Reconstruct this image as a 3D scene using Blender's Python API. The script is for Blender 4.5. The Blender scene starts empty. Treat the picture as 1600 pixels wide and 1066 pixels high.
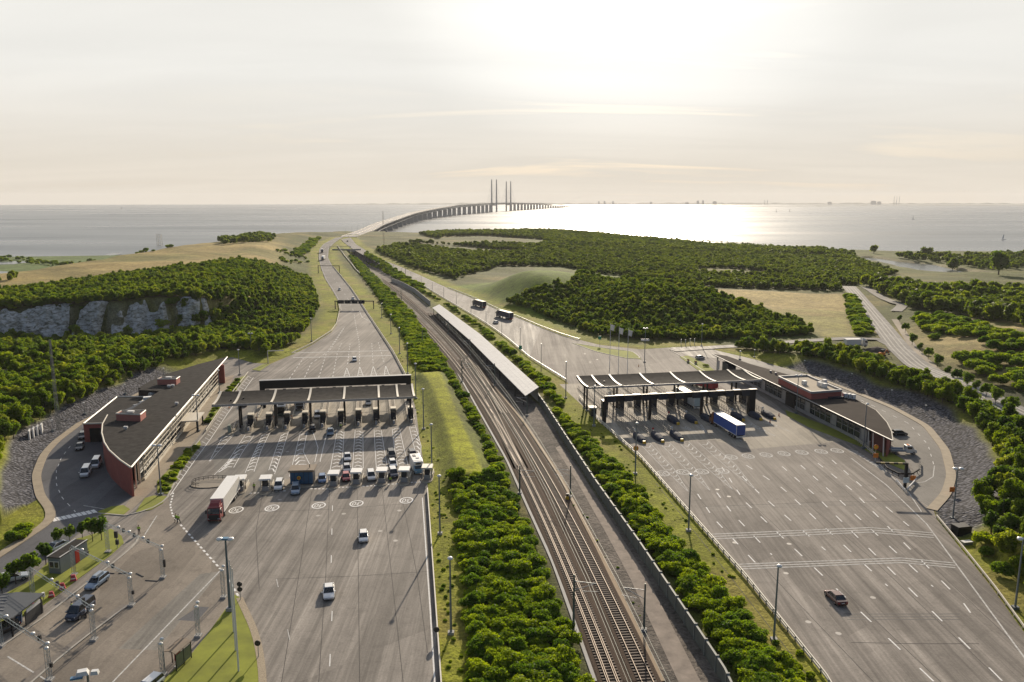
import bpy, bmesh, math, random
import numpy as np
from math import radians as R, sin, cos, tan, pi, sqrt, atan2
from mathutils import Vector, Matrix
from mathutils.geometry import tessellate_polygon
random.seed(7); RNG = np.random.default_rng(11)
SC = bpy.context.scene; COL = SC.collection

# ------------------------------------------------------------------ camera, sky, sun, exposure
CAMZ = 62.0; PITCH = R(10.0); FPX = 1244.0
cam = bpy.data.cameras.new('camera'); cam.sensor_width = 36; cam.lens = 36 * FPX / 1600
cam.clip_start = 0.5; cam.clip_end = 60000
camo = bpy.data.objects.new('camera', cam); COL.objects.link(camo)
camo.location = (0, 0, CAMZ); camo.rotation_euler = (pi / 2 - PITCH, 0, 0); SC.camera = camo
SUN_AZ = R(8.0); SUN_EL = R(20.0)          # azimuth to the right of +Y
W = bpy.data.worlds.new('World'); SC.world = W; W.use_nodes = True
nt = W.node_tree; nt.nodes.clear()
def N(tree, t, **kw):
    n = tree.nodes.new(t)
    for k, v in kw.items():
        if k.startswith('i_'):
            key = k[2:]; n.inputs[int(key) if key.isdigit() else key].default_value = v
        else: setattr(n, k, v)
    return n
def build_world():
    L = nt.links.new
    tc = N(nt, 'ShaderNodeTexCoord'); sep = N(nt, 'ShaderNodeSeparateXYZ'); L(tc.outputs['Generated'], sep.inputs[0])
    mx = N(nt, 'ShaderNodeMath', operation='MAXIMUM', i_1=0.004); L(sep.outputs['Z'], mx.inputs[0])
    cb = N(nt, 'ShaderNodeCombineXYZ'); L(sep.outputs['X'], cb.inputs[0]); L(sep.outputs['Y'], cb.inputs[1]); L(mx.outputs[0], cb.inputs[2])
    sky = N(nt, 'ShaderNodeTexSky', sky_type='NISHITA', sun_disc=False, sun_elevation=SUN_EL, sun_rotation=SUN_AZ,
            air_density=1.0, dust_density=3.0, ozone_density=1.2, altitude=60)
    L(cb.outputs[0], sky.inputs[0])
    # thin high cloud: a bright veil, thicker towards the horizon, streaked
    div = N(nt, 'ShaderNodeMath', operation='ADD', i_1=0.10); L(mx.outputs[0], div.inputs[0])
    dx = N(nt, 'ShaderNodeMath', operation='DIVIDE'); L(sep.outputs['X'], dx.inputs[0]); L(div.outputs[0], dx.inputs[1])
    dy = N(nt, 'ShaderNodeMath', operation='DIVIDE'); L(sep.outputs['Y'], dy.inputs[0]); L(div.outputs[0], dy.inputs[1])
    cv = N(nt, 'ShaderNodeCombineXYZ'); L(dx.outputs[0], cv.inputs[0]); L(dy.outputs[0], cv.inputs[1])
    n1 = N(nt, 'ShaderNodeTexNoise', i_Scale=0.75, i_Detail=7.0, i_Roughness=0.55, i_Distortion=0.6)
    mp = N(nt, 'ShaderNodeMapping'); mp.inputs['Scale'].default_value = (0.45, 1.3, 1); mp.inputs['Rotation'].default_value = (0, 0, 0.22)
    L(cv.outputs[0], mp.inputs[0]); L(mp.outputs[0], n1.inputs['Vector'])
    cr = N(nt, 'ShaderNodeMapRange', i_1=0.34, i_2=0.66, i_3=0.90, i_4=1.04); L(n1.outputs[0], cr.inputs[0])
    el = N(nt, 'ShaderNodeMapRange', interpolation_type='SMOOTHSTEP', i_1=0.22, i_2=0.62, i_3=1.0, i_4=0.15); L(mx.outputs[0], el.inputs[0])
    fac = N(nt, 'ShaderNodeMath', operation='MULTIPLY'); L(cr.outputs[0], fac.inputs[0]); L(el.outputs[0], fac.inputs[1])
    fac2 = N(nt, 'ShaderNodeMath', operation='MULTIPLY', i_1=1.06, use_clamp=True); L(fac.outputs[0], fac2.inputs[0])
    # veil colour: warm cream at the horizon, cooler white higher up
    vr = N(nt, 'ShaderNodeMapRange', interpolation_type='SMOOTHSTEP', i_1=0.0, i_2=0.16); L(mx.outputs[0], vr.inputs[0])
    vc = N(nt, 'ShaderNodeMix', data_type='RGBA'); vc.inputs[6].default_value = (5.9, 5.35, 4.55, 1); vc.inputs[7].default_value = (6.65, 6.55, 6.2, 1)
    L(vr.outputs[0], vc.inputs[0])
    # thin cloud lit from behind near the sun
    sd = N(nt, 'ShaderNodeVectorMath', operation='DOT_PRODUCT')
    sd.inputs[1].default_value = (sin(SUN_AZ) * cos(SUN_EL), cos(SUN_AZ) * cos(SUN_EL), sin(SUN_EL)); L(tc.outputs['Generated'], sd.inputs[0])
    gl = N(nt, 'ShaderNodeMapRange', interpolation_type='SMOOTHSTEP', i_1=0.945, i_2=1.0, i_3=1.0, i_4=1.35); L(sd.outputs['Value'], gl.inputs[0])
    vm = N(nt, 'ShaderNodeMix', data_type='RGBA', blend_type='MULTIPLY', i_0=1.0); L(vc.outputs[2], vm.inputs[6]); L(gl.outputs[0], vm.inputs[7])
    cb2 = N(nt, 'ShaderNodeMapRange', i_1=0.36, i_2=0.64, i_3=0.955, i_4=1.04); L(n1.outputs[0], cb2.inputs[0]); vs_ = N(nt, 'ShaderNodeMix', data_type='RGBA', blend_type='MULTIPLY', i_0=1.0); L(vm.outputs[2], vs_.inputs[6]); L(cb2.outputs[0], vs_.inputs[7]); vm = vs_
    bk = N(nt, 'ShaderNodeMapRange', interpolation_type='SMOOTHSTEP', i_1=-0.15, i_2=0.58, i_3=0.0, i_4=1.0); L(sd.outputs['Value'], bk.inputs[0])
    bc = N(nt, 'ShaderNodeMix', data_type='RGBA'); bc.inputs[6].default_value = (0.21, 0.26, 0.36, 1); bc.inputs[7].default_value = (1, 1, 1, 1); L(bk.outputs[0], bc.inputs[0])
    vm2 = N(nt, 'ShaderNodeMix', data_type='RGBA', blend_type='MULTIPLY', i_0=1.0); L(vm.outputs[2], vm2.inputs[6]); L(bc.outputs[2], vm2.inputs[7]); vm = vm2
    mix = N(nt, 'ShaderNodeMix', data_type='RGBA'); L(fac2.outputs[0], mix.inputs[0]); L(sky.outputs[0], mix.inputs[6]); L(vm.outputs[2], mix.inputs[7])
    bg = N(nt, 'ShaderNodeBackground', i_Strength=0.10); L(mix.outputs[2], bg.inputs[0])
    out = N(nt, 'ShaderNodeOutputWorld'); L(bg.outputs[0], out.inputs[0])
build_world()
sun = bpy.data.lights.new('sun', 'SUN'); sun.energy = 5.0; sun.angle = R(0.6); sun.color = (1.0, 0.86, 0.68)
suno = bpy.data.objects.new('sun', sun); COL.objects.link(suno)
suno.rotation_euler = (pi / 2 - SUN_EL, 0, pi - SUN_AZ)
suno.location = (0, 0, 300)
SC.view_settings.view_transform = 'Standard'; SC.view_settings.look = 'None'; SC.view_settings.gamma = 1; SC.view_settings.exposure = 0.38
SC.render.engine = 'CYCLES'
SC.cycles.max_bounces = 6; SC.cycles.diffuse_bounces = 2; SC.cycles.glossy_bounces = 2; SC.cycles.transmission_bounces = 3
SC.cycles.transparent_max_bounces = 6; SC.cycles.volume_bounces = 0
SC.cycles.caustics_reflective = False; SC.cycles.caustics_refractive = False
SC.cycles.use_denoising = True

# ------------------------------------------------------------------ photo pixel -> place on the ground
SP, CP = sin(PITCH), cos(PITCH)
def ray(px, py):
    v = (py - 533.0) / FPX
    return (px - 800.0) / FPX, CP - v * SP, -(SP + v * CP)      # direction with unit depth
def smooth(t):
    t = np.clip(t, 0, 1); return t * t * (3 - 2 * t)
def base(y): return 8.0 * smooth((np.asarray(y, float) - 520) / 800.0)
def G(px, py, z=None):
    """ground point under a pixel; z=None means the land's gentle rise"""
    dx, dy, dz = ray(px, py)
    zz = 0.0 if z is None else z
    for _ in range(25 if z is None else 1):
        t = (zz - CAMZ) / dz
        if z is None: zz = 0.5 * zz + 0.5 * float(base(t * dy))
    t = (zz - CAMZ) / dz
    return Vector((dx * t, dy * t, zz))
def PX(lst, z=None): return [tuple(G(a, b, z)[:2]) for a, b in lst]
def height_at(p, py):
    """height of the point above ground point p that shows at image row py"""
    d = ray(800, py); return CAMZ + d[2] * p[1] / d[1]

# ------------------------------------------------------------------ materials
MATS = {}
def mat(name, col, rough=0.6, metal=0.0, var=0.12, scale=1.5, spec=0.5, bump=0.0, emit=None, trans=0.0, coat=0.0):
    if name in MATS: return MATS[name]
    m = bpy.data.materials.new(name); m.use_nodes = True; t = m.node_tree; b = t.nodes['Principled BSDF']; L = t.links.new
    b.inputs['Roughness'].default_value = rough; b.inputs['Metallic'].default_value = metal
    b.inputs['Specular IOR Level'].default_value = spec; b.inputs['Coat Weight'].default_value = coat
    tc = N(t, 'ShaderNodeTexCoord'); nz = N(t, 'ShaderNodeTexNoise', i_Scale=scale, i_Detail=5.0, i_Roughness=0.6); L(tc.outputs['Object'], nz.inputs['Vector'])
    mr = N(t, 'ShaderNodeMapRange', i_1=0.25, i_2=0.75, i_3=1 - var, i_4=1 + var); L(nz.outputs[0], mr.inputs[0])
    mx = N(t, 'ShaderNodeMix', data_type='RGBA', blend_type='MULTIPLY', i_0=1.0); mx.inputs[6].default_value = (*col, 1); L(mr.outputs[0], mx.inputs[7])
    L(mx.outputs[2], b.inputs['Base Color'])
    if bump:
        bp = N(t, 'ShaderNodeBump', i_Strength=bump, i_Distance=0.05); L(nz.outputs[0], bp.inputs['Height']); L(bp.outputs[0], b.inputs['Normal'])
    if emit: b.inputs['Emission Color'].default_value = (*emit, 1); b.inputs['Emission Strength'].default_value = 1
    MATS[name] = m; return m
def asphalt(name, col, dirx=(-0.17, 0.985), streak=0.46, rough=0.74):
    m = bpy.data.materials.new(name); m.use_nodes = True; t = m.node_tree; b = t.nodes['Principled BSDF']; L = t.links.new; b.inputs['Specular IOR Level'].default_value = 0.10
    geo = N(t, 'ShaderNodeNewGeometry')
    def noise(scale, det=4, rot=0, stretch=(1, 1, 1), rough=0.6):
        mp = N(t, 'ShaderNodeMapping'); mp.inputs['Rotation'].default_value = (0, 0, rot); mp.inputs['Scale'].default_value = stretch
        L(geo.outputs['Position'], mp.inputs[0]); n = N(t, 'ShaderNodeTexNoise', i_Scale=scale, i_Detail=float(det), i_Roughness=rough); L(mp.outputs[0], n.inputs['Vector']); return n
    a = atan2(-dirx[0], dirx[1])
    s = noise(0.42, 5, -a, (1, 0.03, 1), 0.7); p = noise(0.06, 5); f = noise(3.0, 6, rough=0.75); st = noise(0.35, 6, rough=0.8); s2 = noise(1.6, 3, -a, (1, 0.02, 1))
    # old repairs: large rectangles of other ages
    mpv = N(t, 'ShaderNodeMapping'); mpv.inputs['Rotation'].default_value = (0, 0, -a); mpv.inputs['Scale'].default_value = (0.10, 0.022, 1); L(geo.outputs['Position'], mpv.inputs[0])
    vo = N(t, 'ShaderNodeTexVoronoi', distance='CHEBYCHEV', i_Scale=1.0, i_Randomness=0.9); L(mpv.outputs[0], vo.inputs['Vector'])
    sepv = N(t, 'ShaderNodeSeparateColor'); L(vo.outputs['Color'], sepv.inputs[0])
    # fine dark cracks
    vc = N(t, 'ShaderNodeTexVoronoi', feature='DISTANCE_TO_EDGE', i_Scale=0.07)
    mpc = noise(0.4, 3); vadd = N(t, 'ShaderNodeMixRGB', blend_type='ADD', i_0=0.6) if False else None
    L(geo.outputs['Position'], vc.inputs['Vector'])
    crk = N(t, 'ShaderNodeMapRange', i_1=0.0, i_2=0.004, i_3=0.92, i_4=1.0); L(vc.outputs['Distance'], crk.inputs[0])
    def mr(n, lo, hi, a0=0.3, a1=0.7, out=0):
        k = N(t, 'ShaderNodeMapRange', i_1=a0, i_2=a1, i_3=lo, i_4=hi); L(n.outputs[out], k.inputs[0]); return k
    acc = None
    for k in (mr(s, 1 - streak, 1 + streak), mr(p, 0.82, 1.18), mr(f, 0.80, 1.20), mr(st, 0.70, 1.06, 0.25, 0.5), mr(s2, 1 - streak * .5, 1 + streak * .5), mr(sepv, 0.84, 1.12, 0, 1), crk):
        if acc is None: acc = k
        else:
            q = N(t, 'ShaderNodeMath', operation='MULTIPLY'); L(acc.outputs[0], q.inputs[0]); L(k.outputs[0], q.inputs[1]); acc = q
    mx = N(t, 'ShaderNodeMix', data_type='RGBA', blend_type='MULTIPLY', i_0=1.0); mx.inputs[6].default_value = (*col, 1); L(acc.outputs[0], mx.inputs[7])
    L(mx.outputs[2], b.inputs['Base Color'])
    rr = mr(s, rough - 0.1, rough + 0.12); L(rr.outputs[0], b.inputs['Roughness'])
    bp = N(t, 'ShaderNodeBump', i_Strength=0.25, i_Distance=0.02); L(f.outputs[0], bp.inputs['Height']); L(bp.outputs[0], b.inputs['Normal'])
    MATS[name] = m; return m
def paint(name, col, rough=0.85, wear=0.35):
    m = bpy.data.materials.new(name); m.use_nodes = True; t = m.node_tree; b = t.nodes['Principled BSDF']; L = t.links.new
    geo = N(t, 'ShaderNodeNewGeometry'); n = N(t, 'ShaderNodeTexNoise', i_Scale=1.7, i_Detail=6.0, i_Roughness=0.75); L(geo.outputs['Position'], n.inputs['Vector'])
    k = N(t, 'ShaderNodeMapRange', i_1=0.42, i_2=0.62, i_3=0, i_4=wear); L(n.outputs[0], k.inputs[0])
    mx = N(t, 'ShaderNodeMix', data_type='RGBA'); mx.inputs[6].default_value = (*col, 1); mx.inputs[7].default_value = (0.16, 0.155, 0.15, 1); L(k.outputs[0], mx.inputs[0])
    L(mx.outputs[2], b.inputs['Base Color']); b.inputs['Roughness'].default_value = rough; b.inputs['Specular IOR Level'].default_value = 0.12
    MATS[name] = m; return m
def leaf_mat(name, col, col2, trans=0.38):
    k = 1.0
    m = bpy.data.materials.new(name); m.use_nodes = True; t = m.node_tree; b = t.nodes['Principled BSDF']; L = t.links.new
    at = N(t, 'ShaderNodeAttribute', attribute_name='tint'); oi = N(t, 'ShaderNodeObjectInfo')
    ad = N(t, 'ShaderNodeMath', operation='MULTIPLY_ADD', i_1=0.55, i_2=0.0); L(oi.outputs['Random'], ad.inputs[0]); 
    geo = N(t, 'ShaderNodeNewGeometry'); nz = N(t, 'ShaderNodeTexNoise', i_Scale=0.035, i_Detail=3.0); L(geo.outputs['Position'], nz.inputs['Vector'])
    a2 = N(t, 'ShaderNodeMath', operation='MULTIPLY_ADD', i_1=0.5); L(at.outputs['Fac'], a2.inputs[0]); L(ad.outputs[0], a2.inputs[2])
    a3 = N(t, 'ShaderNodeMath', operation='MULTIPLY_ADD', i_1=1.1); L(nz.outputs[0], a3.inputs[0]); L(a2.outputs[0], a3.inputs[2])
    a4 = N(t, 'ShaderNodeMath', operation='SUBTRACT', i_1=0.55, use_clamp=True); L(a3.outputs[0], a4.inputs[0])
    mx = N(t, 'ShaderNodeMix', data_type='RGBA'); mx.inputs[6].default_value = (*col, 1); mx.inputs[7].default_value = (*col2, 1); L(a4.outputs[0], mx.inputs[0])
    L(mx.outputs[2], b.inputs['Base Color']); b.inputs['Roughness'].default_value = 0.6; b.inputs['Specular IOR Level'].default_value = 0.08
    tr = N(t, 'ShaderNodeBsdfTranslucent'); gm = N(t, 'ShaderNodeMix', data_type='RGBA', blend_type='MULTIPLY', i_0=1.0); gm.inputs[7].default_value = (1.7, 1.65, 0.5, 1)
    L(mx.outputs[2], gm.inputs[6]); L(gm.outputs[2], tr.inputs[0])
    ms = N(t, 'ShaderNodeMixShader', i_0=trans); L(b.outputs[0], ms.inputs[1]); L(tr.outputs[0], ms.inputs[2])
    L(ms.outputs[0], t.nodes['Material Output'].inputs[0]); MATS[name] = m; return m

# ------------------------------------------------------------------ mesh builder
class MB:
    def __init__(s): s.v = []; s.f = []; s.m = []; s.mats = []
    def mi(s, m):
        if m not in s.mats: s.mats.append(m)
        return s.mats.index(m)
    def add(s, vs, fs, m):
        o = len(s.v); s.v += [tuple(v) for v in vs]; k = s.mi(m)
        for f in fs: s.f.append([o + i for i in f]); s.m.append(k)
        return s
    def box(s, c, d, m, rz=0.0, taper=(1, 1), rx=0.0):
        """box with bottom-centre c and size d; taper scales the top"""
        x, y, z = d[0] / 2, d[1] / 2, d[2]; a, b = taper
        vs = [(-x, -y, 0), (x, -y, 0), (x, y, 0), (-x, y, 0), (-x * a, -y * b, z), (x * a, -y * b, z), (x * a, y * b, z), (-x * a, y * b, z)]
        M = Matrix.Translation(c) @ Matrix.Rotation(rz, 4, 'Z') @ Matrix.Rotation(rx, 4, 'X')
        return s.add([M @ Vector(v) for v in vs], [(0, 3, 2, 1), (4, 5, 6, 7), (0, 1, 5, 4), (1, 2, 6, 5), (2, 3, 7, 6), (3, 0, 4, 7)], m)
    def cyl(s, p, q, r, m, n=8, r2=None):
        p, q = Vector(p), Vector(q); r2 = r if r2 is None else r2; d = (q - p).normalized()
        a = d.orthogonal().normalized(); b = d.cross(a)
        ring = lambda c, rr: [c + rr * (cos(2 * pi * i / n) * a + sin(2 * pi * i / n) * b) for i in range(n)]
        return s.add(ring(p, r) + ring(q, r2), [(i, (i + 1) % n, n + (i + 1) % n, n + i) for i in range(n)] + [tuple(range(n - 1, -1, -1)), tuple(range(n, 2 * n))], m)
    def tube(s, pts, r, m, n=6):
        for a, b in zip(pts[:-1], pts[1:]): s.cyl(a, b, r, m, n)
        return s
    def prism(s, poly, z0, z1, m, mtop=None):
        """vertical prism over a plan polygon; z may be numbers or lists"""
        n = len(poly); a = sum(poly[i][0] * poly[(i + 1) % n][1] - poly[(i + 1) % n][0] * poly[i][1] for i in range(n))
        if a < 0: poly = poly[::-1]; z0 = z0[::-1] if isinstance(z0, list) else z0; z1 = z1[::-1] if isinstance(z1, list) else z1
        Z0 = z0 if isinstance(z0, list) else [z0] * n; Z1 = z1 if isinstance(z1, list) else [z1] * n
        lo = [(p[0], p[1], z) for p, z in zip(poly, Z0)]; hi = [(p[0], p[1], z) for p, z in zip(poly, Z1)]
        tri = tessellate_polygon([[Vector((p[0], p[1], 0)) for p in poly]])
        def up(t):
            A, B, C = [poly[i] for i in t]; return t if (B[0]-A[0])*(C[1]-A[1]) - (B[1]-A[1])*(C[0]-A[0]) > 0 else t[::-1]
        tri = [up(tuple(t)) for t in tri]
        s.add(lo + hi, [(i, (i + 1) % n, n + (i + 1) % n, n + i) for i in range(n)] + [t[::-1] for t in tri], m)
        return s.add(hi, tri, mtop or m)
    def sheet(s, poly, z, m):
        n = len(poly); tri = tessellate_polygon([[Vector((p[0], p[1], 0)) for p in poly]]); out = []
        for t in tri:
            A, B, C = [poly[i] for i in t]; out.append(tuple(t) if (B[0]-A[0])*(C[1]-A[1]) - (B[1]-A[1])*(C[0]-A[0]) > 0 else tuple(t)[::-1])
        return s.add([(p[0], p[1], z) for p in poly], out, m)
    def ribbon(s, A, B, m):
        """quads between two equally long 3-D polylines (A left, B right)"""
        n = len(A); return s.add(list(A) + list(B), [(i, n + i, n + i + 1, i + 1) for i in range(n - 1)], m)
    def sphere(s, c, r, m, n=10, k=6, sz=1.0):
        vs = [(c[0], c[1], c[2] - r * sz)]; fs = []
        for j in range(1, k):
            a = pi * j / k
            vs += [(c[0] + r * sin(a) * cos(2 * pi * i / n), c[1] + r * sin(a) * sin(2 * pi * i / n), c[2] - r * sz * cos(a)) for i in range(n)]
        vs.append((c[0], c[1], c[2] + r * sz)); T = len(vs) - 1
        for i in range(n):
            fs.append((0, 1 + (i + 1) % n, 1 + i)); fs.append((T, 1 + (k - 2) * n + i, 1 + (k - 2) * n + (i + 1) % n))
            for j in range(k - 2): fs.append((1 + j * n + i, 1 + j * n + (i + 1) % n, 1 + (j + 1) * n + (i + 1) % n, 1 + (j + 1) * n + i))
        return s.add(vs, fs, m)
    def mesh(s, name, smooth_=False):
        me = bpy.data.meshes.new(name); me.from_pydata(s.v, [], s.f); me.update()
        for m in s.mats: me.materials.append(m)
        me.polygons.foreach_set('material_index', s.m)
        if smooth_: me.polygons.foreach_set('use_smooth', [True] * len(me.polygons))
        return me
    def obj(s, name, parent=None, loc=(0, 0, 0), rz=0, smooth_=False, bevel=0):
        o = bpy.data.objects.new(name, s.mesh(name, smooth_)); COL.objects.link(o); o.location = loc; o.rotation_euler = (0, 0, rz)
        if parent: o.parent = parent
        if bevel:
            b = o.modifiers.new('bevel', 'BEVEL'); b.width = bevel; b.segments = 2; b.limit_method = 'ANGLE'; b.angle_limit = R(35)
        return o
def tag(o, label, cat, group=None, kind=None):
    o['label'] = label; o['category'] = cat
    if group: o['group'] = group
    if kind: o['kind'] = kind
    return o
def thing(name, label, cat, loc=(0, 0, 0), rz=0, group=None):
    o = bpy.data.objects.new(name, None); COL.objects.link(o); o.location = loc; o.rotation_euler = (0, 0, rz); o.empty_display_size = 0.5
    return tag(o, label, cat, group)
def struct(o): o['kind'] = 'structure'; return o
def copy_tree(o, parent=None):
    c = o.copy(); COL.objects.link(c)
    if parent: c.parent = parent
    for ch in o.children: copy_tree(ch, c)
    return c
class Frame:
    """local plan frame: a across the lanes, b along them (away from the camera)"""
    def __init__(s, o, deg): s.o = o; s.r = R(deg); s.u = (cos(s.r), sin(s.r)); s.w = (-sin(s.r), cos(s.r))
    def p(s, a, b, z=0): return Vector((s.o[0] + a * s.u[0] + b * s.w[0], s.o[1] + a * s.u[1] + b * s.w[1], z))
    def inv(s, q): x, y = q[0] - s.o[0], q[1] - s.o[1]; return x * s.u[0] + y * s.u[1], x * s.w[0] + y * s.w[1]
LF = Frame((-60.0, 215.6), 10.0)       # left toll: origin under its canopy
RF = Frame((48.0, 237.5), 10.5)        # right toll
# ------------------------------------------------------------------ the land: outlines
PAVE_L = PX([(-60, 1120), (693, 1120), (690, 1066), (668, 757), (656, 690), (650, 640), (634, 588), (615, 552), (592, 517), (572, 486), (569, 479), (528.4, 470), (531, 485), (526, 507.6), (518, 519), (485.6, 540), (456, 554.7), (422, 569), (395, 567), (362, 558), (300, 578), (262, 594), (185, 632), (126, 662), (87, 691), (68, 712), (56, 743), (63, 777), (80, 796), (78, 815), (0, 868), (-60, 905)], 0)
PAVE_R = PX([(1330, 1120), (1295, 1066), (1165, 905), (1000, 715), (936, 659), (885, 596), (827, 559), (812.6, 497.4), (846, 512), (879, 524.5), (937, 539), (1000, 546), (1048, 543), (1093, 541), (1125, 549), (1180, 562), (1264, 586), (1343, 617), (1395, 638), (1448, 667), (1477, 704), (1487, 743), (1479, 772), (1458, 796), (1464, 811.6), (1506, 863), (1553, 922.5), (1600, 988), (1690, 1120)], 0)
RAIL = PX([(945, 1120), (927, 1066), (860, 880), (820, 790), (790, 720), (745, 640), (700, 560), (640, 480), (585, 425), (546, 392), (556, 388), (575, 400), (600, 420), (640, 455), (680, 488), (740, 530), (825, 618), (850, 640), (880, 690), (930, 770), (1000, 864), (1132, 1066), (1165, 1120)])
ROAD_LE = [(531, 485), (528.4, 470), (518, 452), (508, 436.6), (501.4, 418.5), (498, 405), (498.6, 390), (505, 382), (513.8, 377), (525, 371.5)]
ROAD_LR = [(573, 487), (569, 479), (558, 464), (547.6, 450), (533, 432), (519.4, 416), (512.7, 403), (513.8, 389), (521, 381), (529.5, 374.6), (538, 370)]
ROAD_RL = [(827, 559), (793.5, 530), (760, 506), (737, 492), (700, 470.4), (659, 445.6), (626.4, 430), (592.6, 413), (558.8, 394), (547.6, 387), (536, 378), (533, 374)]
ROAD_RR = [(846, 512), (812.6, 497.4), (785.6, 487.3), (763, 477), (733.8, 463.6), (700, 450.7), (660, 432), (626.4, 417.4), (592.6, 404), (573.5, 392.7), (556.6, 382.5), (547.6, 371.5)]
POLY_RL = PX(ROAD_LE + ROAD_LR[::-1]); POLY_RR = PX(ROAD_RL + ROAD_RR[::-1])
LE = np.array(PX([(693, 1120)] , 0)[:0] + PX([(62, 777), (56, 743), (87, 691), (126, 662), (185, 632), (262, 594), (362, 558), (456, 554.7), (485, 540), (518, 519), (528, 500)], 0) + PX(ROAD_LE))
LE = LE[np.argsort(LE[:, 1])]
RE = np.array(PX([(1600, 988), (1506, 863), (1458, 796), (1487, 743), (1477, 704), (1448, 667), (1395, 638), (1343, 617), (1264, 586), (1125, 549)], 0)[:0] + PX(ROAD_RR + [(879, 524.5)]))
RE = RE[np.argsort(RE[:, 1])]
MOUND_C = (14.0, 512.0)
LAND = [(-3000, 900), (-1200, 980), (-700, 1040), (-450, 1100), (-390, 1230), (-320, 1370), (-285, 1440), (-262, 1465), (-215, 1455), (-120, 1440), (100, 1440), (230, 1370), (310, 1250), (400, 1150), (560, 1120), (800, 1100), (1500, 1060), (3000, 1000), (3000, -300), (-3000, -300)]
BERM = PX([(660, 582), (686, 580), (693, 594), (717, 653), (755, 738), (718, 739), (708, 700), (695, 653), (671, 594)], 1.9)
LAGOON = PX([(1346, 405), (1362, 403), (1400, 409), (1460, 415), (1500, 424), (1540, 432), (1490, 431), (1440, 425), (1400, 416)], -7.6)
FIELD_R = PX([(1095, 452), (1200, 455), (1318, 459), (1330, 480), (1325, 508), (1345, 528), (1290, 532), (1260, 515), (1190, 480)], 0)
ROAD_E = PX([(1326, 447), (1345, 470), (1372, 503), (1405, 545), (1440, 578), (1500, 620), (1560, 654), (1640, 697)], 0)
STRIP_M = PX([(748, 1150), (735, 1066), (730, 1000), (722, 900), (712, 800), (703, 744), (756, 740), (772, 738), (754, 690), (722, 630), (694, 580), (660, 582), (646, 570), (637, 540), (622, 510), (604, 488), (585, 455), (560, 425), (546, 405), (556, 407), (600, 448), (640, 488), (700, 575), (743, 652), (784, 732), (812, 800), (848, 885), (914, 1066), (935, 1150)], 0)
STRIP_R = PX([(1190, 1150), (1152, 1066), (1016, 866), (942, 765), (892, 690), (862, 640), (850, 625), (872, 640), (905, 672), (950, 715), (990, 752), (1050, 835), (1128, 925), (1208, 1010), (1260, 1066), (1310, 1150)], 0)
STRIP_S = PX([(640, 447), (690, 473), (740, 508), (800, 560), (838, 598), (858, 622), (880, 640), (868, 612), (806, 556), (756, 515), (700, 478), (650, 450)], 0)
def sd(P, poly):
    """distance to a polygon's edge, positive inside; P (n,2)"""
    P = np.asarray(P, float); d2 = np.full(len(P), 1e18); ins = np.zeros(len(P), bool); n = len(poly)
    for i in range(n):
        a = np.array(poly[i]); b = np.array(poly[(i + 1) % n]); ab = b - a; ap = P - a
        t = np.clip((ap @ ab) / max(ab @ ab, 1e-9), 0, 1); q = ap - t[:, None] * ab; d2 = np.minimum(d2, (q * q).sum(1))
        c = (a[1] > P[:, 1]) != (b[1] > P[:, 1])
        if abs(b[1] - a[1]) > 1e-12: ins ^= c & (P[:, 0] < (b[0] - a[0]) * (P[:, 1] - a[1]) / (b[1] - a[1]) + a[0])
    return np.where(ins, 1, -1) * np.sqrt(d2)
def dist_line(P, line):
    P = np.asarray(P, float); d2 = np.full(len(P), 1e18)
    for a, b in zip(line[:-1], line[1:]):
        a = np.array(a); b = np.array(b); ab = b - a; ap = P - a; t = np.clip((ap @ ab) / (ab @ ab), 0, 1); q = ap - t[:, None] * ab; d2 = np.minimum(d2, (q * q).sum(1))
    return np.sqrt(d2)
def wob(x, y, s, k=0):
    """cheap smooth noise in -1..1"""
    return (np.sin(x / s + 1.7 * np.sin(y / (s * 1.31) + k) + k) + np.sin(y / (s * 0.83) + 1.3 * np.sin(x / (s * 1.13) + 2 * k)) + 0.6 * np.sin((x + y) / (s * 0.47) + 3 * k)) / 2.6
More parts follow.
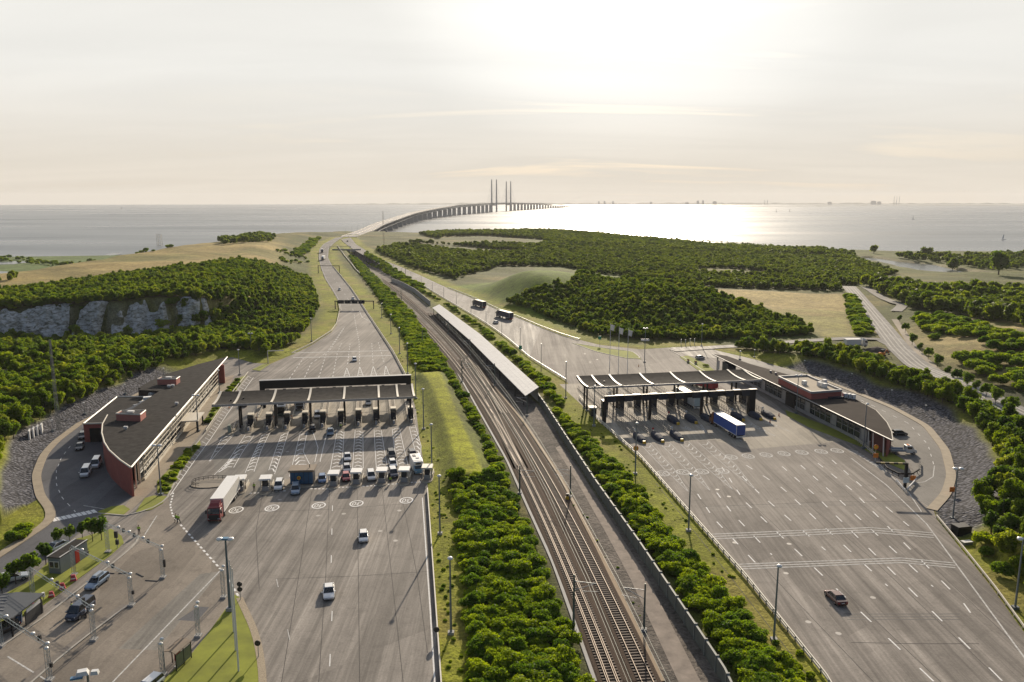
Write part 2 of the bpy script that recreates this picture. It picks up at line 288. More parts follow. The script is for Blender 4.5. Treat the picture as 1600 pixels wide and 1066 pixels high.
def terrain(P, full=False):
    P = np.asarray(P, float).reshape(-1, 2); x, y = P[:, 0], P[:, 1]
    dl = sd(P, PAVE_L); dr = sd(P, PAVE_R); drl = sd(P, POLY_RL); drr = sd(P, POLY_RR); dra = sd(P, RAIL)
    pav = np.maximum(np.maximum(dl, dr), np.maximum(drl, drr)); coast = sd(P, LAND)
    z = base(y).astype(float)
    # left: bank of broken stone, low dark ground, chalk cliff, wooded hill
    le = np.interp(y, LE[:, 1], LE[:, 0]); d = le - x
    left = (d > 0)
    bank = 4.5 * smooth((-dl - 1.0) / 13) * (1 - smooth((y - 290) / 60)) * left
    y0 = np.interp(x, [-330, -270, -200, -150, -120], [352, 350, 356, 372, 392]); wd = np.interp(x, [-150, -118], [10, 110])
    s = smooth((y - y0 - 3.5 * wob(x, y, 9) - 2.2 * wob(x, y * .3, 3.3, .6) - 1.2 * wob(x, y * .3, 1.6, 1.9)) / wd)
    hill = (12.0 + 4.5 * smooth((x + 300) / 150) * (1 - smooth((y - 560) / 200))) * s * smooth((d - 8) / 62) * (1 - 0.55 * smooth((y - 820) / 300)) * smooth((x + 425 + 8 * wob(x, y, 40)) / 75)
    z = z + bank * (1 - s) + np.where(left, hill, 0)
    marsh = left * (1 - smooth((x + 425 + 8 * wob(x, y, 40)) / 75)) * smooth((y - 420) / 160)
    z = z - marsh * (8.2 + z)
    # right: stone bank, grass mound, scrub rise, low coast
    re = np.interp(y, RE[:, 1], RE[:, 0]); e = x - re
    right = (x > 20) & (dr < 0) & (dra < 0) & ((e > 0) | (y < 330)) & (x > np.interp(y, [90, 240, 330, 420], [45, 30, 25, 20]))
    far_side = right & ((x > 85) | (y > 290))
    bk = 4.2 * smooth((-dr - 1.0) / 12) * (1 - smooth((-dr - 22) / 26)) * (1 - smooth((y - 285) / 50)) * ((x > 60) & far_side)
    mx_, my_ = (x - MOUND_C[0]) / 78, (y - MOUND_C[1]) / 82; rr = np.sqrt(mx_ ** 2 + my_ ** 2)
    r2 = np.sqrt(((x - 84) / 70) ** 2 + ((y - 452) / 82) ** 2)
    md = np.maximum(17.0 * (1 - smooth((rr - 0.10) / 1.0)) * smooth((e - 3) / 40), 13.0 * (1 - smooth((r2 - 0.25) / 0.8)) * smooth((e - 5) / 40))
    sc = 8.0 * np.exp(-(((x - 255) / 75) ** 2 + ((y - 320) / 75) ** 2))
    near = smooth((dist_line(P, ROAD_E) - 6) / 22); z = z + bk + np.where(e > 0, md, 0) + np.where(right, sc * near, 0)
    low = smooth((x - 60) / 260) * smooth((y - 520) / 330) * np.where(e > 0, 1, 0)
    z = z - low * (z + 6.2) * 0.92
    # waste ground undulation
    db0 = sd(P, BERM)
    off = smooth((-pav - 3) / 25) * smooth((-dra - 2) / 15) * (1 - marsh) * smooth((-db0 - 4) / 10); dro = dist_line(P, ROAD_E); off = off * smooth((dro - 7) / 14)
    z = z + off * (0.7 * wob(x, y, 17) + 0.9 * wob(x, y, 47, 2.0))
    # grass berm, railway cutting
    db = sd(P, BERM); z = z + 1.9 * smooth((db + 4.6) / 5.2)
    cut = 8.5 * smooth((y - 560) / 380)
    z = z - cut * smooth((dra + 4.5) / 9.0) * (y > 540)
    # roads stay on their own level
    z = np.where(pav > -0.3, base(y), z)
    lag = sd(P, LAGOON); z = z - smooth((lag + 6) / 10) * (z + 9.2) * (lag > -8)
    z = z - (z + 14) * (1 - smooth((coast + 3) / 45)) * np.where((x > -300) & (x < -225) & (y > 1300), smooth((-coast + 12) / 20), 1)
    if full: return z, dict(dl=dl, dr=dr, drl=drl, drr=drr, dra=dra, pav=pav, coast=coast, s=s, d=d, e=e, rr=rr, marsh=marsh, left=left, right=right, bank=bank, bk=bk, db=db, lag=lag, hill=hill, y0=y0, low=low)
    return z
def H(x, y): return float(terrain([(x, y)])[0])
def GT(px, py):
    """point where the view ray first meets the land"""
    dx, dy, dz = ray(px, py); ts = np.geomspace(70, 2200, 700); pts = np.stack([dx * ts, dy * ts], 1)
    zz = terrain(pts); ry = CAMZ + dz * ts; k = np.argmax(ry < zz)
    if ry[k] >= zz[k]: k = len(ts) - 1
    return Vector((pts[k, 0], pts[k, 1], zz[k]))

# ------------------------------------------------------------------ the ground sheet
def build_ground():
    ys = np.concatenate([np.linspace(30, 70, 12)[:-1], np.geomspace(70, 1750, 640)]); us = np.concatenate([np.linspace(-2.2, -0.95, 40)[:-1], np.linspace(-0.95, 0.95, 620), np.linspace(0.95, 2.2, 40)[1:]])
    Y, U = np.meshgrid(ys, us, indexing='ij'); X = U * np.maximum(Y, 60); P = np.stack([X.ravel(), Y.ravel()], 1); x, y = P[:, 0], P[:, 1]
    z, q = terrain(P, True)
    ny, nx = X.shape
    # sink the sheet a little under the paved surfaces, which are sheets of their own
    z = z - 0.35 * smooth((q['pav'] + 0.0) / 1.2) * (1 + smooth((y - 350) / 500) * 1.5)
    mixc = lambda c, k, w: c * (1 - w[:, None]) + np.array(k) * w[:, None]
    n1, n2, n3 = wob(x, y, 23), wob(x, y, 7, 1.3), wob(x, y, 61, 0.4)
    c = np.tile(np.array([0.085, 0.095, 0.026]), (len(P), 1))
    c = mixc(c, (0.17, 0.145, 0.048), smooth((n1 + 0.5 * n2 + 0.2) / 1.2))
    c = mixc(c, (0.115, 0.145, 0.026), q['right'] * (x < 140) * smooth((y - 330) / 80) * .75)
    grn = smooth((y - 620) / 200) * q['right']; c = mixc(c, (0.11, 0.125, 0.035), grn * .8)
    # dry hill pasture on the left, dry field on the right
    dry = np.where(q['left'], smooth((q['hill'] - 3) / 6) * smooth((y - 360) / 100), 0); c = mixc(c, (0.33, 0.25, 0.095), dry * (0.65 + 0.35 * smooth(n1 + 0.5)))
    c = mixc(c, (0.17, 0.16, 0.05), dry * smooth((n3 + 0.3 * n2 - 0.25) * 2.0) * 0.8)
    fr = smooth((sd(P, FIELD_R) + 3) / 8); c = mixc(c, (0.36, 0.28, 0.115), fr); c = mixc(c, (0.20, 0.20, 0.055), fr * smooth((n3 + n2 * 0.4) * 1.6) * 0.7)
    mo = np.where(q['e'] > 0, 1 - smooth((q['rr'] - 1.0) / 0.3), 0); c = mixc(c, (0.115, 0.165, 0.016), mo); c = mixc(c, (0.19, 0.21, 0.03), mo * smooth(n1 * 1.5 - 0.2) * 0.45)
    sc = np.exp(-(((x - 250) / 90) ** 2 + ((y - 320) / 90) ** 2)); sc = smooth((sc - 0.2) * 2.0) * q['right']; c = mixc(c, (0.30, 0.235, 0.10), sc); c = mixc(c, (0.12, 0.13, 0.035), sc * smooth((n2 + n1) * 1.3) * 0.7)
    c = mixc(c, (0.12, 0.17, 0.055), q['marsh'] * 0.9)
    for S_ in (STRIP_M, STRIP_R, STRIP_S): c = mixc(c, (0.075, 0.105, 0.018), smooth((sd(P, S_) + 0.5) / 1.5))
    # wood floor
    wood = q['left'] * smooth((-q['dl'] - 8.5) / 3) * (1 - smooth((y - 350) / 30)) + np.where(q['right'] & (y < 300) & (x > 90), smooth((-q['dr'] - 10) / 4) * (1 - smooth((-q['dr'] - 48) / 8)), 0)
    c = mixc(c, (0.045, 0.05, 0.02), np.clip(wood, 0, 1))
    # mown verges next to the paving
    vg = np.clip(1 - smooth((np.minimum(-q['pav'], 40) - 6) / 8), 0, 1) * (q['pav'] < 0.5); c = mixc(c, (0.23, 0.24, 0.018), vg * 0.8); c = mixc(c, (0.24, 0.20, 0.05), vg * smooth((n2 + 0.3 * n1) * 1.5) * 0.7)
    c = mixc(c, (0.27, 0.28, 0.018), smooth((q['db'] + 1) / 1.5)); c = mixc(c, (0.13, 0.15, 0.02), smooth((q['db'] + 5) / 1.5) * (1 - smooth((q['db'] + 0.8) / 1)) * (.5 + .5 * smooth(n2 * 2)))  # berm: sunlit top and shaded slopes put into the grass colour
    # chalk face, stone banks, railway land, shore
    slope = q['s'] * (1 - q['s']) * 4; xw = x + 4.5 * wob(x, y, 6.0, .3) + 2 * wob(x, y, 2.5, 1.3) + .5 * (y - 357); pk = sum(smooth((xw - a) / 2) * (1 - smooth((xw - b) / 2)) for a, b in ((-262, -236), (-229, -209), (-205, -190), (-182, -166), (-160, -154), (-151, -145))); ch = slope * q['left'] * pk * smooth((n2 * 0.7 + 0.7 * wob(x, y * .35, 4.1, 2) + 0.75) * 1.6); c = mixc(c, (0.20, 0.19, 0.13), np.clip(ch * 1.2, 0, 1) * .7)
    st = np.where(q['left'] & (y < 330), smooth(-q['dl'] / 0.8) * (1 - smooth((-q['dl'] - 7.0 - 1.6 * n2 - 1.4 * n1) / 2.0)) * (1 - smooth((y - 278) / 12)) * smooth((y - 118) / 4), 0)
    st2 = np.where((x > 60) & q['right'], smooth(-q['dr'] / 0.8) * (1 - smooth((-q['dr'] - 8.2 - 1.6 * n2 - 1.2 * n1) / 2.0)) * smooth((y - 140 - 0.2 * (x - 90)) / 4) * (1 - smooth((y - 292) / 6)), 0)
    stone = np.clip(st + st2, 0, 1); c = mixc(c, (0.115, 0.115, 0.128), stone)
    ra = smooth((q['dra'] + 0.5) / 1.0); c = mixc(c, (0.155, 0.135, 0.115), ra); c = mixc(c, (0.085, 0.078, 0.07), ra * smooth((n2 + n1 * 0.5) * 1.4) * 0.6)
    c = mixc(c, (0.30, 0.27, 0.21), smooth((12 - q['coast']) / 8) * (q['coast'] > -60)); c = mixc(c, (0.26, 0.22, 0.15), smooth((q['lag'] + 9) / 4) * (q['lag'] < 0) * 0.6)
    idx = np.arange(ny * nx).reshape(ny, nx)
    f = np.stack([idx[:-1, :-1].ravel(), idx[:-1, 1:].ravel(), idx[1:, 1:].ravel(), idx[1:, :-1].ravel()], 1)
    me = bpy.data.meshes.new('ground'); me.vertices.add(len(P)); me.vertices.foreach_set('co', np.column_stack([P, z]).astype(np.float32).ravel())
    me.loops.add(f.size); me.loops.foreach_set('vertex_index', f.ravel().astype(np.int32)); me.polygons.add(len(f)); me.polygons.foreach_set('loop_start', np.arange(0, f.size, 4, dtype=np.int32)); me.polygons.foreach_set('loop_total', np.full(len(f), 4, np.int32))
    me.update(); me.polygons.foreach_set('use_smooth', np.ones(len(f), bool))
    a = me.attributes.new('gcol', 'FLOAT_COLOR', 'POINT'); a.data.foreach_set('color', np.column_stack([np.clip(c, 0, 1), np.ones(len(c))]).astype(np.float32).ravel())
    a = me.attributes.new('stone', 'FLOAT', 'POINT'); a.data.foreach_set('value', stone.astype(np.float32))
    m = bpy.data.materials.new('land'); m.use_nodes = True; t = m.node_tree; b = t.nodes['Principled BSDF']; L = t.links.new
    geo = N(t, 'ShaderNodeNewGeometry'); at = N(t, 'ShaderNodeAttribute', attribute_name='gcol'); sa = N(t, 'ShaderNodeAttribute', attribute_name='stone')
    acc = None
    for scl, lo, hi in ((0.035, 0.72, 1.28), (0.3, 0.62, 1.38), (1.6, 0.52, 1.48)):
        n = N(t, 'ShaderNodeTexNoise', i_Scale=scl, i_Detail=5.0, i_Roughness=0.65); L(geo.outputs['Position'], n.inputs['Vector'])
        k = N(t, 'ShaderNodeMapRange', i_1=0.3, i_2=0.7, i_3=lo, i_4=hi); L(n.outputs[0], k.inputs[0])
        if acc is None: acc = k
        else:
            qn = N(t, 'ShaderNodeMath', operation='MULTIPLY'); L(acc.outputs[0], qn.inputs[0]); L(k.outputs[0], qn.inputs[1]); acc = qn
    vo = N(t, 'ShaderNodeTexVoronoi', i_Scale=1.5); L(geo.outputs['Position'], vo.inputs['Vector']); sp = N(t, 'ShaderNodeSeparateColor'); L(vo.outputs['Color'], sp.inputs[0])
    sk = N(t, 'ShaderNodeMapRange', i_3=0.45, i_4=1.6); L(sp.outputs[0], sk.inputs[0]); ed = N(t, 'ShaderNodeMapRange', i_1=0.25, i_2=0.75, i_3=1.0, i_4=0.35); L(vo.outputs['Distance'], ed.inputs[0])
    sm = N(t, 'ShaderNodeMath', operation='MULTIPLY'); L(sk.outputs[0], sm.inputs[0]); L(ed.outputs[0], sm.inputs[1])
    fx = N(t, 'ShaderNodeMix', data_type='FLOAT'); L(sa.outputs['Fac'], fx.inputs[0]); L(acc.outputs[0], fx.inputs[2]); L(sm.outputs[0], fx.inputs[3])
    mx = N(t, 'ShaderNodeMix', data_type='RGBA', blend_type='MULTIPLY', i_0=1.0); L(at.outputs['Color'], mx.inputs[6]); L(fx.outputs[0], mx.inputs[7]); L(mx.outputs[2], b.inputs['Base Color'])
    b.inputs['Roughness'].default_value = 0.95; b.inputs['Specular IOR Level'].default_value = 0.15
    bs = N(t, 'ShaderNodeMath', operation='MULTIPLY', i_1=-1.0); L(vo.outputs['Distance'], bs.inputs[0])
    hx = N(t, 'ShaderNodeMix', data_type='FLOAT'); L(sa.outputs['Fac'], hx.inputs[0]); L(n.outputs[0], hx.inputs[2]); L(bs.outputs[0], hx.inputs[3])
    bp = N(t, 'ShaderNodeBump', i_Strength=0.9, i_Distance=0.35); L(hx.outputs[0], bp.inputs['Height']); L(bp.outputs[0], b.inputs['Normal'])
    me.materials.append(m); o = bpy.data.objects.new('ground', me); COL.objects.link(o); return struct(o)
build_ground()
# ------------------------------------------------------------------ the chalk face, broken rock in the quarry wall
def build_cliff():
    xs = np.arange(-285, -132, .55); ts = np.linspace(-.12, 1.12, 46); Xg, Tg = np.meshgrid(xs, ts, indexing='ij'); x, t = Xg.ravel(), Tg.ravel()
    y0 = np.interp(x, [-330, -270, -200, -150, -120], [352, 350, 356, 372, 392]); y = y0 + 11 * t + 3.5 * wob(x, y0, 9)
    z = terrain(np.stack([x, y], 1)); rg = lambda a, b, k: 1 - np.abs(wob(a, b, 1.0, k))
    bulge = 2.9 * rg(x / 5.5 + t, z / 9, .2) + 1.6 * rg(x / 2.2 + .6 * t, z / 3.4, 1.1) + .7 * rg(x / .9, z / 1.3, 2.3) - 2.3
    xw = x + 4.5 * wob(x, y, 6.0, .3); pk = sum(smooth((xw - a) / 4) * (1 - smooth((xw - b) / 4)) for a, b in ((-266, -238), (-231, -208), (-204, -189), (-183, -165), (-160, -153), (-151, -143)))
    edge = smooth((t + .12) / .2) * (1 - smooth((t - .86 + .22 * wob(x, t * 6, 5, .8)) / .2)) * pk; out = bulge * edge - 1.6 * (1 - edge)
    P = np.column_stack([x, y - out, z + .25 * out]); nx, nt_ = Xg.shape; idx = np.arange(nx * nt_).reshape(nx, nt_); f = np.stack([idx[:-1, :-1].ravel(), idx[1:, :-1].ravel(), idx[1:, 1:].ravel(), idx[:-1, 1:].ravel()], 1)
    keep = (edge[f].max(1) > .05); f = f[keep]; me = bpy.data.meshes.new('chalk_cliff'); me.from_pydata([tuple(p) for p in P], [], [tuple(int(i) for i in q) for q in f]); me.update()
    m = bpy.data.materials.new('chalk'); m.use_nodes = True; tr = m.node_tree; b = tr.nodes['Principled BSDF']; L = tr.links.new; geo = N(tr, 'ShaderNodeNewGeometry'); mp = N(tr, 'ShaderNodeMapping'); mp.inputs['Scale'].default_value = (.35, .35, .9); L(geo.outputs['Position'], mp.inputs[0])
    n = N(tr, 'ShaderNodeTexNoise', i_Scale=1.1, i_Detail=8.0, i_Roughness=.72, i_Distortion=.8); L(mp.outputs[0], n.inputs['Vector']); cr = N(tr, 'ShaderNodeValToRGB'); e = cr.color_ramp.elements; e[0].position = .36; e[0].color = (.10, .11, .075, 1); e[1].position = .56; e[1].color = (.55, .55, .54, 1); k = e.new(.46); k.color = (.30, .29, .26, 1); L(n.outputs[0], cr.inputs[0]); L(cr.outputs[0], b.inputs['Base Color']); b.inputs['Roughness'].default_value = .95
    bp = N(tr, 'ShaderNodeBump', i_Strength=.8, i_Distance=.4); L(n.outputs[0], bp.inputs['Height']); L(bp.outputs[0], b.inputs['Normal']); me.materials.append(m); o = bpy.data.objects.new('chalk_cliff', me); COL.objects.link(o); struct(o)
build_cliff()
# ------------------------------------------------------------------ sea, ponds
def water_mat(name, col, rough, sc, bump):
    m = bpy.data.materials.new(name); m.use_nodes = True; t = m.node_tree; b = t.nodes['Principled BSDF']; L = t.links.new
    b.inputs['Base Color'].default_value = (*col, 1); b.inputs['IOR'].default_value = 1.33
    geo = N(t, 'ShaderNodeNewGeometry'); mp = N(t, 'ShaderNodeMapping'); mp.inputs['Scale'].default_value = (1, 1.6, 1); mp.inputs['Rotation'].default_value = (0, 0, 0.3); L(geo.outputs['Position'], mp.inputs[0])
    n = N(t, 'ShaderNodeTexNoise', i_Scale=sc, i_Detail=6.0, i_Roughness=0.6); L(mp.outputs[0], n.inputs['Vector'])
    mp2 = N(t, 'ShaderNodeMapping'); mp2.inputs['Scale'].default_value = (0.25, 1.0, 1); L(geo.outputs['Position'], mp2.inputs[0])
    w = N(t, 'ShaderNodeTexNoise', i_Scale=0.0032, i_Detail=6.0, i_Roughness=0.55); L(mp2.outputs[0], w.inputs['Vector'])
    k = N(t, 'ShaderNodeMapRange', i_1=0.35, i_2=0.65, i_3=rough * 0.72, i_4=rough * 1.2); L(w.outputs[0], k.inputs[0]); L(k.outputs[0], b.inputs['Roughness'])
    bp = N(t, 'ShaderNodeBump', i_Strength=bump, i_Distance=0.6); L(n.outputs[0], bp.inputs['Height']); L(bp.outputs[0], b.inputs['Normal'])
    return m
sea_m = water_mat('sea_water', (0.06, 0.08, 0.095), 0.32, 0.12, 0.35); pond_m = water_mat('pond_water', (0.06, 0.075, 0.075), 0.24, 0.4, 0.05)
mb = MB(); k = 96; mb.add([(16300 * cos(2 * pi * i / k), 16300 * sin(2 * pi * i / k), -10) for i in range(k)], [tuple(range(k))], sea_m); struct(mb.obj('sea'))
for nm, pts, z in (('lagoon_water', None, -7.5), ('marsh_pool_water', [(-60, 411), (0, 409.5), (30, 408), (56, 409), (20, 413), (-60, 415)], -8.0), ('marsh_pool_water', [(-60, 426), (0, 424), (28, 425), (18, 430), (-60, 434)], -8.0), ('marsh_pool_water', [(164, 397.5), (178, 395.5), (193, 395), (184, 398), (172, 399.5)], -8.0), ('marsh_pool_water', [(100, 410.5), (112, 409.6), (114, 412), (103, 412.5)], -8.0)):
    poly = LAGOON if pts is None else PX(pts, z); c = np.mean(poly, 0); grow = 1.06 if pts is None else 1.0
    struct(MB().sheet([tuple(c + (np.array(p) - c) * grow) for p in poly], z, pond_m).obj(nm))
# far shores across the water, faint in the haze
shore_m = mat('far_land', (0.09, 0.10, 0.07), 0.95, var=0.3, scale=0.004)
def far_shore(name, x0, x1, y, h, d, seed):
    r = random.Random(seed); n = int((x1 - x0) / 90); A = []; B = []; C = []
    for i in range(n + 1):
        x = x0 + (x1 - x0) * i / n; e = min(1, 6 * i / n, 6 * (n - i) / n); hh = (h * (0.55 + 0.6 * r.random()) + 0.4) * e
        A.append((x, y - 40 * e, -10.3)); B.append((x, y + d * 0.3, -10 + hh)); C.append((x, y + d, -10.3))
    mb = MB(); mb.ribbon(A[::-1], B[::-1], shore_m); mb.ribbon(B[::-1], C[::-1], shore_m); return struct(mb.obj(name))
far_shore('far_coast', -4200, 11500, 14900, 32, 700, 1)
far_shore('low_island', 860, 4200, 9900, 4, 260, 2); far_shore('low_island', 3300, 8600, 11000, 7, 400, 3)

# ------------------------------------------------------------------ paved surfaces
ASPH = asphalt('asphalt_plaza', (0.215, 0.195, 0.172)); ASPH_R = asphalt('asphalt_right', (0.228, 0.206, 0.182), dirx=(-0.15, 0.985), rough=0.85)
ASPH_RD = asphalt('asphalt_road', (0.175, 0.163, 0.15), dirx=(-0.35, 0.93), streak=0.15); ASPH_YARD = asphalt('asphalt_yard', (0.21, 0.182, 0.15), dirx=(0.5, 0.86), streak=0.12)
ASPH_BACK = asphalt('asphalt_service', (0.115, 0.115, 0.12), dirx=(0.3, 0.9), streak=0.08); CONC = asphalt('concrete_slab', (0.30, 0.27, 0.22), streak=0.35, rough=0.82)
CONC_D = asphalt('worn_concrete', (0.20, 0.185, 0.16), streak=0.3, rough=0.5); FLAG = asphalt('paving_flags', (0.30, 0.255, 0.195), streak=0.05, rough=0.8)
def sheet(name, px, z, m, world=False): return struct(MB().sheet(px if world else PX(px, 0), z, m).obj(name))
sheet('toll_plaza_left', PAVE_L, 0.0, ASPH, True); sheet('toll_plaza_right', PAVE_R, 0.0, ASPH_R, True)
def resample(px, n, z=None):
    P = [np.array(G(a, b, z)) for a, b in px]; s = np.concatenate([[0], np.cumsum([np.linalg.norm(b - a) for a, b in zip(P[:-1], P[1:])])]); t = np.linspace(0, s[-1], n); P = np.array(P)
    return np.stack([np.interp(t, s, P[:, i]) for i in range(3)], 1)
def smoothl(P, k=3):
    for _ in range(k): Q = P.copy(); Q[1:-1] = 0.25 * P[:-2] + 0.5 * P[1:-1] + 0.25 * P[2:]; P = Q
    return P
def road(name, l, r, n, m, dz=0.03):
    A = smoothl(resample(l, n)); B = smoothl(resample(r, n))
    for Q in (A, B): Q[:, 2] = base(Q[:, 1]) + dz + 0.12 * smooth((Q[:, 1] - 400) / 600)
    o = MB().ribbon(A, B, m).obj(name); struct(o); return A, B
RL_A, RL_B = road('motorway_left', ROAD_LE, ROAD_LR, 90, ASPH_RD); RR_A, RR_B = road('motorway_right', ROAD_RL, ROAD_RR, 90, ASPH_RD)
def draped(name, line, w, m, dz=0.12, n=60):
    P = np.array([(p[0], p[1], 0) for p in line]); s = np.concatenate([[0], np.cumsum(np.linalg.norm(np.diff(P, axis=0), axis=1))]); t = np.linspace(0, s[-1], n)
    Q = smoothl(np.stack([np.interp(t, s, P[:, i]) for i in range(3)], 1)); T = np.gradient(Q, axis=0); T /= np.linalg.norm(T, axis=1)[:, None]; Nn = np.stack([-T[:, 1], T[:, 0], 0 * T[:, 0]], 1)
    A, B = Q + Nn * w / 2, Q - Nn * w / 2
    zz = np.maximum.reduce([terrain(A[:, :2]), terrain(B[:, :2]), terrain(Q[:, :2])]); zz = smoothl(np.stack([zz, zz, zz], 1), 4)[:, 0]
    A[:, 2] = zz + dz; B[:, 2] = zz + dz; o = MB().ribbon(A, B, m).obj(name); struct(o); return A, B, Q
def gw(px): return [tuple(GT(a, b)[:2]) for a, b in px]
WORN = asphalt('asphalt_country_road', (0.20, 0.19, 0.175), dirx=(-0.35, 0.9), streak=0.35)
EA, EB, EQ = draped('country_road', ROAD_E, 9.5, WORN, 0.25, 80)
RMK = mat('pale_tyre_track', (.42, .40, .36), .9, var=.3, scale=.4, spec=.1)
for f_ in (.22, .40, .62, .80): C_ = EA * (1 - f_) + EB * f_; D_ = EA * (1 - f_ - .06) + EB * (f_ + .06); struct(MB().ribbon(C_ + (0, 0, .05), D_ + (0, 0, .05), RMK).obj('worn_track'))
draped('side_road', PX([(1050, 548), (1120, 543), (1200, 540), (1290, 535), (1375, 530), (1410, 548)], 0), 6, WORN, 0.2, 50)
draped('side_road', PX([(1352, 448), (1372, 462), (1400, 478), (1412, 478), (1400, 488)], 0), 6, WORN, 0.3, 40)
draped('cycle_path', PX([(1398, 500), (1430, 548), (1470, 585), (1530, 625), (1590, 660), (1660, 700)], 0), 3.2, FLAG, 0.2, 60)
draped('footpath', PX([(1216, 396), (1228, 403), (1237, 410)], -3), 5, FLAG, 0.8, 12)
# surfaces of other ages and materials on the plazas, each a sheet 4 mm above the one below
sheet('customs_yard', [(-60, 1120), (-60, 985), (0, 1012), (60, 972), (120, 924), (165, 889.5), (218, 848), (214, 815), (262, 777), (268, 800), (278, 816), (345, 890), (377, 940), (362, 950), (325, 988), (296, 1024), (250, 1066), (232, 1120)], 0.004, ASPH_YARD)
sheet('service_road_left', [(-60, 905), (0, 868), (78, 815), (80, 796), (63, 777), (56, 743), (68, 712), (87, 691), (126, 662), (160, 660), (165, 700), (205, 777), (150, 806), (110, 845), (0, 925), (-60, 960)], 0.004, ASPH_BACK)
sheet('concrete_lane', [(185, 1014), (313, 897), (345, 893), (245, 1016)], 0.008, CONC_D)
sheet('concrete_apron', [(1085, 640), (1180, 640), (1240, 650), (1315, 690), (1172, 702), (1120, 690)], 0.004, CONC)
sheet('footway', [(205, 778), (246, 700), (318, 625), (350, 590), (366, 586), (345, 640), (318, 672), (262, 742), (232, 772), (196, 806), (183, 806)], 0.008, FLAG)
sheet('concrete_apron', [(330, 712), (420, 716), (447, 742), (430, 780), (360, 778), (342, 750)], 0.004, CONC_D)
sheet('service_road_right', [(1048, 543), (1093, 541), (1125, 549), (1180, 562), (1264, 586), (1343, 617), (1395, 638), (1448, 667), (1477, 704), (1487, 743), (1479, 772), (1458, 796), (1410, 765), (1430, 740), (1420, 720), (1390, 690), (1368, 645), (1290, 605), (1200, 575), (1120, 560), (1075, 556)], 0.004, asphalt('asphalt_ring', (0.19, 0.178, 0.16), streak=0.1))
def lane_patch(fr, a0, a1, b0, b1, z, m, name='concrete_lane'): struct(MB().sheet([fr.p(a0, b0)[:2], fr.p(a1, b0)[:2], fr.p(a1, b1)[:2], fr.p(a0, b1)[:2]], z, m).obj(name))
ISL_L = [-12.8 + 4.92 * k for k in range(10)]
for k in range(-1, 10): lane_patch(LF, ISL_L[0] - 4.92 + 0.95 + 4.92 * k if k >= 0 else -20.0, (ISL_L[k] - 0.95) if k >= 0 else ISL_L[0] - 6.0, -6, 32, 0.004, CONC if k > 0 else CONC_D)
ISL_R = [RF.inv(G(a, b, 0))[0] for a, b in [(1002.5, 690), (1030, 687.5), (1058.7, 685), (1053.7, 660), (1080, 657.5), (1108.7, 658.7), (1157, 656), (1185, 655), (1206, 653.7)]]
lane_patch(RF, -26, 24, -36, 34, 0.003, CONC, 'concrete_apron')
# kerbs and pale kerbside paths
def curb(name, px, w, h, m, z=None, n=None, world=None):
    P = np.array([tuple(G(a, b, 0)) for a, b in px]) if world is None else np.array(world); s = np.concatenate([[0], np.cumsum(np.linalg.norm(np.diff(P, axis=0), axis=1))])
    n = n or max(2, int(s[-1] / 2.5)); t = np.linspace(0, s[-1], n); Q = np.stack([np.interp(t, s, P[:, i]) for i in range(3)], 1)
    if len(P) > 2: Q = smoothl(Q, 2)
    T = np.gradient(Q, axis=0); T /= np.linalg.norm(T, axis=1)[:, None]; Nn = np.stack([-T[:, 1], T[:, 0], 0 * T[:, 0]], 1); A, B = Q + Nn * w / 2, Q - Nn * w / 2; up = np.array([0, 0, h])
    mb = MB(); mb.ribbon(A + up, B + up, m); mb.ribbon(A, A + up, m); mb.ribbon(B + up, B, m); return struct(mb.obj(name)), Q
KERB = mat('kerb_stone', (0.34, 0.32, 0.28), 0.8, var=0.2, scale=0.8)
for px, w in (([(126, 661), (87, 690), (68, 711), (56, 743), (63, 777), (80, 796), (79, 815), (-20, 880)], 1.8), ([(126, 661), (185, 631), (262, 593), (330, 568)], 1.5), ([(1264, 585), (1343, 616), (1395, 637), (1448, 666), (1477, 703), (1487, 743), (1479, 772), (1456, 797)], 2.0)): curb('kerbside_path', px, w, 0.14, mat('kerb_path', (0.30, 0.245, 0.17), 0.85, var=0.2, scale=0.6))
for px in ([(217, 838), (217.6, 847.5), (165, 889.5), (120, 924), (60, 972), (0, 1012)], [(196, 806), (214, 804), (236, 798), (255, 788), (263, 776)], [(148, 802), (160, 806), (196, 806)], [(262, 776), (300, 702), (322, 676), (350, 634), (388, 588)], [(1048, 548), (1070, 560), (1095, 577), (1110, 585)], [(894, 536), (950, 545), (988, 549), (1003, 561), (978, 560), (932, 550), (894, 536)]): curb('kerb', px, 0.35, 0.13, KERB)
curb('gravel_kerb', [(374, 935), (383, 955), (398, 985), (408, 1030), (411, 1066), (411, 1110)], 1.0, 0.125, mat('kerb_gravel', (0.33, 0.27, 0.19), 0.95, var=0.45, scale=6))
curb('median_strip', [(196, 946), (120, 1002), (78, 1036), (40, 1070)], 1.3, 0.12, mat('median_fill', (0.16, 0.14, 0.12), 0.9, var=0.3)); curb('kerb', [(200, 946.5), (124, 1003), (83, 1037), (45, 1071)], 0.3, 0.16, KERB)
LAWN = mat('lawn', (0.20, 0.22, 0.016), 0.95, var=0.35, scale=0.25, bump=0.3)
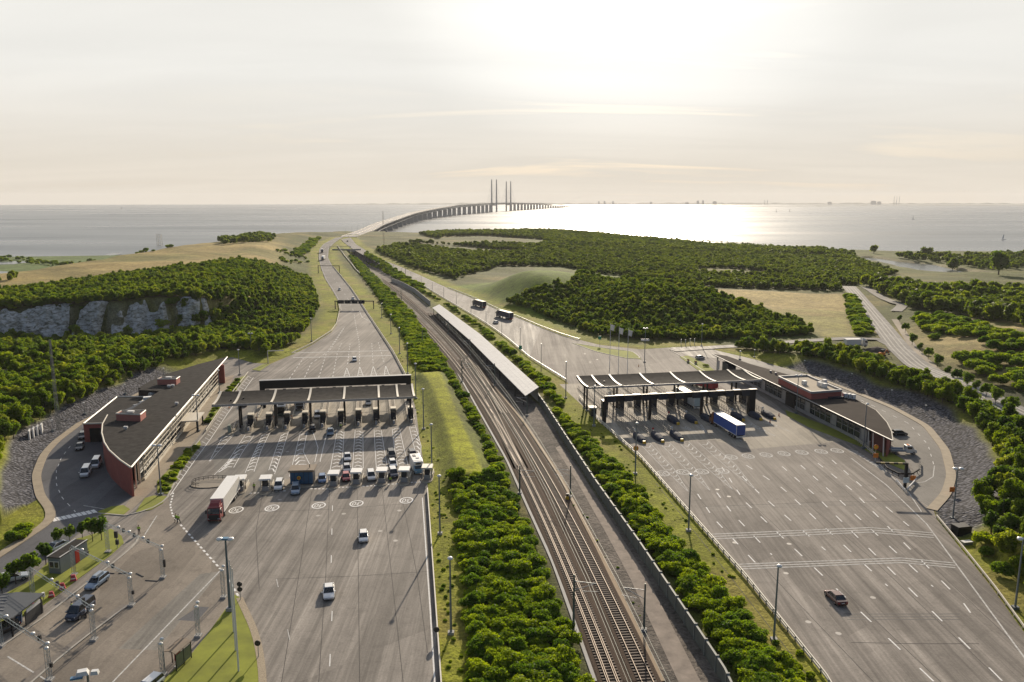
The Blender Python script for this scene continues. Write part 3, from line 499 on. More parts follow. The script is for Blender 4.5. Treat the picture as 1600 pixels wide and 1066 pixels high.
for px, h in (([(153, 800), (174, 792), (193, 790), (203, 796), (193, 804.5), (161, 805)], 0.1), ([(212, 801), (226, 779), (240, 775), (262, 776), (254, 787), (236, 797)], 0.1), ([(-60, 990), (-60, 920), (0, 933), (45, 909), (74, 880), (114, 844.5), (174, 827), (190, 838), (193.5, 849), (172.5, 868.5), (117, 909), (99, 924), (69, 945), (40, 962), (0, 975)], 0.1), ([(366, 930), (376, 935), (388, 963), (400, 990), (406, 1033), (408, 1066), (408, 1110), (236, 1110), (252, 1066), (298, 1024), (327, 988), (355, 949)], 0.1), ([(894, 536.5), (950, 545.5), (988, 549.5), (1002, 561.5), (978, 560), (932.5, 549.5)], 0.1), ([(1062, 558), (1075, 556), (1105, 570), (1120, 582), (1095, 582)], 0.1), ([(1227, 641), (1264, 655), (1345, 687), (1350, 700), (1264, 668), (1230, 650)], 0.08), ([(1352, 690), (1390, 706), (1414, 720), (1413, 735), (1382, 722), (1350, 702)], 0.08), ([(246, 771), (246, 752), (296, 702), (312, 688), (314, 696), (290, 726), (262, 772)], 0.12), ([(318, 660), (330, 640), (350, 618), (352, 628), (328, 662)], 0.12), ([(352, 614), (366, 594), (386, 586), (372, 604), (352, 632)], 0.12), ([(394, 578), (410, 570), (422, 569), (406, 580)], 0.12)):
    p = PX(px, 0); struct(MB().prism(p, 0.0, h, LAWN).obj('lawn'))
sheet('dark_repair_patch', [(278, 969), (310, 948), (327, 949), (308, 971)], 0.012, ASPH_BACK)

# ------------------------------------------------------------------ painted markings
WHITE = paint('road_paint', (0.80, 0.79, 0.76), wear=0.25); FADED = paint('worn_paint', (0.62, 0.61, 0.58), wear=0.6); DARKL = mat('tar_line', (0.06, 0.06, 0.06), 0.7)
mk = MB(); mf = MB()
def stroke(mb, p, q, w, z=0.016, m=None):
    p = np.array(p[:2], float); q = np.array(q[:2], float); d = q - p; n = np.linalg.norm(d)
    if n < 1e-6: return
    e = np.array([-d[1], d[0]]) / n * w / 2; mb.add([(*(p + e), z), (*(p - e), z), (*(q - e), z), (*(q + e), z)], [(0, 1, 2, 3)], m or WHITE)
def line(px, w=0.16, dash=None, mb=None, m=None, z=0.016, zf=None):
    P = [np.array(G(a, b, 0)[:2]) for a, b in px]
    if dash is None:
        for a, b in zip(P[:-1], P[1:]): stroke(mb or mk, a, b, w, z, m)
        return
    s = np.concatenate([[0], np.cumsum([np.linalg.norm(b - a) for a, b in zip(P[:-1], P[1:])])]); A = np.array(P); t = 0
    at = lambda u: np.array([np.interp(u, s, A[:, 0]), np.interp(u, s, A[:, 1])])
    while t < s[-1]: stroke(mb or mk, at(t), at(min(t + dash[0], s[-1])), w, z, m); t += dash[0] + dash[1]
def strip(l, r, n, up=True, w=0.14, cw=0.34, m=None):
    A = np.array([G(a, b, 0)[:2] for a, b in l]); B = np.array([G(a, b, 0)[:2] for a, b in r])
    for Q in (A, B):
        for a, b in zip(Q[:-1], Q[1:]): stroke(mk, a, b, w, m=m)
    f = lambda Q, t: np.array([np.interp(t, np.linspace(0, 1, len(Q)), Q[:, i]) for i in range(2)])
    for i in range(n):
        t = (i + 0.5) / n; a, b = f(A, t), f(B, t); g = np.linalg.norm(b - a)
        if g < 0.9: continue
        d = f(A, min(1, t + .02)) + f(B, min(1, t + .02)) - a - b; d /= np.linalg.norm(d); a, b = a * 0.86 + b * 0.14, b * 0.86 + a * 0.14
        c = (a + b) / 2 - d * g * 0.36 * (1 if up else -1); stroke(mk, a, c, cw, 0.015, m); stroke(mk, c, b, cw, 0.0155, m)
strip([(348, 682), (327, 721)], [(365, 679.5), (328, 721)], 7); strip([(383, 680), (356, 721), (335, 742)], [(397, 680), (378, 708), (365, 731)], 9)
strip([(410, 679.5), (396, 710), (383, 739)], [(421, 677), (408, 704), (397, 737)], 12); strip([(440, 679.5), (430, 705), (420, 735)], [(450.5, 674.6), (441, 706), (429, 741)], 12)
strip([(469, 677), (461, 710), (452, 745)], [(480, 674), (474, 706), (484, 726)], 8); strip([(527, 672), (522, 700), (516, 734)], [(537.6, 674.6), (536, 703), (534, 732)], 12)
strip([(555, 672), (553, 700), (551, 732)], [(567, 674.6), (567.3, 700), (567.6, 732)], 12); strip([(584.6, 672), (586, 700), (588, 731)], [(595.6, 672), (600, 700), (605, 729)], 12)
strip([(612.7, 670), (616, 698), (621, 728)], [(623.7, 667), (630, 696), (637.5, 727)], 12); strip([(639.5, 667), (645, 690), (653, 722)], [(649, 665), (658, 697), (656, 728)], 9)
line([(488, 672), (497, 700), (492, 722)]); line([(512, 672), (505, 700), (500, 722)])
for a0, a1, ap in (((1003, 697), (1016, 693), (1076, 769)), ((1034, 696), (1046, 691.5), (1110, 767.5)), ((1064, 695), (1076, 690.5), (1145, 765.5)), ((1092, 692.5), (1105, 688.5), (1179.5, 764.5))):
    m1 = (a0[0] + (ap[0] - a0[0]) * .5, a0[1] + (ap[1] - a0[1]) * .52); m2 = (a1[0] + (ap[0] - a1[0]) * .6, a1[1] + (ap[1] - a1[1]) * .5); strip([a0, m1, ap], [a1, m2, ap], 13, up=False, cw=.3, m=FADED)
for a0, a1, ap in (((1062, 668), (1070, 666), (1092, 676)), ((1088, 665), (1096, 663), (1104, 677)), ((1115, 667), (1122, 664), (1160, 690)), ((1164, 662), (1172, 660), (1212, 682)), ((1192, 660), (1199, 658), (1236, 675))): strip([a0, ap], [a1, ap], 6, up=False, cw=.25, m=FADED)
for l in ([(1128, 730), (1162, 782), (1460, 1066), (1510, 1110)], [(1166, 727), (1223, 763), (1387, 916)], [(1222, 729), (1275, 775), (1562, 1060), (1600, 1100)], [(1251, 727), (1292, 763), (1458, 917)], [(1278, 724), (1330, 765), (1506, 943), (1525, 970)], [(1090, 772), (1114, 809), (1195, 895)], [(1120, 770), (1144, 802), (1206, 867)], [(1160, 745), (1184, 769), (1290, 860)], [(1300, 719), (1352, 765), (1420, 822)]): line(l, 0.24, (3.0, 4.5))
line([(1330, 716), (1385, 758), (1448, 819), (1600, 1027), (1650, 1100)], 0.25, m=FADED); line([(1370, 722), (1420, 770), (1440, 800)], 0.2, m=FADED)
for k in range(3):
    dy = k * 3.6; line([(1109 + k * 4, 835 + dy), (1359, 824.5 + dy), (1459, 833 + dy)], 0.28, m=FADED); line([(1151.5 + k * 4, 882 + dy), (1408, 872 + dy), (1493, 880 + dy)], 0.28, m=FADED)
    line([(1318 + k * 3, 959.5 + dy * 1.2), (1500, 959.5 + dy * 1.2)], 0.16, m=DARKL, z=0.012)
    line([(1105, 797 - dy * .7), (1300, 790 - dy * .6), (1440, 791 - dy * .5)], 0.10, m=DARKL, z=0.012)
# hatched strip by the right-hand building's railing
for i in range(12):
    t = i / 11; a = (1325 + 52 * t, 702 + 32 * t); line([a, (a[0] + 16, a[1] + 4 + 4 * t)], 0.35, m=FADED)
line([(1318, 700), (1350, 716), (1392, 742)], 0.15, m=FADED)
# left plaza: yard boundary of short white blocks, lane dashes, edge lines, stop lines
line([(271, 770), (266, 790), (270, 806), (278, 815)], 0.32, (0.95, 0.75)); line([(282, 820), (345, 890)], 0.36, (1.0, 0.8)); line([(358, 906), (378, 942)], 0.36, (1.0, 0.8))
line([(519.5, 790), (517, 900)], 0.14, (3, 9)); line([(519, 955), (514, 1066)], 0.14, (3, 9)); line([(660, 778), (672, 950), (682, 1110)], 0.22)
line([(432, 905), (455, 1010)], 0.12, (3, 14), m=FADED)
line([(176, 1066), (344, 892)], 0.22, m=FADED); line([(12, 1026), (74, 1064)], 0.22, m=FADED); line([(226, 836), (245, 806)], 0.2, m=FADED)
for px in ([(485, 764), (515, 764)], [(528, 762), (552, 761)], [(566, 760), (590, 759)], [(606, 757), (628, 756)], [(642, 754), (664, 753)], [(390, 771), (410, 770)], [(430, 768), (448, 767)]): line(px, 0.5, (0.5, 0.35))
line([(396, 590), (354, 648.6), (330, 684.6), (304, 720), (266, 774)], 0.18); 
for i in range(34):
    t = i / 33; a = np.interp(t, [0, .4, .65, 1], [393, 353, 329, 278]), np.interp(t, [0, .4, .65, 1], [591, 647, 684, 756]); line([a, (a[0] - 6.5, a[1] - 3.5)], 0.25, m=FADED)
for l in ([(452, 592), (474, 560)], [(476, 590), (486, 568), (515, 548), (538, 512)], [(498, 590), (510, 552), (538, 511)], [(520, 589), (527, 551.5), (534, 535)], [(543, 569), (547, 537)], [(562, 569), (561, 533.6), (556, 507.6), (553, 490)], [(583, 568), (580.7, 535)], [(600, 566), (591, 535)]): line(l, 0.2, (3, 3))
for ax, ay, b0, b1, by in ((541.7, 575, 537, 547.5, 590.5), (562, 573.4, 558.5, 568, 589), (583, 572.6, 579, 589, 588), (602.6, 572, 600, 609, 588)): strip([(b0, by), (ax, ay)], [(b1, by), (ax + .2, ay)], 6, up=True, w=0.2, cw=0.35)
line([(456, 551.5), (606, 548)], 1.1, m=FADED); line([(458, 559), (611, 555.6)], 1.1, m=FADED); line([(536, 587), (612, 583)], 0.5, (0.5, 0.5), m=FADED)
line([(559.5, 482), (566, 496), (583, 505)], 0.2)
for i in range(9): t = i / 8; line([(561 + 5 * t + 10 * max(0, t - .5), 482 + 19 * t), (569 + 11 * t, 482 + 19 * t)], 0.25, m=FADED)
# crossing and service-road dashes
for i in range(9): t = i / 8; x, y = 84 + 62 * t, 812 - 13 * t; line([(x - 2.2, y - 2), (x + 3.4, y + 2.4)], 0.75)
line([(110, 697), (96, 715), (88, 735), (88, 757), (97, 778), (118, 800)], 0.14, (2.0, 3.0)); line([(130, 790), (190, 800)], 0.15, m=FADED)
line([(1300, 604), (1370, 637), (1420, 662), (1450, 695), (1460, 730)], 0.15, (2.2, 4)); line([(1460, 728), (1458, 745), (1445, 753), (1430, 755)], 0.2, m=FADED)
for P, dz in ((RL_A, 0.05), (RL_B, 0.05), (RR_A, 0.05), (RR_B, 0.05)): pass
struct(mk.obj('road_markings'))
def offset_line(name, A, B, f, w, m, dash=None):
    Q = A * (1 - f) + B * f; T = np.gradient(Q, axis=0); T /= np.linalg.norm(T, axis=1)[:, None]; Nn = np.stack([-T[:, 1], T[:, 0], 0 * T[:, 0]], 1); mb = MB()
    for i in range(len(Q) - 1):
        if dash and i % 3: continue
        mb.ribbon([Q[i] + Nn[i] * w / 2 + (0, 0, .03), Q[i + 1] + Nn[i + 1] * w / 2 + (0, 0, .03)], [Q[i] - Nn[i] * w / 2 + (0, 0, .03), Q[i + 1] - Nn[i + 1] * w / 2 + (0, 0, .03)], m)
    return struct(mb.obj(name))
for A, B in ((RL_A, RL_B), (RR_A, RR_B)):
    for f, d in ((0.06, None), (0.94, None), (0.5, True)): offset_line('road_markings', A, B, f, 0.22, FADED, d)
# tar joints and iron covers in the asphalt
TAR = mat('tar_joint', (.075, .07, .066), .8, spec=.1); jt = MB()
for px in ([(487, 768), (470, 880), (440, 1066)], [(515, 766), (509, 900), (498, 1066)], [(558, 764), (560, 900), (562, 1066)], [(597, 762), (612, 900), (630, 1066)], [(625, 760), (652, 900), (668, 1020)], [(410, 772), (400, 830), (405, 920)], [(400, 800), (520, 796), (650, 786)], [(430, 905), (560, 900), (668, 893)]): line(px, .09, mb=jt, m=TAR, z=.011)
for px in ([(1025, 755), (1140, 900), (1270, 1066)], [(1060, 745), (1230, 925), (1365, 1066)], [(1120, 735), (1300, 905), (1470, 1066)], [(1190, 725), (1370, 880), (1560, 1060)], [(1260, 716), (1420, 850), (1590, 1010)], [(1098, 792), (1300, 784), (1440, 784)], [(1330, 1004), (1440, 1006), (1530, 1006)]): line(px, .10, mb=jt, m=TAR, z=.011)
struct(jt.obj('tar_joints')); IRON = mat('iron_cover', (.34, .32, .29), .7)
for px, py in ((1148, 848), (1233, 850), (1263, 972), (1364, 934), (1310, 990), (1228, 896), (1121, 765), (1139, 776), (449, 706), (497, 806), (537, 803), (624, 798), (618, 845), (594, 830), (906, 528), (914, 553), (922, 566), (933, 562), (437, 781)):
    g = G(px, py, 0); n = 12; struct(MB().sheet([(g[0] + .45 * cos(2 * pi * i / n), g[1] + .45 * sin(2 * pi * i / n)) for i in range(n)], .0135, IRON).obj('manhole_cover'))
# speed figures painted in rings, facing the traffic
def text_mesh(body, size, m):
    cu = bpy.data.curves.new('t', 'FONT'); cu.body = body; cu.size = size; cu.align_x = 'CENTER'; cu.align_y = 'CENTER'
    o = bpy.data.objects.new('t', cu); COL.objects.link(o); dg = bpy.context.evaluated_depsgraph_get(); me = bpy.data.meshes.new_from_object(o.evaluated_get(dg)); bpy.data.objects.remove(o); me.materials.clear(); me.materials.append(m)
    return [tuple(v.co) for v in me.vertices], [tuple(p.vertices) for p in me.polygons]
TV, TF = text_mesh('30', 2.3, WHITE)
def speed_ring(px, py, rz, s, m):
    mb = MB(); n = 28; g = G(px, py, 0); r1, r0 = 1.45 * s, 1.15 * s; k = 1.25
    ring = lambda r: [(r * cos(2 * pi * i / n), k * r * sin(2 * pi * i / n), 0) for i in range(n)]
    mb.add(ring(r1) + ring(r0), [(i, (i + 1) % n, n + (i + 1) % n, n + i) for i in range(n)], m)
    mb.add([(-0.78 * s * x, -k * .9 * s * y, 0.001) for x, y, z in TV], TF, m); return struct(mb.obj('speed_marking', loc=(g[0], g[1], 0.018), rz=rz))
for p in [(369, 797), (425, 794), (498, 790), (557, 787), (635, 782)]: speed_ring(*p, R(-2), 1.0, WHITE)
for p in [(1142.5, 714.4), (1169, 713), (1197, 711), (1225, 709), (1253, 707), (1283, 705.7), (1308, 704.4)]: speed_ring(*p, R(10), 1.05, FADED)
for p in [(1036, 740), (1067, 738), (1097, 737), (1129, 736)]: speed_ring(*p, R(10), 1.05, FADED)
# ------------------------------------------------------------------ vegetation
LS = [leaf_mat('leaves_shrub', (0.065, 0.134, 0.011), (0.289, 0.357, 0.021), 0.52), leaf_mat('leaves_shrub_dark', (0.048, 0.112, 0.016), (0.167, 0.251, 0.025), 0.49), leaf_mat('leaves_shrub_yellow', (0.099, 0.140, 0.011), (0.377, 0.393, 0.029), 0.55)]
LT = [leaf_mat('leaves_tree', (0.055, 0.116, 0.010), (0.233, 0.297, 0.019), 0.52), leaf_mat('leaves_tree_dark', (0.037, 0.089, 0.016), (0.138, 0.205, 0.027), 0.49), leaf_mat('leaves_tree_pale', (0.076, 0.128, 0.016), (0.286, 0.319, 0.032), 0.53)]
LFAR = [leaf_mat('leaves_far', (0.061, 0.116, 0.016), (0.212, 0.255, 0.028), 0.49), leaf_mat('leaves_far_dark', (0.045, 0.089, 0.018), (0.149, 0.193, 0.028), 0.47)]
BARK = mat('bark', (0.075, 0.058, 0.042), 0.9, var=0.3, scale=4)
def crown_mesh(name, seed, n, rx, h, z0, leaf, m, k=16, flat=1.0):
    r = np.random.default_rng(seed); hz = (h - z0) / 2
    c = r.normal(size=(k, 3)); c /= np.linalg.norm(c, axis=1)[:, None]; c *= (r.random(k) ** 0.45)[:, None] * 0.72; rb = (0.20 + 0.24 * r.random(k)) * (16 / k) ** 0.25
    c[:, 2] = np.where(c[:, 2] < -0.2, c[:, 2] * 0.7, c[:, 2]); bt = r.random(k)
    b = r.choice(k, n, p=rb ** 2 / (rb ** 2).sum()); d = r.normal(size=(n, 3)); d[:, 2] += 0.35; d /= np.linalg.norm(d, axis=1)[:, None]
    p = c[b] + d * (rb[b] * (0.50 + 0.66 * r.random(n) ** 0.8))[:, None]
    p = p * np.array([rx, rx, hz]) * 1.04 + np.array([0, 0, z0 + hz]); p[:, 2] = np.maximum(p[:, 2], 0.1)
    nn = d * 0.9 + r.normal(size=(n, 3)) * 0.55; nn /= np.linalg.norm(nn, axis=1)[:, None]
    t1 = np.cross(nn, r.normal(size=(n, 3))); t1 /= np.linalg.norm(t1, axis=1)[:, None]; t2 = np.cross(nn, t1); s = leaf * (0.55 + 0.9 * r.random(n))[:, None]
    # a bent leaf clump: four points, the middle pair lifted
    v = np.stack([p - t1 * s, p - t2 * s * 0.62 + nn * s * 0.18, p + t1 * s, p + t2 * s * 0.62 + nn * s * 0.18], 1).reshape(-1, 3)
    me = bpy.data.meshes.new(name); me.vertices.add(4 * n); me.vertices.foreach_set('co', v.astype(np.float32).ravel()); me.loops.add(4 * n); me.loops.foreach_set('vertex_index', np.arange(4 * n, dtype=np.int32))
    me.polygons.add(n); me.polygons.foreach_set('loop_start', np.arange(0, 4 * n, 4, dtype=np.int32)); me.polygons.foreach_set('loop_total', np.full(n, 4, np.int32)); me.update()
    a = me.attributes.new('tint', 'FLOAT', 'POINT'); a.data.foreach_set('value', np.repeat(0.45 * bt[b] + 0.55 * r.random(n), 4).astype(np.float32)); me.materials.append(m); return me
def trunk_mesh(seed, h, r0):
    r = random.Random(seed); mb = MB(); mb.cyl((0, 0, -0.4), (0, 0, h * 0.45), r0, BARK, 7, r0 * 0.6)
    for i in range(4): a = r.random() * 6.28; mb.cyl((0, 0, h * (0.22 + 0.06 * i)), (cos(a) * h * .2, sin(a) * h * .2, h * (0.5 + 0.06 * i)), r0 * 0.45, BARK, 5, r0 * 0.12)
    return mb.mesh('trunk')
SHRUBS = [crown_mesh('shrub', 100 + i, 2800, 2.0 + .25 * i % .6, 2.3 + .4 * (i % 3), 0.1, 0.20, LS[(0, 1, 0, 0, 1)[i]], 30) for i in range(5)]
TREES = [crown_mesh('tree', 200 + i, 2400, 2.9 + .25 * (i % 3), (6.4, 8.2, 7.2, 9.0, 6.8, 7.8)[i], 0.5, 0.34, LT[(0, 1, 2, 0, 1, 0)[i]], 32) for i in range(6)]
TRUNKS = [trunk_mesh(300 + i, 7.5, 0.22) for i in range(6)]
FARS = [crown_mesh('far_tree', 400 + i, 620, 3.5, 6.8 + .5 * i, 0.3, 0.72, LFAR[i % 2], 22) for i in range(4)]
SMALL = [crown_mesh('tree', 500 + i, 900, 1.5, 4.6 + .3 * i, 1.3, 0.26, LT[1], 12) for i in range(3)]; SMALL_TR = [trunk_mesh(520 + i, 4.6, 0.09) for i in range(3)]
def poisson(poly, sp, seed, keep=None, jitter=0.8):
    r = np.random.default_rng(seed); A = np.array(poly); lo, hi = A.min(0), A.max(0)
    gx, gy = np.meshgrid(np.arange(lo[0], hi[0] + sp, sp), np.arange(lo[1], hi[1] + sp, sp * 0.87)); gx = gx + (np.arange(gx.shape[0]) % 2)[:, None] * sp / 2
    P = np.stack([gx.ravel(), gy.ravel()], 1) + r.uniform(-jitter, jitter, (gx.size, 2)) * sp; P = P[sd(P, poly) > 0]
    if len(P) and keep is not None: P = P[keep(P)]
    return P
def vis(P): return (np.abs(P[:, 0]) < 0.70 * P[:, 1] + 22)
def gt(px): return [tuple(GT(a, b)[:2]) for a, b in px]
def pavsd(P): return np.maximum.reduce([sd(P, PAVE_L), sd(P, PAVE_R), sd(P, POLY_RL), sd(P, POLY_RR), sd(P, RAIL)])
def far_from_roads(m): return lambda P: (pavsd(P) < -m) & (dist_line(P, ROAD_E) > 5 + m * .3) & (sd(P, LAGOON) < -9) & vis(P)
ZONES = []      # kind, points, scale range, label, group, stuff name
def zone(kind, P, s0, s1, label, group, stuff): ZONES.append((kind, P, s0, s1, label, group, stuff))
zone('shrub', poisson(STRIP_M, 1.5, 1, lambda P: (sd(P, BERM) < -1.2) & (sd(P, STRIP_M) > 0.2) & (P[:, 1] < 420)), 0.42, 0.85, 'leafy green bush in the thicket between the left toll plaza and the railway', 'bushes between the left plaza and the railway', 'thicket')
zone('shrub', poisson(STRIP_M, 2.4, 2, lambda P: (P[:, 1] >= 420)), 0.5, 1.0, 'green bush beside the far railway cutting', 'bushes along the far cutting', 'thicket')
zone('shrub', poisson(STRIP_R, 1.5, 3, lambda P: sd(P, STRIP_R) > 0.6), 0.42, 0.85, 'leafy green bush between the noise wall and the right toll plaza', 'bushes along the noise wall', 'thicket')
zone('shrub', poisson(STRIP_S, 2.4, 4), 0.55, 0.95, 'low green bush between the long silver roof and the motorway', 'bushes along the silver roof', 'thicket')
zone('shrub', poisson(PX([(572, 400), (600, 414), (640, 438), (665, 452), (640, 450), (600, 425), (570, 405)], 0), 4, 5), 0.7, 1.2, 'green bush beside the far railway cutting', 'bushes along the far cutting', 'thicket')
# belts on top of the stone banks
FAR_C = gt([(585, 392), (640, 378), (700, 384), (840, 384), (900, 379), (1100, 380), (1205, 386), (1290, 402), (1340, 407), (1400, 428), (1336, 447), (1310, 455), (1095, 448), (1000, 436), (930, 428), (876, 417), (785, 416), (757, 424), (712, 438), (640, 418)])
def thin(P): return far_from_roads(9)(P) & (wob(P[:, 0], P[:, 1], 70, .7) > -0.75)
def belt_l(P): return (sd(P, PAVE_L) < -8) & (sd(P, PAVE_L) > -46) & vis(P)
zone('tree', poisson([(-330, 100), (-150, 100), (-95, 200), (-85, 300), (-95, 350), (-330, 350)], 2.6, 6, lambda P: belt_l(P)), 0.4, 0.72, 'dense green tree on top of the left stone bank', 'trees on the left stone bank', 'woodland')
zone('tree', poisson([(-400, 200), (-130, 200), (-110, 330), (-128, 395), (-400, 356)], 3.6, 7, lambda P: (sd(P, PAVE_L) < -46) & vis(P) & (P[:, 1] < np.interp(P[:, 0], [-330, -270, -200, -150, -120], [345, 343, 349, 360, 390]))), 0.35, 0.75, 'dark rounded tree in the hollow below the chalk cliff', 'trees below the chalk cliff', 'woodland')
HILL_L = gt([(-60, 462), (0, 458), (90, 447), (200, 432), (290, 421), (370, 410), (440, 422), (484, 438), (503, 470), (503, 505), (485, 531)]) + [(-105, 380), (-118, 340), (-150, 362), (-200, 350), (-270, 345), (-420, 350)]
def on_hill(P): z, q = terrain(P, True); return (q['d'] > 13) & ((q['s'] > 0.93) | (P[:, 0] > -160)) & vis(P)
zone('tree', poisson(HILL_L, 2.5, 8, on_hill), 0.38, 0.62, 'green tree in the dense wood on the left hill', 'trees of the left hill wood', 'woodland')
zone('shrub', poisson([(-330, 340), (-140, 350), (-140, 400), (-330, 372)], 5, 9, lambda P: (np.random.default_rng(3).random(len(P)) < 0.6)), 0.4, 1.7, 'dark bush clinging to the chalk cliff', 'bushes on the chalk cliff', 'thicket')
WOOD_R = gt([(789, 475), (838, 490), (880, 507), (930, 525), (1000, 532), (1100, 532), (1200, 530), (1270, 523), (1245, 505), (1190, 488), (1130, 468), (1085, 452), (1010, 442), (939, 438), (890, 446), (852, 451), (820, 463)])
zone('tree', poisson(WOOD_R, 2.4, 10, far_from_roads(6)), 0.38, 0.60, 'green tree in the wood behind the right toll station', 'trees of the wood behind the right toll station', 'woodland')
zone('tree', poisson(HILL_L, 15, 51, on_hill), 0.55, 0.8, 'taller green tree standing out of the left hill wood', 'taller trees of the left hill wood', 'woodland')
zone('tree', poisson(WOOD_R, 15, 52, far_from_roads(6)), 0.55, 0.78, 'taller green tree standing out of the wood behind the right toll station', 'taller trees behind the right toll station', 'woodland')
zone('shrub', poisson(STRIP_M, 7, 53, lambda P: (sd(P, BERM) < -2.4) & (sd(P, STRIP_M) > 1.2) & (P[:, 1] < 420)), 0.75, 1.05, 'larger leafy bush in the thicket between the left toll plaza and the railway', 'larger bushes between the left plaza and the railway', 'thicket')
zone('far', poisson(FAR_C, 17, 54, thin), 0.6, 0.95, 'tree', '', 'woodland')
def belt_r(P): d = sd(P, PAVE_R); return (d < -np.interp(P[:, 1], [90, 140, 165], [4.5, 5.5, 9.5])) & (d > -np.interp(P[:, 1], [150, 185], [40, 19])) & vis(P) & (dist_line(P, ROAD_E) > 9)
zone('tree', poisson([(40, 60), (62, 100), (85, 170), (105, 240), (80, 300), (72, 335), (150, 335), (175, 250), (175, 60)], 2.5, 11, lambda P: belt_r(P)), 0.42, 0.72, 'bushy green tree on top of the right stone bank', 'trees on the right stone bank', 'woodland')
zone('shrub', poisson(PX([(1600, 985), (1520, 872), (1480, 815), (1540, 850), (1580, 920), (1700, 1100), (1690, 1110)], 0), 3.0, 12, lambda P: sd(P, PAVE_R) < -3), 0.6, 1.1, 'green bush beside the crash barrier of the right toll plaza', 'bushes by the right crash barrier', 'thicket')
zone('far', poisson(FAR_C, 3.9, 13, thin), 0.38, 0.72, 'tree of the broad wood between the motorway and the sea', '', 'woodland')
FAR_R = gt([(1345, 446), (1400, 450), (1460, 458), (1540, 462), (1640, 462), (1660, 540), (1580, 512), (1500, 494), (1440, 488), (1418, 480), (1375, 460)])
zone('far', poisson(FAR_R, 6.5, 14, far_from_roads(5)), 0.8, 1.45, 'round-topped tree', '', 'woodland')
zone('far', poisson(gt([(1390, 404), (1440, 402), (1640, 400), (1640, 420), (1540, 424), (1480, 412), (1420, 408)]), 10, 15, far_from_roads(2)), 0.6, 1.2, 'round-topped tree', '', 'woodland')
zone('far', poisson(gt([(1290, 398), (1330, 398), (1338, 406), (1352, 432), (1350, 440), (1300, 425)]), 7, 16, far_from_roads(2)), 0.6, 1.0, 'tree', '', 'woodland')
zone('shrub', poisson(gt([(1410, 500), (1460, 495), (1560, 520), (1660, 560), (1660, 700), (1590, 650), (1530, 605), (1470, 565)]), 4.6, 17, lambda P: vis(P) & (dist_line(P, ROAD_E) > 16) & (wob(P[:, 0], P[:, 1], 16, 1.1) > -0.25)), 0.7, 1.7, 'dark green bush on the dry scrubby rise beyond the country road', 'bushes on the scrubby rise', 'thicket')
zone('shrub', poisson(PX([(1322, 466), (1334, 464), (1345, 490), (1362, 525), (1342, 528), (1328, 500)], 0), 3.2, 18), 0.8, 1.5, 'bush in the hedge between the dry field and the country road', 'hedge bushes beside the dry field', 'thicket')
zone('shrub', poisson(PX([(1590, 700), (1640, 690), (1700, 760), (1700, 800)], 0), 4, 19), 1.0, 1.8, 'bush', '', 'thicket')
zone('far', poisson(gt([(342, 379), (375, 374), (430, 374), (425, 379), (350, 384)]), 9, 20, lambda P: sd(P, LAND) > 4), 0.7, 1.2, 'tree', '', 'woodland')
zone('shrub', poisson(gt([(462, 392), (490, 374), (500, 374), (486, 392), (470, 402), (455, 400)]), 6, 21, lambda P: (pavsd(P) < -8)), 0.9, 1.8, 'bush', '', 'thicket')
zone('far', poisson(PX([(80, 417), (150, 410), (152, 413), (100, 420)], -7), 12, 22), 0.5, 1.1, 'tree', '', 'woodland')
zone('shrub', poisson(gt([(-40, 402), (240, 393), (240, 396), (-40, 405)]), 11, 23, lambda P: sd(P, LAND) > 6), 0.7, 1.7, 'bush', '', 'thicket')
zone('shrub', poisson(gt([(236, 388), (268, 387), (268, 390), (236, 391)]), 5, 24), 0.8, 1.6, 'bush', '', 'thicket')
zone('shrub', poisson(gt([(420, 395), (480, 385), (490, 410), (430, 410)]), 9, 25, lambda P: (pavsd(P) < -10) & (wob(P[:, 0], P[:, 1], 20) > 0.2)), 0.5, 1.2, 'bush', '', 'thicket')
zone('far', poisson(gt([(-30, 445), (30, 430), (36, 434), (-30, 452)]), 9, 26), 0.5, 1.0, 'tree', '', 'woodland')
for px, sp, sd_ in (([(250, 768), (250, 752), (296, 704), (310, 692), (312, 698), (288, 724), (262, 770)], 1.5, 27), ([(320, 662), (330, 644), (348, 624), (350, 630), (328, 660)], 1.6, 28), ([(355, 612), (368, 596), (382, 588), (370, 606), (354, 630)], 1.8, 29)):
    zone('shrub', poisson(PX(px, 0), sp, sd_), 0.28, 0.5, 'low clipped hedge bush in the bed along the left station building', 'hedge bushes along the left station building', 'thicket')
zone('shrub', poisson(PX([(0, 850), (20, 836), (60, 812), (76, 803), (74, 810), (30, 845), (0, 862)], 0), 2.6, 30), 0.6, 1.0, 'dark bush on the bank above the zebra crossing', 'bushes above the zebra crossing', 'thicket')
COASTW = [(-60, 1010), (430, 1000), (430, 1130), (330, 1235), (240, 1360), (100, 1432), (-60, 1432), (-110, 1420), (-150, 1300)]; FLD = PX([(690, 372), (770, 371), (850, 376), (846, 385), (760, 386), (692, 381)], 6)
zone('far', poisson(COASTW, 5.0, 41, lambda P: (sd(P, LAND) > 6) & (sd(P, FLD) < -2) & far_from_roads(12)(P)), 0.55, 0.95, 'tree', '', 'woodland')
zone('shrub', poisson(PX([(1010, 985), (930, 850), (880, 770), (890, 765), (945, 850), (1030, 990)], 0), 2.2, 42, lambda P: np.random.default_rng(6).random(len(P)) < .5), 0.08, 0.2, 'small weed tuft on the gravel beside the tracks', 'weed tufts beside the tracks', 'thicket')
zone('shrub', poisson(PX([(672, 762), (700, 742), (716, 900), (730, 1066), (696, 1066), (684, 900)], 0), 1.5, 31, lambda P: np.random.default_rng(5).random(len(P)) < .5), 0.06, 0.22, 'small weed tuft on the verge of the left toll plaza', 'weed tufts on the plaza verge', 'thicket')
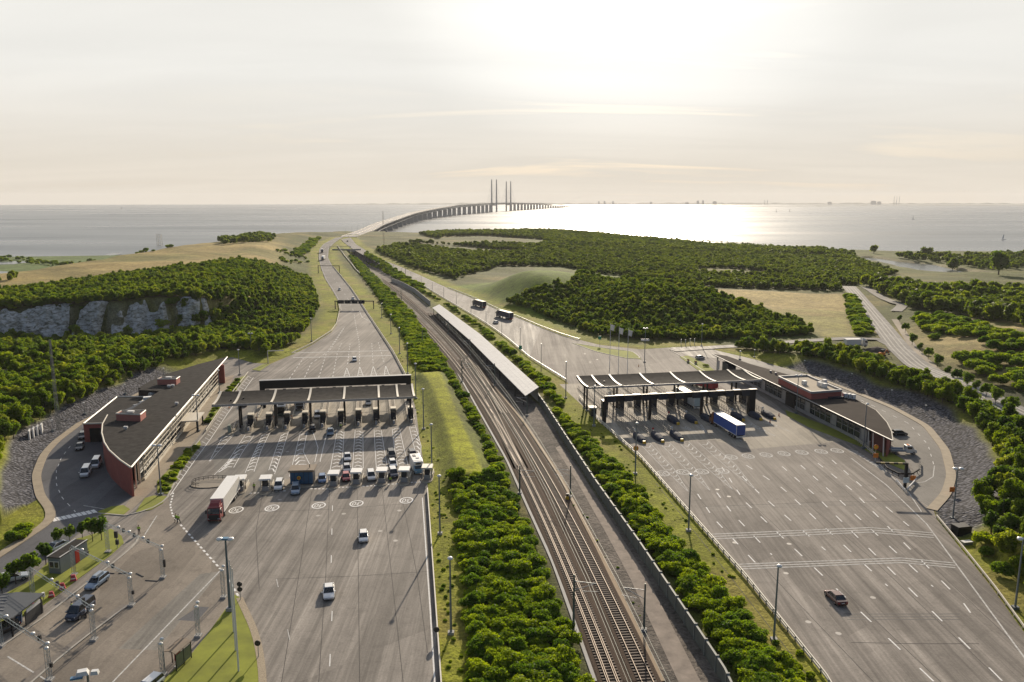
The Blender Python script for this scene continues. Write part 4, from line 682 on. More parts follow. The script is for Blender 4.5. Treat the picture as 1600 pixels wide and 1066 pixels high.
zone('shrub', poisson(PX([(640, 560), (655, 590), (664, 640), (690, 740), (676, 742), (652, 650), (640, 600), (620, 555)], 0), 1.8, 43, lambda P: np.random.default_rng(8).random(len(P)) < .4), 0.05, 0.18, 'small weed tuft on the verge of the left toll plaza', 'weed tufts on the plaza verge', 'thicket')
zone('shrub', poisson(PX([(1010, 730), (940, 668), (905, 640), (890, 640), (960, 715), (1060, 830), (1180, 985), (1160, 920)], 0), 1.8, 44, lambda P: np.random.default_rng(9).random(len(P)) < .4), 0.05, 0.2, 'small weed tuft beside the right toll plaza railing', 'weed tufts by the railing', 'thicket')
zone('shrub', poisson(PX([(1225, 985), (1290, 1080), (1250, 1080), (1200, 1010)], 0), 2.6, 32), 0.22, 0.4, 'small weed tuft beside the right toll plaza railing', 'weed tufts by the railing', 'thicket')
def gn_scatter(name, protos, P, s0, s1, seed, label, cat):
    r = np.random.default_rng(seed); n = len(P); z = terrain(P) - 0.15
    me = bpy.data.meshes.new(name); me.vertices.add(n); me.vertices.foreach_set('co', np.column_stack([P, z]).astype(np.float32).ravel())
    for nm, ty, val in (('rot', 'FLOAT_VECTOR', np.column_stack([r.uniform(-.08, .08, n), r.uniform(-.08, .08, n), r.uniform(0, 6.28, n)])), ('scl', 'FLOAT_VECTOR', np.repeat(np.reshape(s0, (-1, 1)) if np.ndim(s0) else r.uniform(s0, s1, (n, 1)), 3, 1) * r.uniform(.88, 1.12, (n, 3)))):
        a = me.attributes.new(nm, ty, 'POINT'); a.data.foreach_set('vector', val.astype(np.float32).ravel())
    a = me.attributes.new('pick', 'INT', 'POINT'); a.data.foreach_set('value', r.integers(0, len(protos), n).astype(np.int32))
    o = bpy.data.objects.new(name, me); COL.objects.link(o)
    t = bpy.data.node_groups.new(name, 'GeometryNodeTree'); t.interface.new_socket('Geometry', in_out='INPUT', socket_type='NodeSocketGeometry'); t.interface.new_socket('Geometry', in_out='OUTPUT', socket_type='NodeSocketGeometry')
    L = t.links.new; gi = t.nodes.new('NodeGroupInput'); go = t.nodes.new('NodeGroupOutput'); ip = t.nodes.new('GeometryNodeInstanceOnPoints'); g2i = t.nodes.new('GeometryNodeGeometryToInstance')
    for p in reversed(protos): oi = t.nodes.new('GeometryNodeObjectInfo'); oi.inputs['Object'].default_value = p; oi.inputs['As Instance'].default_value = False; L(oi.outputs['Geometry'], g2i.inputs[0])
    def at(nm, ty): q = t.nodes.new('GeometryNodeInputNamedAttribute'); q.data_type = ty; q.inputs[0].default_value = nm; return q.outputs[0]
    L(gi.outputs[0], ip.inputs['Points']); L(g2i.outputs[0], ip.inputs['Instance']); ip.inputs['Pick Instance'].default_value = True
    L(at('pick', 'INT'), ip.inputs['Instance Index']); L(at('rot', 'FLOAT_VECTOR'), ip.inputs['Rotation']); L(at('scl', 'FLOAT_VECTOR'), ip.inputs['Scale']); L(ip.outputs[0], go.inputs[0])
    md = o.modifiers.new('scatter', 'NODES'); md.node_group = t; o['kind'] = 'stuff'; o['label'] = label; o['category'] = cat; return o
def place_plant(kind, k, x, y, z, s, rz, label, group):
    if kind == 'shrub':
        o = bpy.data.objects.new('shrub', SHRUBS[k % 5]); COL.objects.link(o); tag(o, label, 'shrub', group)
    else:
        o = bpy.data.objects.new('tree', TREES[k % 6]); COL.objects.link(o); tag(o, label, 'tree', group); c = bpy.data.objects.new('trunk', TRUNKS[k % 6]); COL.objects.link(c); c.parent = o
    o.location = (x, y, z - 0.1); o.scale = (s, s, s * (0.9 + 0.25 * ((k * 37) % 10) / 10)); o.rotation_euler = (0, 0, rz); return o
def build_plants(limit=300):
    r = np.random.default_rng(5); first = {'shrub': {}, 'tree': {}}
    for kind, protos_n in (('shrub', 5), ('tree', 6)):
        rows = []
        for zi, (kd, P, s0, s1, lab, grp, st) in enumerate(ZONES):
            if kd != kind or not len(P): continue
            sc = r.uniform(s0, s1, len(P)); dist = np.hypot(P[:, 0], P[:, 1]); inv = (np.abs(P[:, 0]) < 0.645 * P[:, 1] + 1) & (P[:, 1] > 92)
            z = terrain(P)
            for i in range(len(P)): rows.append((sc[i] / dist[i] * (1 if inv[i] and grp else 0), zi, P[i, 0], P[i, 1], z[i], sc[i]))
        rows.sort(key=lambda q: -q[0]); rest = {}
        for k, (w, zi, x, y, z, s) in enumerate(rows):
            if k < limit and w > 0:
                o = place_plant(kind, k, x, y, z, s, float(r.random() * 6.28), ZONES[zi][4], ZONES[zi][5]); first[kind].setdefault(k % protos_n, o)
            else: rest.setdefault(zi, []).append((x, y, s))
        protos = [first[kind][i] for i in range(protos_n)]
        Q = [q for zi in rest for q in rest[zi]]; A = np.array(Q)
        print(kind, len(rows), 'stuff', len(Q))
        gn_scatter('thicket' if kind == 'shrub' else 'woodland', protos, A[:, :2], A[:, 2], None, 77, 'scattered bushes and undergrowth reading as one green mass' if kind == 'shrub' else 'dense green woodland covering the hills and banks', 'thicket' if kind == 'shrub' else 'woodland')
    # distant woods: one mass, with four single trees that stand out kept apart
    FP = np.concatenate([z[1] for z in ZONES if z[0] == 'far' and len(z[1])]); FS = np.concatenate([r.uniform(z[2], z[3], len(z[1])) for z in ZONES if z[0] == 'far' and len(z[1])])
    singles = []
    for (px, py, h, lab) in ((1365, 396, 13, 'lone round tree standing on the far shore beside the lagoon mouth'), (1447, 403, 15, 'tall spreading tree above the far shore behind the lagoon'), (1560, 430, 22, 'large round tree at the right edge beyond the lagoon'), (1488, 424, 14, 'round tree on the meadow behind the lagoon')):
        g = GT(px, py); o = bpy.data.objects.new('tree', FARS[len(singles)]); COL.objects.link(o); s = h / 7.6; o.location = (g[0], g[1], g[2] - .2); o.scale = (s, s, s); tag(o, lab, 'tree')
        c = bpy.data.objects.new('trunk', TRUNKS[len(singles)]); COL.objects.link(c); c.parent = o; singles.append(o)
    print('far', len(FP)); gn_scatter('distant_woodland', singles, FP, FS, None, 78, 'broad distant woodland between the toll station and the sea', 'woodland')
build_plants()
# ------------------------------------------------------------------ buildings and structures
ORD = ['first', 'second', 'third', 'fourth', 'fifth', 'sixth', 'seventh', 'eighth', 'ninth', 'tenth', 'eleventh', 'twelfth', 'thirteenth', 'fourteenth', 'fifteenth', 'sixteenth', 'seventeenth', 'eighteenth', 'nineteenth', 'twentieth']
FELT = mat('roof_felt', (0.042, 0.039, 0.036), 0.95, var=0.4, scale=0.6, spec=0.06); CREAM = mat('cream_trim', (0.62, 0.57, 0.47), 0.55, var=0.1); BLACK = mat('black_steel', (0.012, 0.012, 0.014), 0.6, spec=0.2); DKBLUE = mat('dark_blue_panel', (0.016, 0.023, 0.038), 0.5, spec=0.25)
WHITEP = mat('white_panel', (0.74, 0.73, 0.70), 0.45, var=0.06); REDW = mat('red_render', (0.33, 0.085, 0.07), 0.8, var=0.12, scale=0.8); PINKW = mat('rose_render', (0.42, 0.15, 0.12), 0.8, var=0.1); GREYW = mat('grey_metal', (0.32, 0.32, 0.32), 0.5, 0.2)
GALV = mat('galvanised_steel', (0.42, 0.43, 0.43), 0.45, 0.5, var=0.12); GLASS = mat('dark_glass', (0.025, 0.033, 0.038), 0.08, spec=0.7); BLUEGL = mat('blue_glass', (0.03, 0.10, 0.19), 0.08, spec=0.7); YELLOW = mat('yellow_paint', (0.70, 0.42, 0.02), 0.5); ORANGE = mat('orange_sign', (0.75, 0.22, 0.02), 0.5); SIGNRED = mat('sign_red', (0.5, 0.03, 0.025), 0.5)
CONCR = mat('cast_concrete', (0.36, 0.35, 0.33), 0.85, var=0.15, scale=0.5); BROWNROOF = mat('brown_roof', (0.20, 0.155, 0.11), 0.8, var=0.15)
def toll_canopy(fr, a0, a1, ribs, cols, label):
    t = thing('toll_canopy', label, 'canopy', tuple(fr.p(0, 0)), fr.r); n = 10; bs = np.linspace(-5.6, 6.8, n + 1); zf = lambda b: 8.15 + 0.9 * ((b + 1.5) / 8.3) ** 2 - 0.15
    mb = MB(); P = [(b, zf(b)) for b in bs]; prof = P + [(b, z - 0.45) for b, z in P[::-1]]; m = len(prof)
    mb.add([(a0, b, z) for b, z in prof] + [(a1, b, z) for b, z in prof], [(i, i + m, (i + 1) % m + m, (i + 1) % m) for i in range(m)] + [tuple(range(m)), tuple(range(2 * m - 1, m - 1, -1))], FELT); mb.obj('roof', t)
    fa = MB(); fa.box(((a0 + a1) / 2, bs[0] - 0.06, P[0][1] - 0.5), (a1 - a0, 0.1, 0.56), GREYW); fa.obj('fascia', t)
    for a in ribs:
        mb = MB(); w = 0.28; mb.add([(a + s * w, b, z + h) for s in (-1, 1) for h in (0.02, 0.22) for b, z in P], [(i, i + 1, n + 2 + i, n + 1 + i) for i in range(n)] + [(2 * (n + 1) + i + 1, 2 * (n + 1) + i, 3 * (n + 1) + i, 3 * (n + 1) + i + 1) for i in range(n)] + [(n + 1 + i, n + 2 + i, 3 * (n + 1) + i + 1, 3 * (n + 1) + i) for i in range(n)], CREAM); mb.obj('rib', t)
    for a in cols:
        for b in (-1.4, 1.5): mb = MB(); mb.box((a, b, 0), (0.42, 0.42, zf(b) - 0.42), BLACK); mb.box((a, b, 0), (0.75, 0.75, 0.35), CONCR); mb.obj('column', t)
    vt = MB(); vt.cyl((a0 + 4.2, -1, zf(-1)), (a0 + 4.2, -1, zf(-1) + .45), .2, BLACK); vt.cyl((a0 + 7.2, 1, zf(1)), (a0 + 7.2, 1, zf(1) + .3), .25, BLACK); vt.obj('roof_vent', t); return t
toll_canopy(LF, -21.5, 32.6, [-21.2, -15.9, -6.2, 3.5, 13, 22.6, 27.8, 32.3], [-15.2, -5.8, 3.6, 13, 22.4, 31.4], 'long dark felt roof with pale ribs over the left toll lanes')
toll_canopy(RF, -27.5, 27.8, [-27.2, -22.6, -17, -7.1, 2.9, 12.7, 22.2, 27.5], [-26.3, -17, -7.5, 2.4, 11.9, 21.4], 'long dark felt roof with pale ribs over the right toll lanes')
def gantry_left():
    t = thing('sign_gantry', 'black portal beam behind the left toll canopy', 'gantry', tuple(LF.p(10, 22)), LF.r)
    MB().box((0, 0, 5.9), (45.5, 1.3, 2.5), BLACK).obj('beam', t); MB().box((0, 0, 8.41), (45.7, 1.5, 0.12), GREYW).obj('cap', t)
    for a in (-22, 22): MB().box((a, 0, 0), (1.5, 1.2, 5.9), BLACK).obj('post', t)
    for k in range(10):
        a = ISL_L[k] - 10 + 2.4
        if -22 < a < 22: mb = MB(); mb.box((a, -.85, 4.75), (0.9, .3, 1.0), DKBLUE); mb.cyl((a, -1.02, 5.4), (a, -1.08, 5.4), .22, SIGNRED); mb.obj('signal_box', t)
gantry_left()
def gantry_right():
    t = thing('sign_gantry', 'black portal beam with panel boxes in front of the right toll canopy', 'gantry', tuple(RF.p(-2.5, -14.4)), RF.r); h = 22.4
    MB().box((0, 0, 6.15), (2 * h, 0.9, 1.5), BLACK).obj('beam', t)
    for i in range(9): x = -20.5 + 5.1 * i; mb = MB(); mb.box((x, -.62, 5.95), (2.5, .35, 1.85), DKBLUE); mb.box((x + 2.5, 0, 7.66), (2.2, 1.3, 0.1), CREAM); mb.obj('panel', t)
    for a in (-8.8, 6.9): MB().box((a, 0, 0), (.65, .8, 6.15), BLACK).obj('post', t)
    MB().box((-h, 0, 0), (1.0, 1.0, 6.15), BLACK).obj('post', t); MB().box((h, 0, 0), (1.9, 1.6, 7.75), BLACK).obj('post', t)
gantry_right()
ISLK = mat('island_kerb', (0.60, 0.54, 0.42), 0.7, var=0.15, scale=1.0); ISLT = mat('island_top', (0.26, 0.22, 0.17), 0.85, var=0.2, scale=0.9)
def island_body(w, b0, b1, round_near=True):
    mb = MB(); n = 8; pts = [(w * cos(pi + pi * i / n), b0 + w + w * 1.3 * sin(pi + pi * i / n)) for i in range(n + 1)] if round_near else [(-w, b0), (w, b0)]
    return mb.prism(pts + [(w, b1), (-w, b1)], 0, 0.2, ISLK, ISLT)
def railing_part(parent, x, b0, b1, m, h=1.0, step=2.0, name='railing'):
    mb = MB(); n = max(2, int((b1 - b0) / step))
    for i in range(n + 1): b = b0 + (b1 - b0) * i / n; mb.box((x, b, .15), (.09, .09, h), m)
    for z in (.55, 1.05): mb.box((x, (b0 + b1) / 2, z), (.07, b1 - b0, .1), m)
    return mb.obj(name, parent)
def booth_parts(t, b, w=1.55, d=2.3, h=2.75):
    k = h - 2.75; mb = MB(); mb.box((0, b, .2), (w, d, 1.4 + k), DKBLUE); mb.box((0, b, 1.6 + k), (w - .06, d - .06, .9), GLASS); 
    for s in (-1, 1):
        for e in (-1, 1): mb.box((s * (w / 2 - .05), b + e * (d / 2 - .05), 1.6 + k), (.12, .12, .9), BLACK)
    return mb
for k, a in enumerate(ISL_L):
    t = thing('toll_island', f'kerbed island with railings between left toll lanes, {ORD[k]} from the left', 'toll island', tuple(LF.p(a, 0)), LF.r, 'left toll islands')
    island_body(.95, -5.0, 31).obj('kerb', t); railing_part(t, -.82, -3.5, 29, CREAM, step=3.2); railing_part(t, .82, -3.5, 29, CREAM, step=3.2)
    mb = MB(); mb.box((0, -3.2, .2), (.7, 1.2, .9), GREYW, taper=(.8, .6)); mb.box((0, -2.2, .2), (.3, .3, 1.3), DKBLUE); mb.obj('crash_block', t)
    mb = MB(); mb.box((.75, 6.5, .2), (.35, .35, 1.0), ORANGE); mb.cyl((.75, 6.5, 1.05), (3.3, 6.5, 1.15), .05, WHITEP, 6); mb.obj('barrier_arm', t)
    q = thing('toll_booth', f'dark toll booth with a cream top under the left canopy, {ORD[k]} from the left', 'toll booth', tuple(LF.p(a, 2.0, 0.2)), LF.r, 'left toll booths')
    booth_parts(q, 0, h=3.2).obj('cabin', q).location.z = -.2; rb = MB(); rb.box((0, 0, 2.95), (1.7, 2.5, .32), CREAM, taper=(.92, .94)); rb.obj('roof', q)
    MB().box((-.95, -1.6, 0.0), (.35, .3, 1.3), GREYW).obj('card_machine', q)
t = thing('toll_island', 'short island with a pale ticket machine left of the left toll booths', 'toll island', tuple(LF.p(LF.inv(G(359, 676, 0))[0], LF.inv(G(359, 676, 0))[1])), LF.r)
island_body(.9, -2.5, 9).obj('kerb', t); MB().box((0, 0, .2), (.9, 1.3, 1.9), mat('machine_green', (.25, .3, .25), .5), taper=(.7, .8)).obj('ticket_machine', t); railing_part(t, .6, 1.5, 8, GREYW)
NOSEB = mat('nose_blue', (0.025, 0.036, 0.058), 0.75, spec=.15); 
for k, a in enumerate(ISL_R):
    b0 = -34 if k < 3 else -19
    t = thing('toll_island', f'blunt-nosed island with railings between right toll lanes, {ORD[k]} from the left', 'toll island', tuple(RF.p(a, 0)), RF.r, 'right toll islands')
    island_body(.95, b0 + 1, 27).obj('kerb', t); railing_part(t, -.8, b0 + 6, 26, mat('railing_grey', (.23, .22, .20), .7), step=1.6); railing_part(t, .8, b0 + 6, 26, mat('railing_grey', (.23, .22, .20), .7), step=1.6)
    n = 9; prof = [(-1.05 + 2.1 * i / (n - 1)) for i in range(n)]; mb = MB(); f = lambda x, s: (x * s, )
    rows = [(b0 - 1.9, .4, .5), (b0 - .8, 1.0, .95), (b0 + 1.2, 1.25, 1.3), (b0 + 3.4, 1.15, 1.35), (b0 + 5.0, .8, 1.1)]
    vs = [(w * sin(pi * (i / 8 - .5)), b, .1 + h * cos(pi * (i / 8 - .5)) ** .6 if 0 < i < 8 else .05) for b, w, h in rows for i in range(9)]
    mb.add(vs, [(r * 9 + i, r * 9 + i + 1, (r + 1) * 9 + i + 1, (r + 1) * 9 + i) for r in range(4) for i in range(8)] + [tuple(range(8, -1, -1)), tuple(range(36, 45))], NOSEB)
    o = mb.obj('crash_nose', t, smooth_=False); mb = MB(); mb.box((0, b0 - 1.85, .05), (.85, .6, .7), YELLOW, taper=(.8, .6)); mb.obj('nose_tip', o)
    mb = MB(); mb.box((0, b0 + 5.4, .2), (.12, .12, 1.5), GREYW); mb.cyl((0, b0 + 5.3, 1.75), (0, b0 + 5.25, 1.75), .3, SIGNRED if k % 2 else WHITEP, 12); mb.obj('lane_sign', t)
    q = thing('toll_booth', f'dark toll booth under the right canopy, {ORD[k]} from the left', 'toll booth', tuple(RF.p(a, -1.0, 0.2)), RF.r, 'right toll booths')
    booth_parts(q, 0).obj('cabin', q).location.z = -.2; MB().box((0, 0, 2.3), (1.7, 2.5, .45), DKBLUE, taper=(.92, .94)).obj('roof', q)
t = thing('toll_booth', 'small booth with a pale roof at the left end of the right canopy', 'toll booth', tuple(RF.p(-26.2, -7.5)), RF.r); booth_parts(t, 0).obj('cabin', t); MB().box((0, 0, 2.5), (2.1, 2.7, .25), CREAM).obj('roof', t)
# row of inspection booths across the front of the left plaza
IB = [((376, 766), 'white-topped inspection booth beside the trailer of the red truck'), ((416, 766), 'white-roofed inspection booth standing alone next to the officer'), ((522, 758), 'white-roofed inspection booth to the right of the blue hatchback'), ((557.5, 755), 'white-roofed inspection booth to the right of the red car'), ((597, 753), 'white-roofed inspection booth between the white car and the dark car'), ((632, 752), 'white-roofed inspection booth left of the motorhome'), ((668, 748), 'cream-roofed inspection booth right of the motorhome at the plaza edge')]
for i, (p, lab) in enumerate(IB):
    g = G(*p, 0); rz = LF.r * (0.9 if i < 2 else 0.35 if i < 5 else .1); t = thing('inspection_booth', lab, 'booth', (g[0], g[1], 0), rz, 'inspection booths across the left plaza'); roofm = WHITEP if i != 6 else CREAM
    island_body(1.25, -2.6, 4.6).obj('kerb', t)
    mb = MB(); mb.box((0, .1, .2), (1.25, 1.9, .85), DKBLUE if i else GREYW); mb.box((0, .1, 1.05), (1.2, 1.84, 1.65), GLASS); mb.box((0, -1.05, .2), (1.5, .3, 1.0), GREYW)
    for s in (-1, 1):
        for e in (-1, 1): mb.box((s * .95, e * 1.1, 0.2), (.14, .14, 2.5), CREAM)
    mb.obj('cabin', t); MB().box((0, .1, 2.7), (2.5, 3.0, .32), roofm, taper=(.96, .96)).obj('roof', t)
    for s in (-1, 1):
        mb = MB(); mb.box((s * 1.1, 2.2, .2), (.1, 3.8, .75), CREAM); mb.obj('side_rail', t)
    if i > 0: mb = MB(); mb.box((-.4, 4.1, .2), (.7, .7, 1.0), BLACK, taper=(.3, .3)); mb.obj('bollard', t)
def kiosk():
    g = G(470, 760, 0); t = thing('customs_kiosk', 'flat brown-roofed kiosk with a blue glass front on the left plaza', 'kiosk', (g[0], g[1] + 1.6, 0), LF.r * .5)
    mb = MB(); n = 20; mb.prism([(.4 + 5.4 * cos(2 * pi * i / n), .9 + 3.4 * sin(2 * pi * i / n)) for i in range(n)], 0, .18, ISLK, ISLT); mb.obj('kerb', t)
    mb = MB(); mb.box((0, .6, .18), (4.9, 3.3, 3.0), DKBLUE); mb.obj('wall', t)
    for i in range(5): x = -2.0 + i * 1.0; mb = MB(); mb.box((x, -1.08, .4), (.92, .06, 2.6), BLUEGL); mb.obj('window', t)
    mb = MB(); mb.box((0, .7, 3.18), (5.6, 4.2, .32), BROWNROOF); mb.box((0, .7, 3.5), (5.3, 3.9, .05), BROWNROOF); mb.obj('roof', t); MB().cyl((1.6, .6, 3.5), (1.6, .6, 4.3), .09, BLACK).obj('flue', t)
    mb = MB(); mb.cyl((-.5, -1.5, 0), (-.5, -1.5, 1.9), .05, GALV); mb.cyl((-.5, -1.5, 1.9), (-.5, -1.56, 1.9), .42, YELLOW, 14); mb.cyl((-.5, -1.565, 1.9), (-.5, -1.57, 1.9), .22, SIGNRED, 12); mb.obj('sign', t)
kiosk()
def pen():
    t = thing('railed_island', 'oval paved island ringed by a low railing beside the red truck', 'island', tuple(G(330, 756, 0)), LF.r); n = 24; mb = MB(); mb.prism([(4.4 * cos(2 * pi * i / n), 2.9 * sin(2 * pi * i / n)) for i in range(n)], 0, .16, BLACK, mat('island_paving', (.22, .19, .15), .85)); mb.obj('base', t)
    mb = MB(); ring = [(4.1 * cos(2 * pi * i / n), 2.6 * sin(2 * pi * i / n)) for i in range(0, 17)]
    for a, b in zip(ring[:-1], ring[1:]):
        for z in (.6, 1.0): mb.cyl((*a, z), (*b, z), .05, BLACK, 5)
        mb.cyl((*a, .1), (*a, 1.05), .05, BLACK, 5)
    mb.obj('railing', t)
pen()
# ---- left station building
def wpoly(px, z): return [tuple(G(a, b, z)[:2]) for a, b in px]
def inset(poly, c, f): return [(c[0] + (p[0] - c[0]) * f, c[1] + (p[1] - c[1]) * f) for p in poly]
def station_left():
    Z = 6.8; T0 = G(204.4, 730, Z); T1 = G(355, 557.5, Z); u = (T1 - T0).normalized(); u = Vector((u[0], u[1], 0)).normalized(); nrm = Vector((u[1], -u[0], 0)); Ltot = (Vector(T1[:2]) - Vector(T0[:2])).length
    t = thing('station_building', 'low leaf-shaped building with a dark sweeping roof and rose end wall left of the plaza', 'building')
    outl = [tuple(T0[:2])] + wpoly([(187, 718), (170.5, 703), (163, 691), (159, 676), (160, 662.5), (168, 648), (205, 640), (249, 611), (216, 609.5), (262, 584), (310, 569)], Z) + [tuple(T1[:2])]
    MB().prism(outl, Z - .35, Z, FELT).obj('roof', t)
    ed = MB(); 
    for a, b in list(zip(outl[:6], outl[1:7])) + [(outl[-1], outl[0])]: ed.cyl((*a, Z - .1), (*b, Z - .1), .2, CREAM, 5)
    ed.obj('eave', t)
    at = lambda s, d, z=0: (T0[0] + u[0] * s + nrm[0] * d, T0[1] + u[1] * s + nrm[1] * d, z)
    wall = MB(); wl = outl[:7] ; c = at(32, -8)
    inn = inset(outl[0:7], c, .975)
    for a, b in zip(inn[:-1], inn[1:]):
        a, b = Vector((*a, 0)), Vector((*b, 0)); d = (b - a).normalized(); w = Vector((-d[1], d[0], 0)) * .2
        wall.prism([tuple((a - w)[:2]), tuple((b - w)[:2]), tuple((b + w)[:2]), tuple((a + w)[:2])], -.2, Z - .36, REDW)
    wall.obj('wall', t)
    core = MB(); core.prism([at(11, -1.6)[:2]] + inset(outl[2:7], c, .9) + [ tuple(inset([outl[8]], at(60, -8), .9)[0]), at(88, -7)[:2], at(Ltot - 14, -3.2)[:2], at(Ltot - 16, -1.6)[:2]], -.2, Z - .37, DKBLUE); core.obj('wall', t)
    mb = MB(); mb.box(at(Ltot - 13, -.6), (.5, 3.2, Z - .4), REDW, rz=atan2(u[1], u[0]) ); mb.box(at(Ltot - 8, -1.4), (9, .5, Z - .4), REDW, rz=atan2(u[1], u[0])); mb.obj('wall', t)
    rzf = atan2(u[1], u[0])
    for i in range(22):
        s = 12 + i * (Ltot - 30) / 21.5; mb = MB(); mb.box(at(s, -1.52, .5), ((Ltot - 34) / 22, .08, 4.9), GLASS, rz=rzf); mb.box(at(s - (Ltot - 34) / 44, -1.45, .4), (.12, .14, 5.2), CREAM, rz=rzf); mb.obj('window', t)
    lv = MB()
    for z in (1.0, 2.3, 3.6, 4.9, 5.9): lv.box(at(12 + (Ltot - 30) / 2, -.55 + .05 * z, z), (Ltot - 28, .16, .16), CREAM, rz=rzf)
    for i in range(13): s = 13 + i * (Ltot - 32) / 12; lv.box(at(s, -.5, 0), (.12, .12, 6.3), CREAM, rz=rzf)
    lv.box(at(12 + (Ltot - 30) / 2, -.55, 0), (Ltot - 28, .3, .5), CREAM, rz=rzf); lv.obj('louvre', t)
    for s in (3.2, 6.4, 9.4): MB().cyl(at(s, -1.0), at(s, -1.0, Z - .36), .2, CREAM, 10).obj('column', t)
    s0 = ((Vector(G(262, 690, 0)[:2]) - Vector(T0[:2])).dot(Vector(u[:2])))
    mb = MB(); mb.box(at(s0 + 12, 1.6, 3.0), (9, 4.6, .3), CREAM, rz=rzf); mb.box(at(s0 + 8.2, 3.4, 0), (.35, .35, 3.0), BLACK, rz=rzf); mb.box(at(s0 + 15.8, 3.4, 0), (.35, .35, 3.0), BLACK, rz=rzf); mb.obj('entrance_canopy', t)
    MB().box(at(s0 + 12, -1.3, .02), (5, .2, 2.7), BLACK, rz=rzf).obj('door', t)
    for px in ([(181, 646), (190, 641), (227.5, 640.5), (219, 647.5)], [(245.6, 592), (253, 588.6), (281, 588), (275, 592)]):
        p = wpoly(px, 8.7); o = MB().prism(p, Z - .05, 8.55, PINKW).obj('roof_plant_room', t); q = MB()
        for a, b in zip(p, p[1:] + p[:1]): q.cyl((*a, 8.6), (*b, 8.6), .16, CREAM, 5)
        q.prism(inset(p, np.mean(p, 0), .85), 8.3, 8.58, BLACK); cc = np.mean(p, 0); q.box((cc[0], cc[1], 8.5), (1.6, 1.0, .5), WHITEP); q.obj('parapet', o)
    an = wpoly([(130, 662), (166, 661), (207, 641), (229, 620), (182.6, 620)], 5.0); o = MB().prism(an, -.2, 4.9, REDW, FELT).obj('annexe', t); q = MB()
    for a, b in zip(an, an[1:] + an[:1]): q.cyl((*a, 4.95), (*b, 4.95), .22, CREAM, 5)
    q.obj('parapet', o); a, b = Vector((*an[0], 0)), Vector((*an[1], 0)); m_ = a * .36 + b * .64; MB().box((m_[0] + .1, m_[1] - .06, 0), (4.6, .25, 3.7), BLACK, rz=atan2((b - a)[1], (b - a)[0])).obj('garage_door', o)
    an2 = wpoly([(216, 609.5), (232, 600), (262, 586), (270, 592), (240, 612)], 5.0); MB().prism(an2, -.2, 5.6, FELT).obj('annexe', t)
    for (px, py), k in (((225, 632), 0), ((232, 626), 1), ((240, 618), 2), ((246, 612), 3), ((216, 637), 4)):
        g = G(px, py, 5.2); mb = MB()
        if k % 2: mb.box((g[0], g[1], 4.85), (1.6, 2.6, 1.5), WHITEP, rz=rzf + .2)
        else: mb.cyl((g[0] - .8, g[1] - 1, 5.6), (g[0] + .8, g[1] + 1.2, 5.6), .7, GALV, 10); mb.box((g[0], g[1], 4.8), (1.2, 1.2, .6), GREYW)
        mb.obj('ventilation_unit', t)
    for px, py in ((196.5, 669), (276, 631), (264, 604), (270, 603)):
        g = G(px, py, 7.2); mb = MB(); mb.cyl((g[0], g[1], Z), (g[0], g[1], 7.4), .3, GREYW); mb.box((g[0], g[1], 7.2), (.9, .5, .45), WHITEP); mb.obj('roof_vent', t)
    return u, nrm, T0
LU, LN, LT0 = station_left()
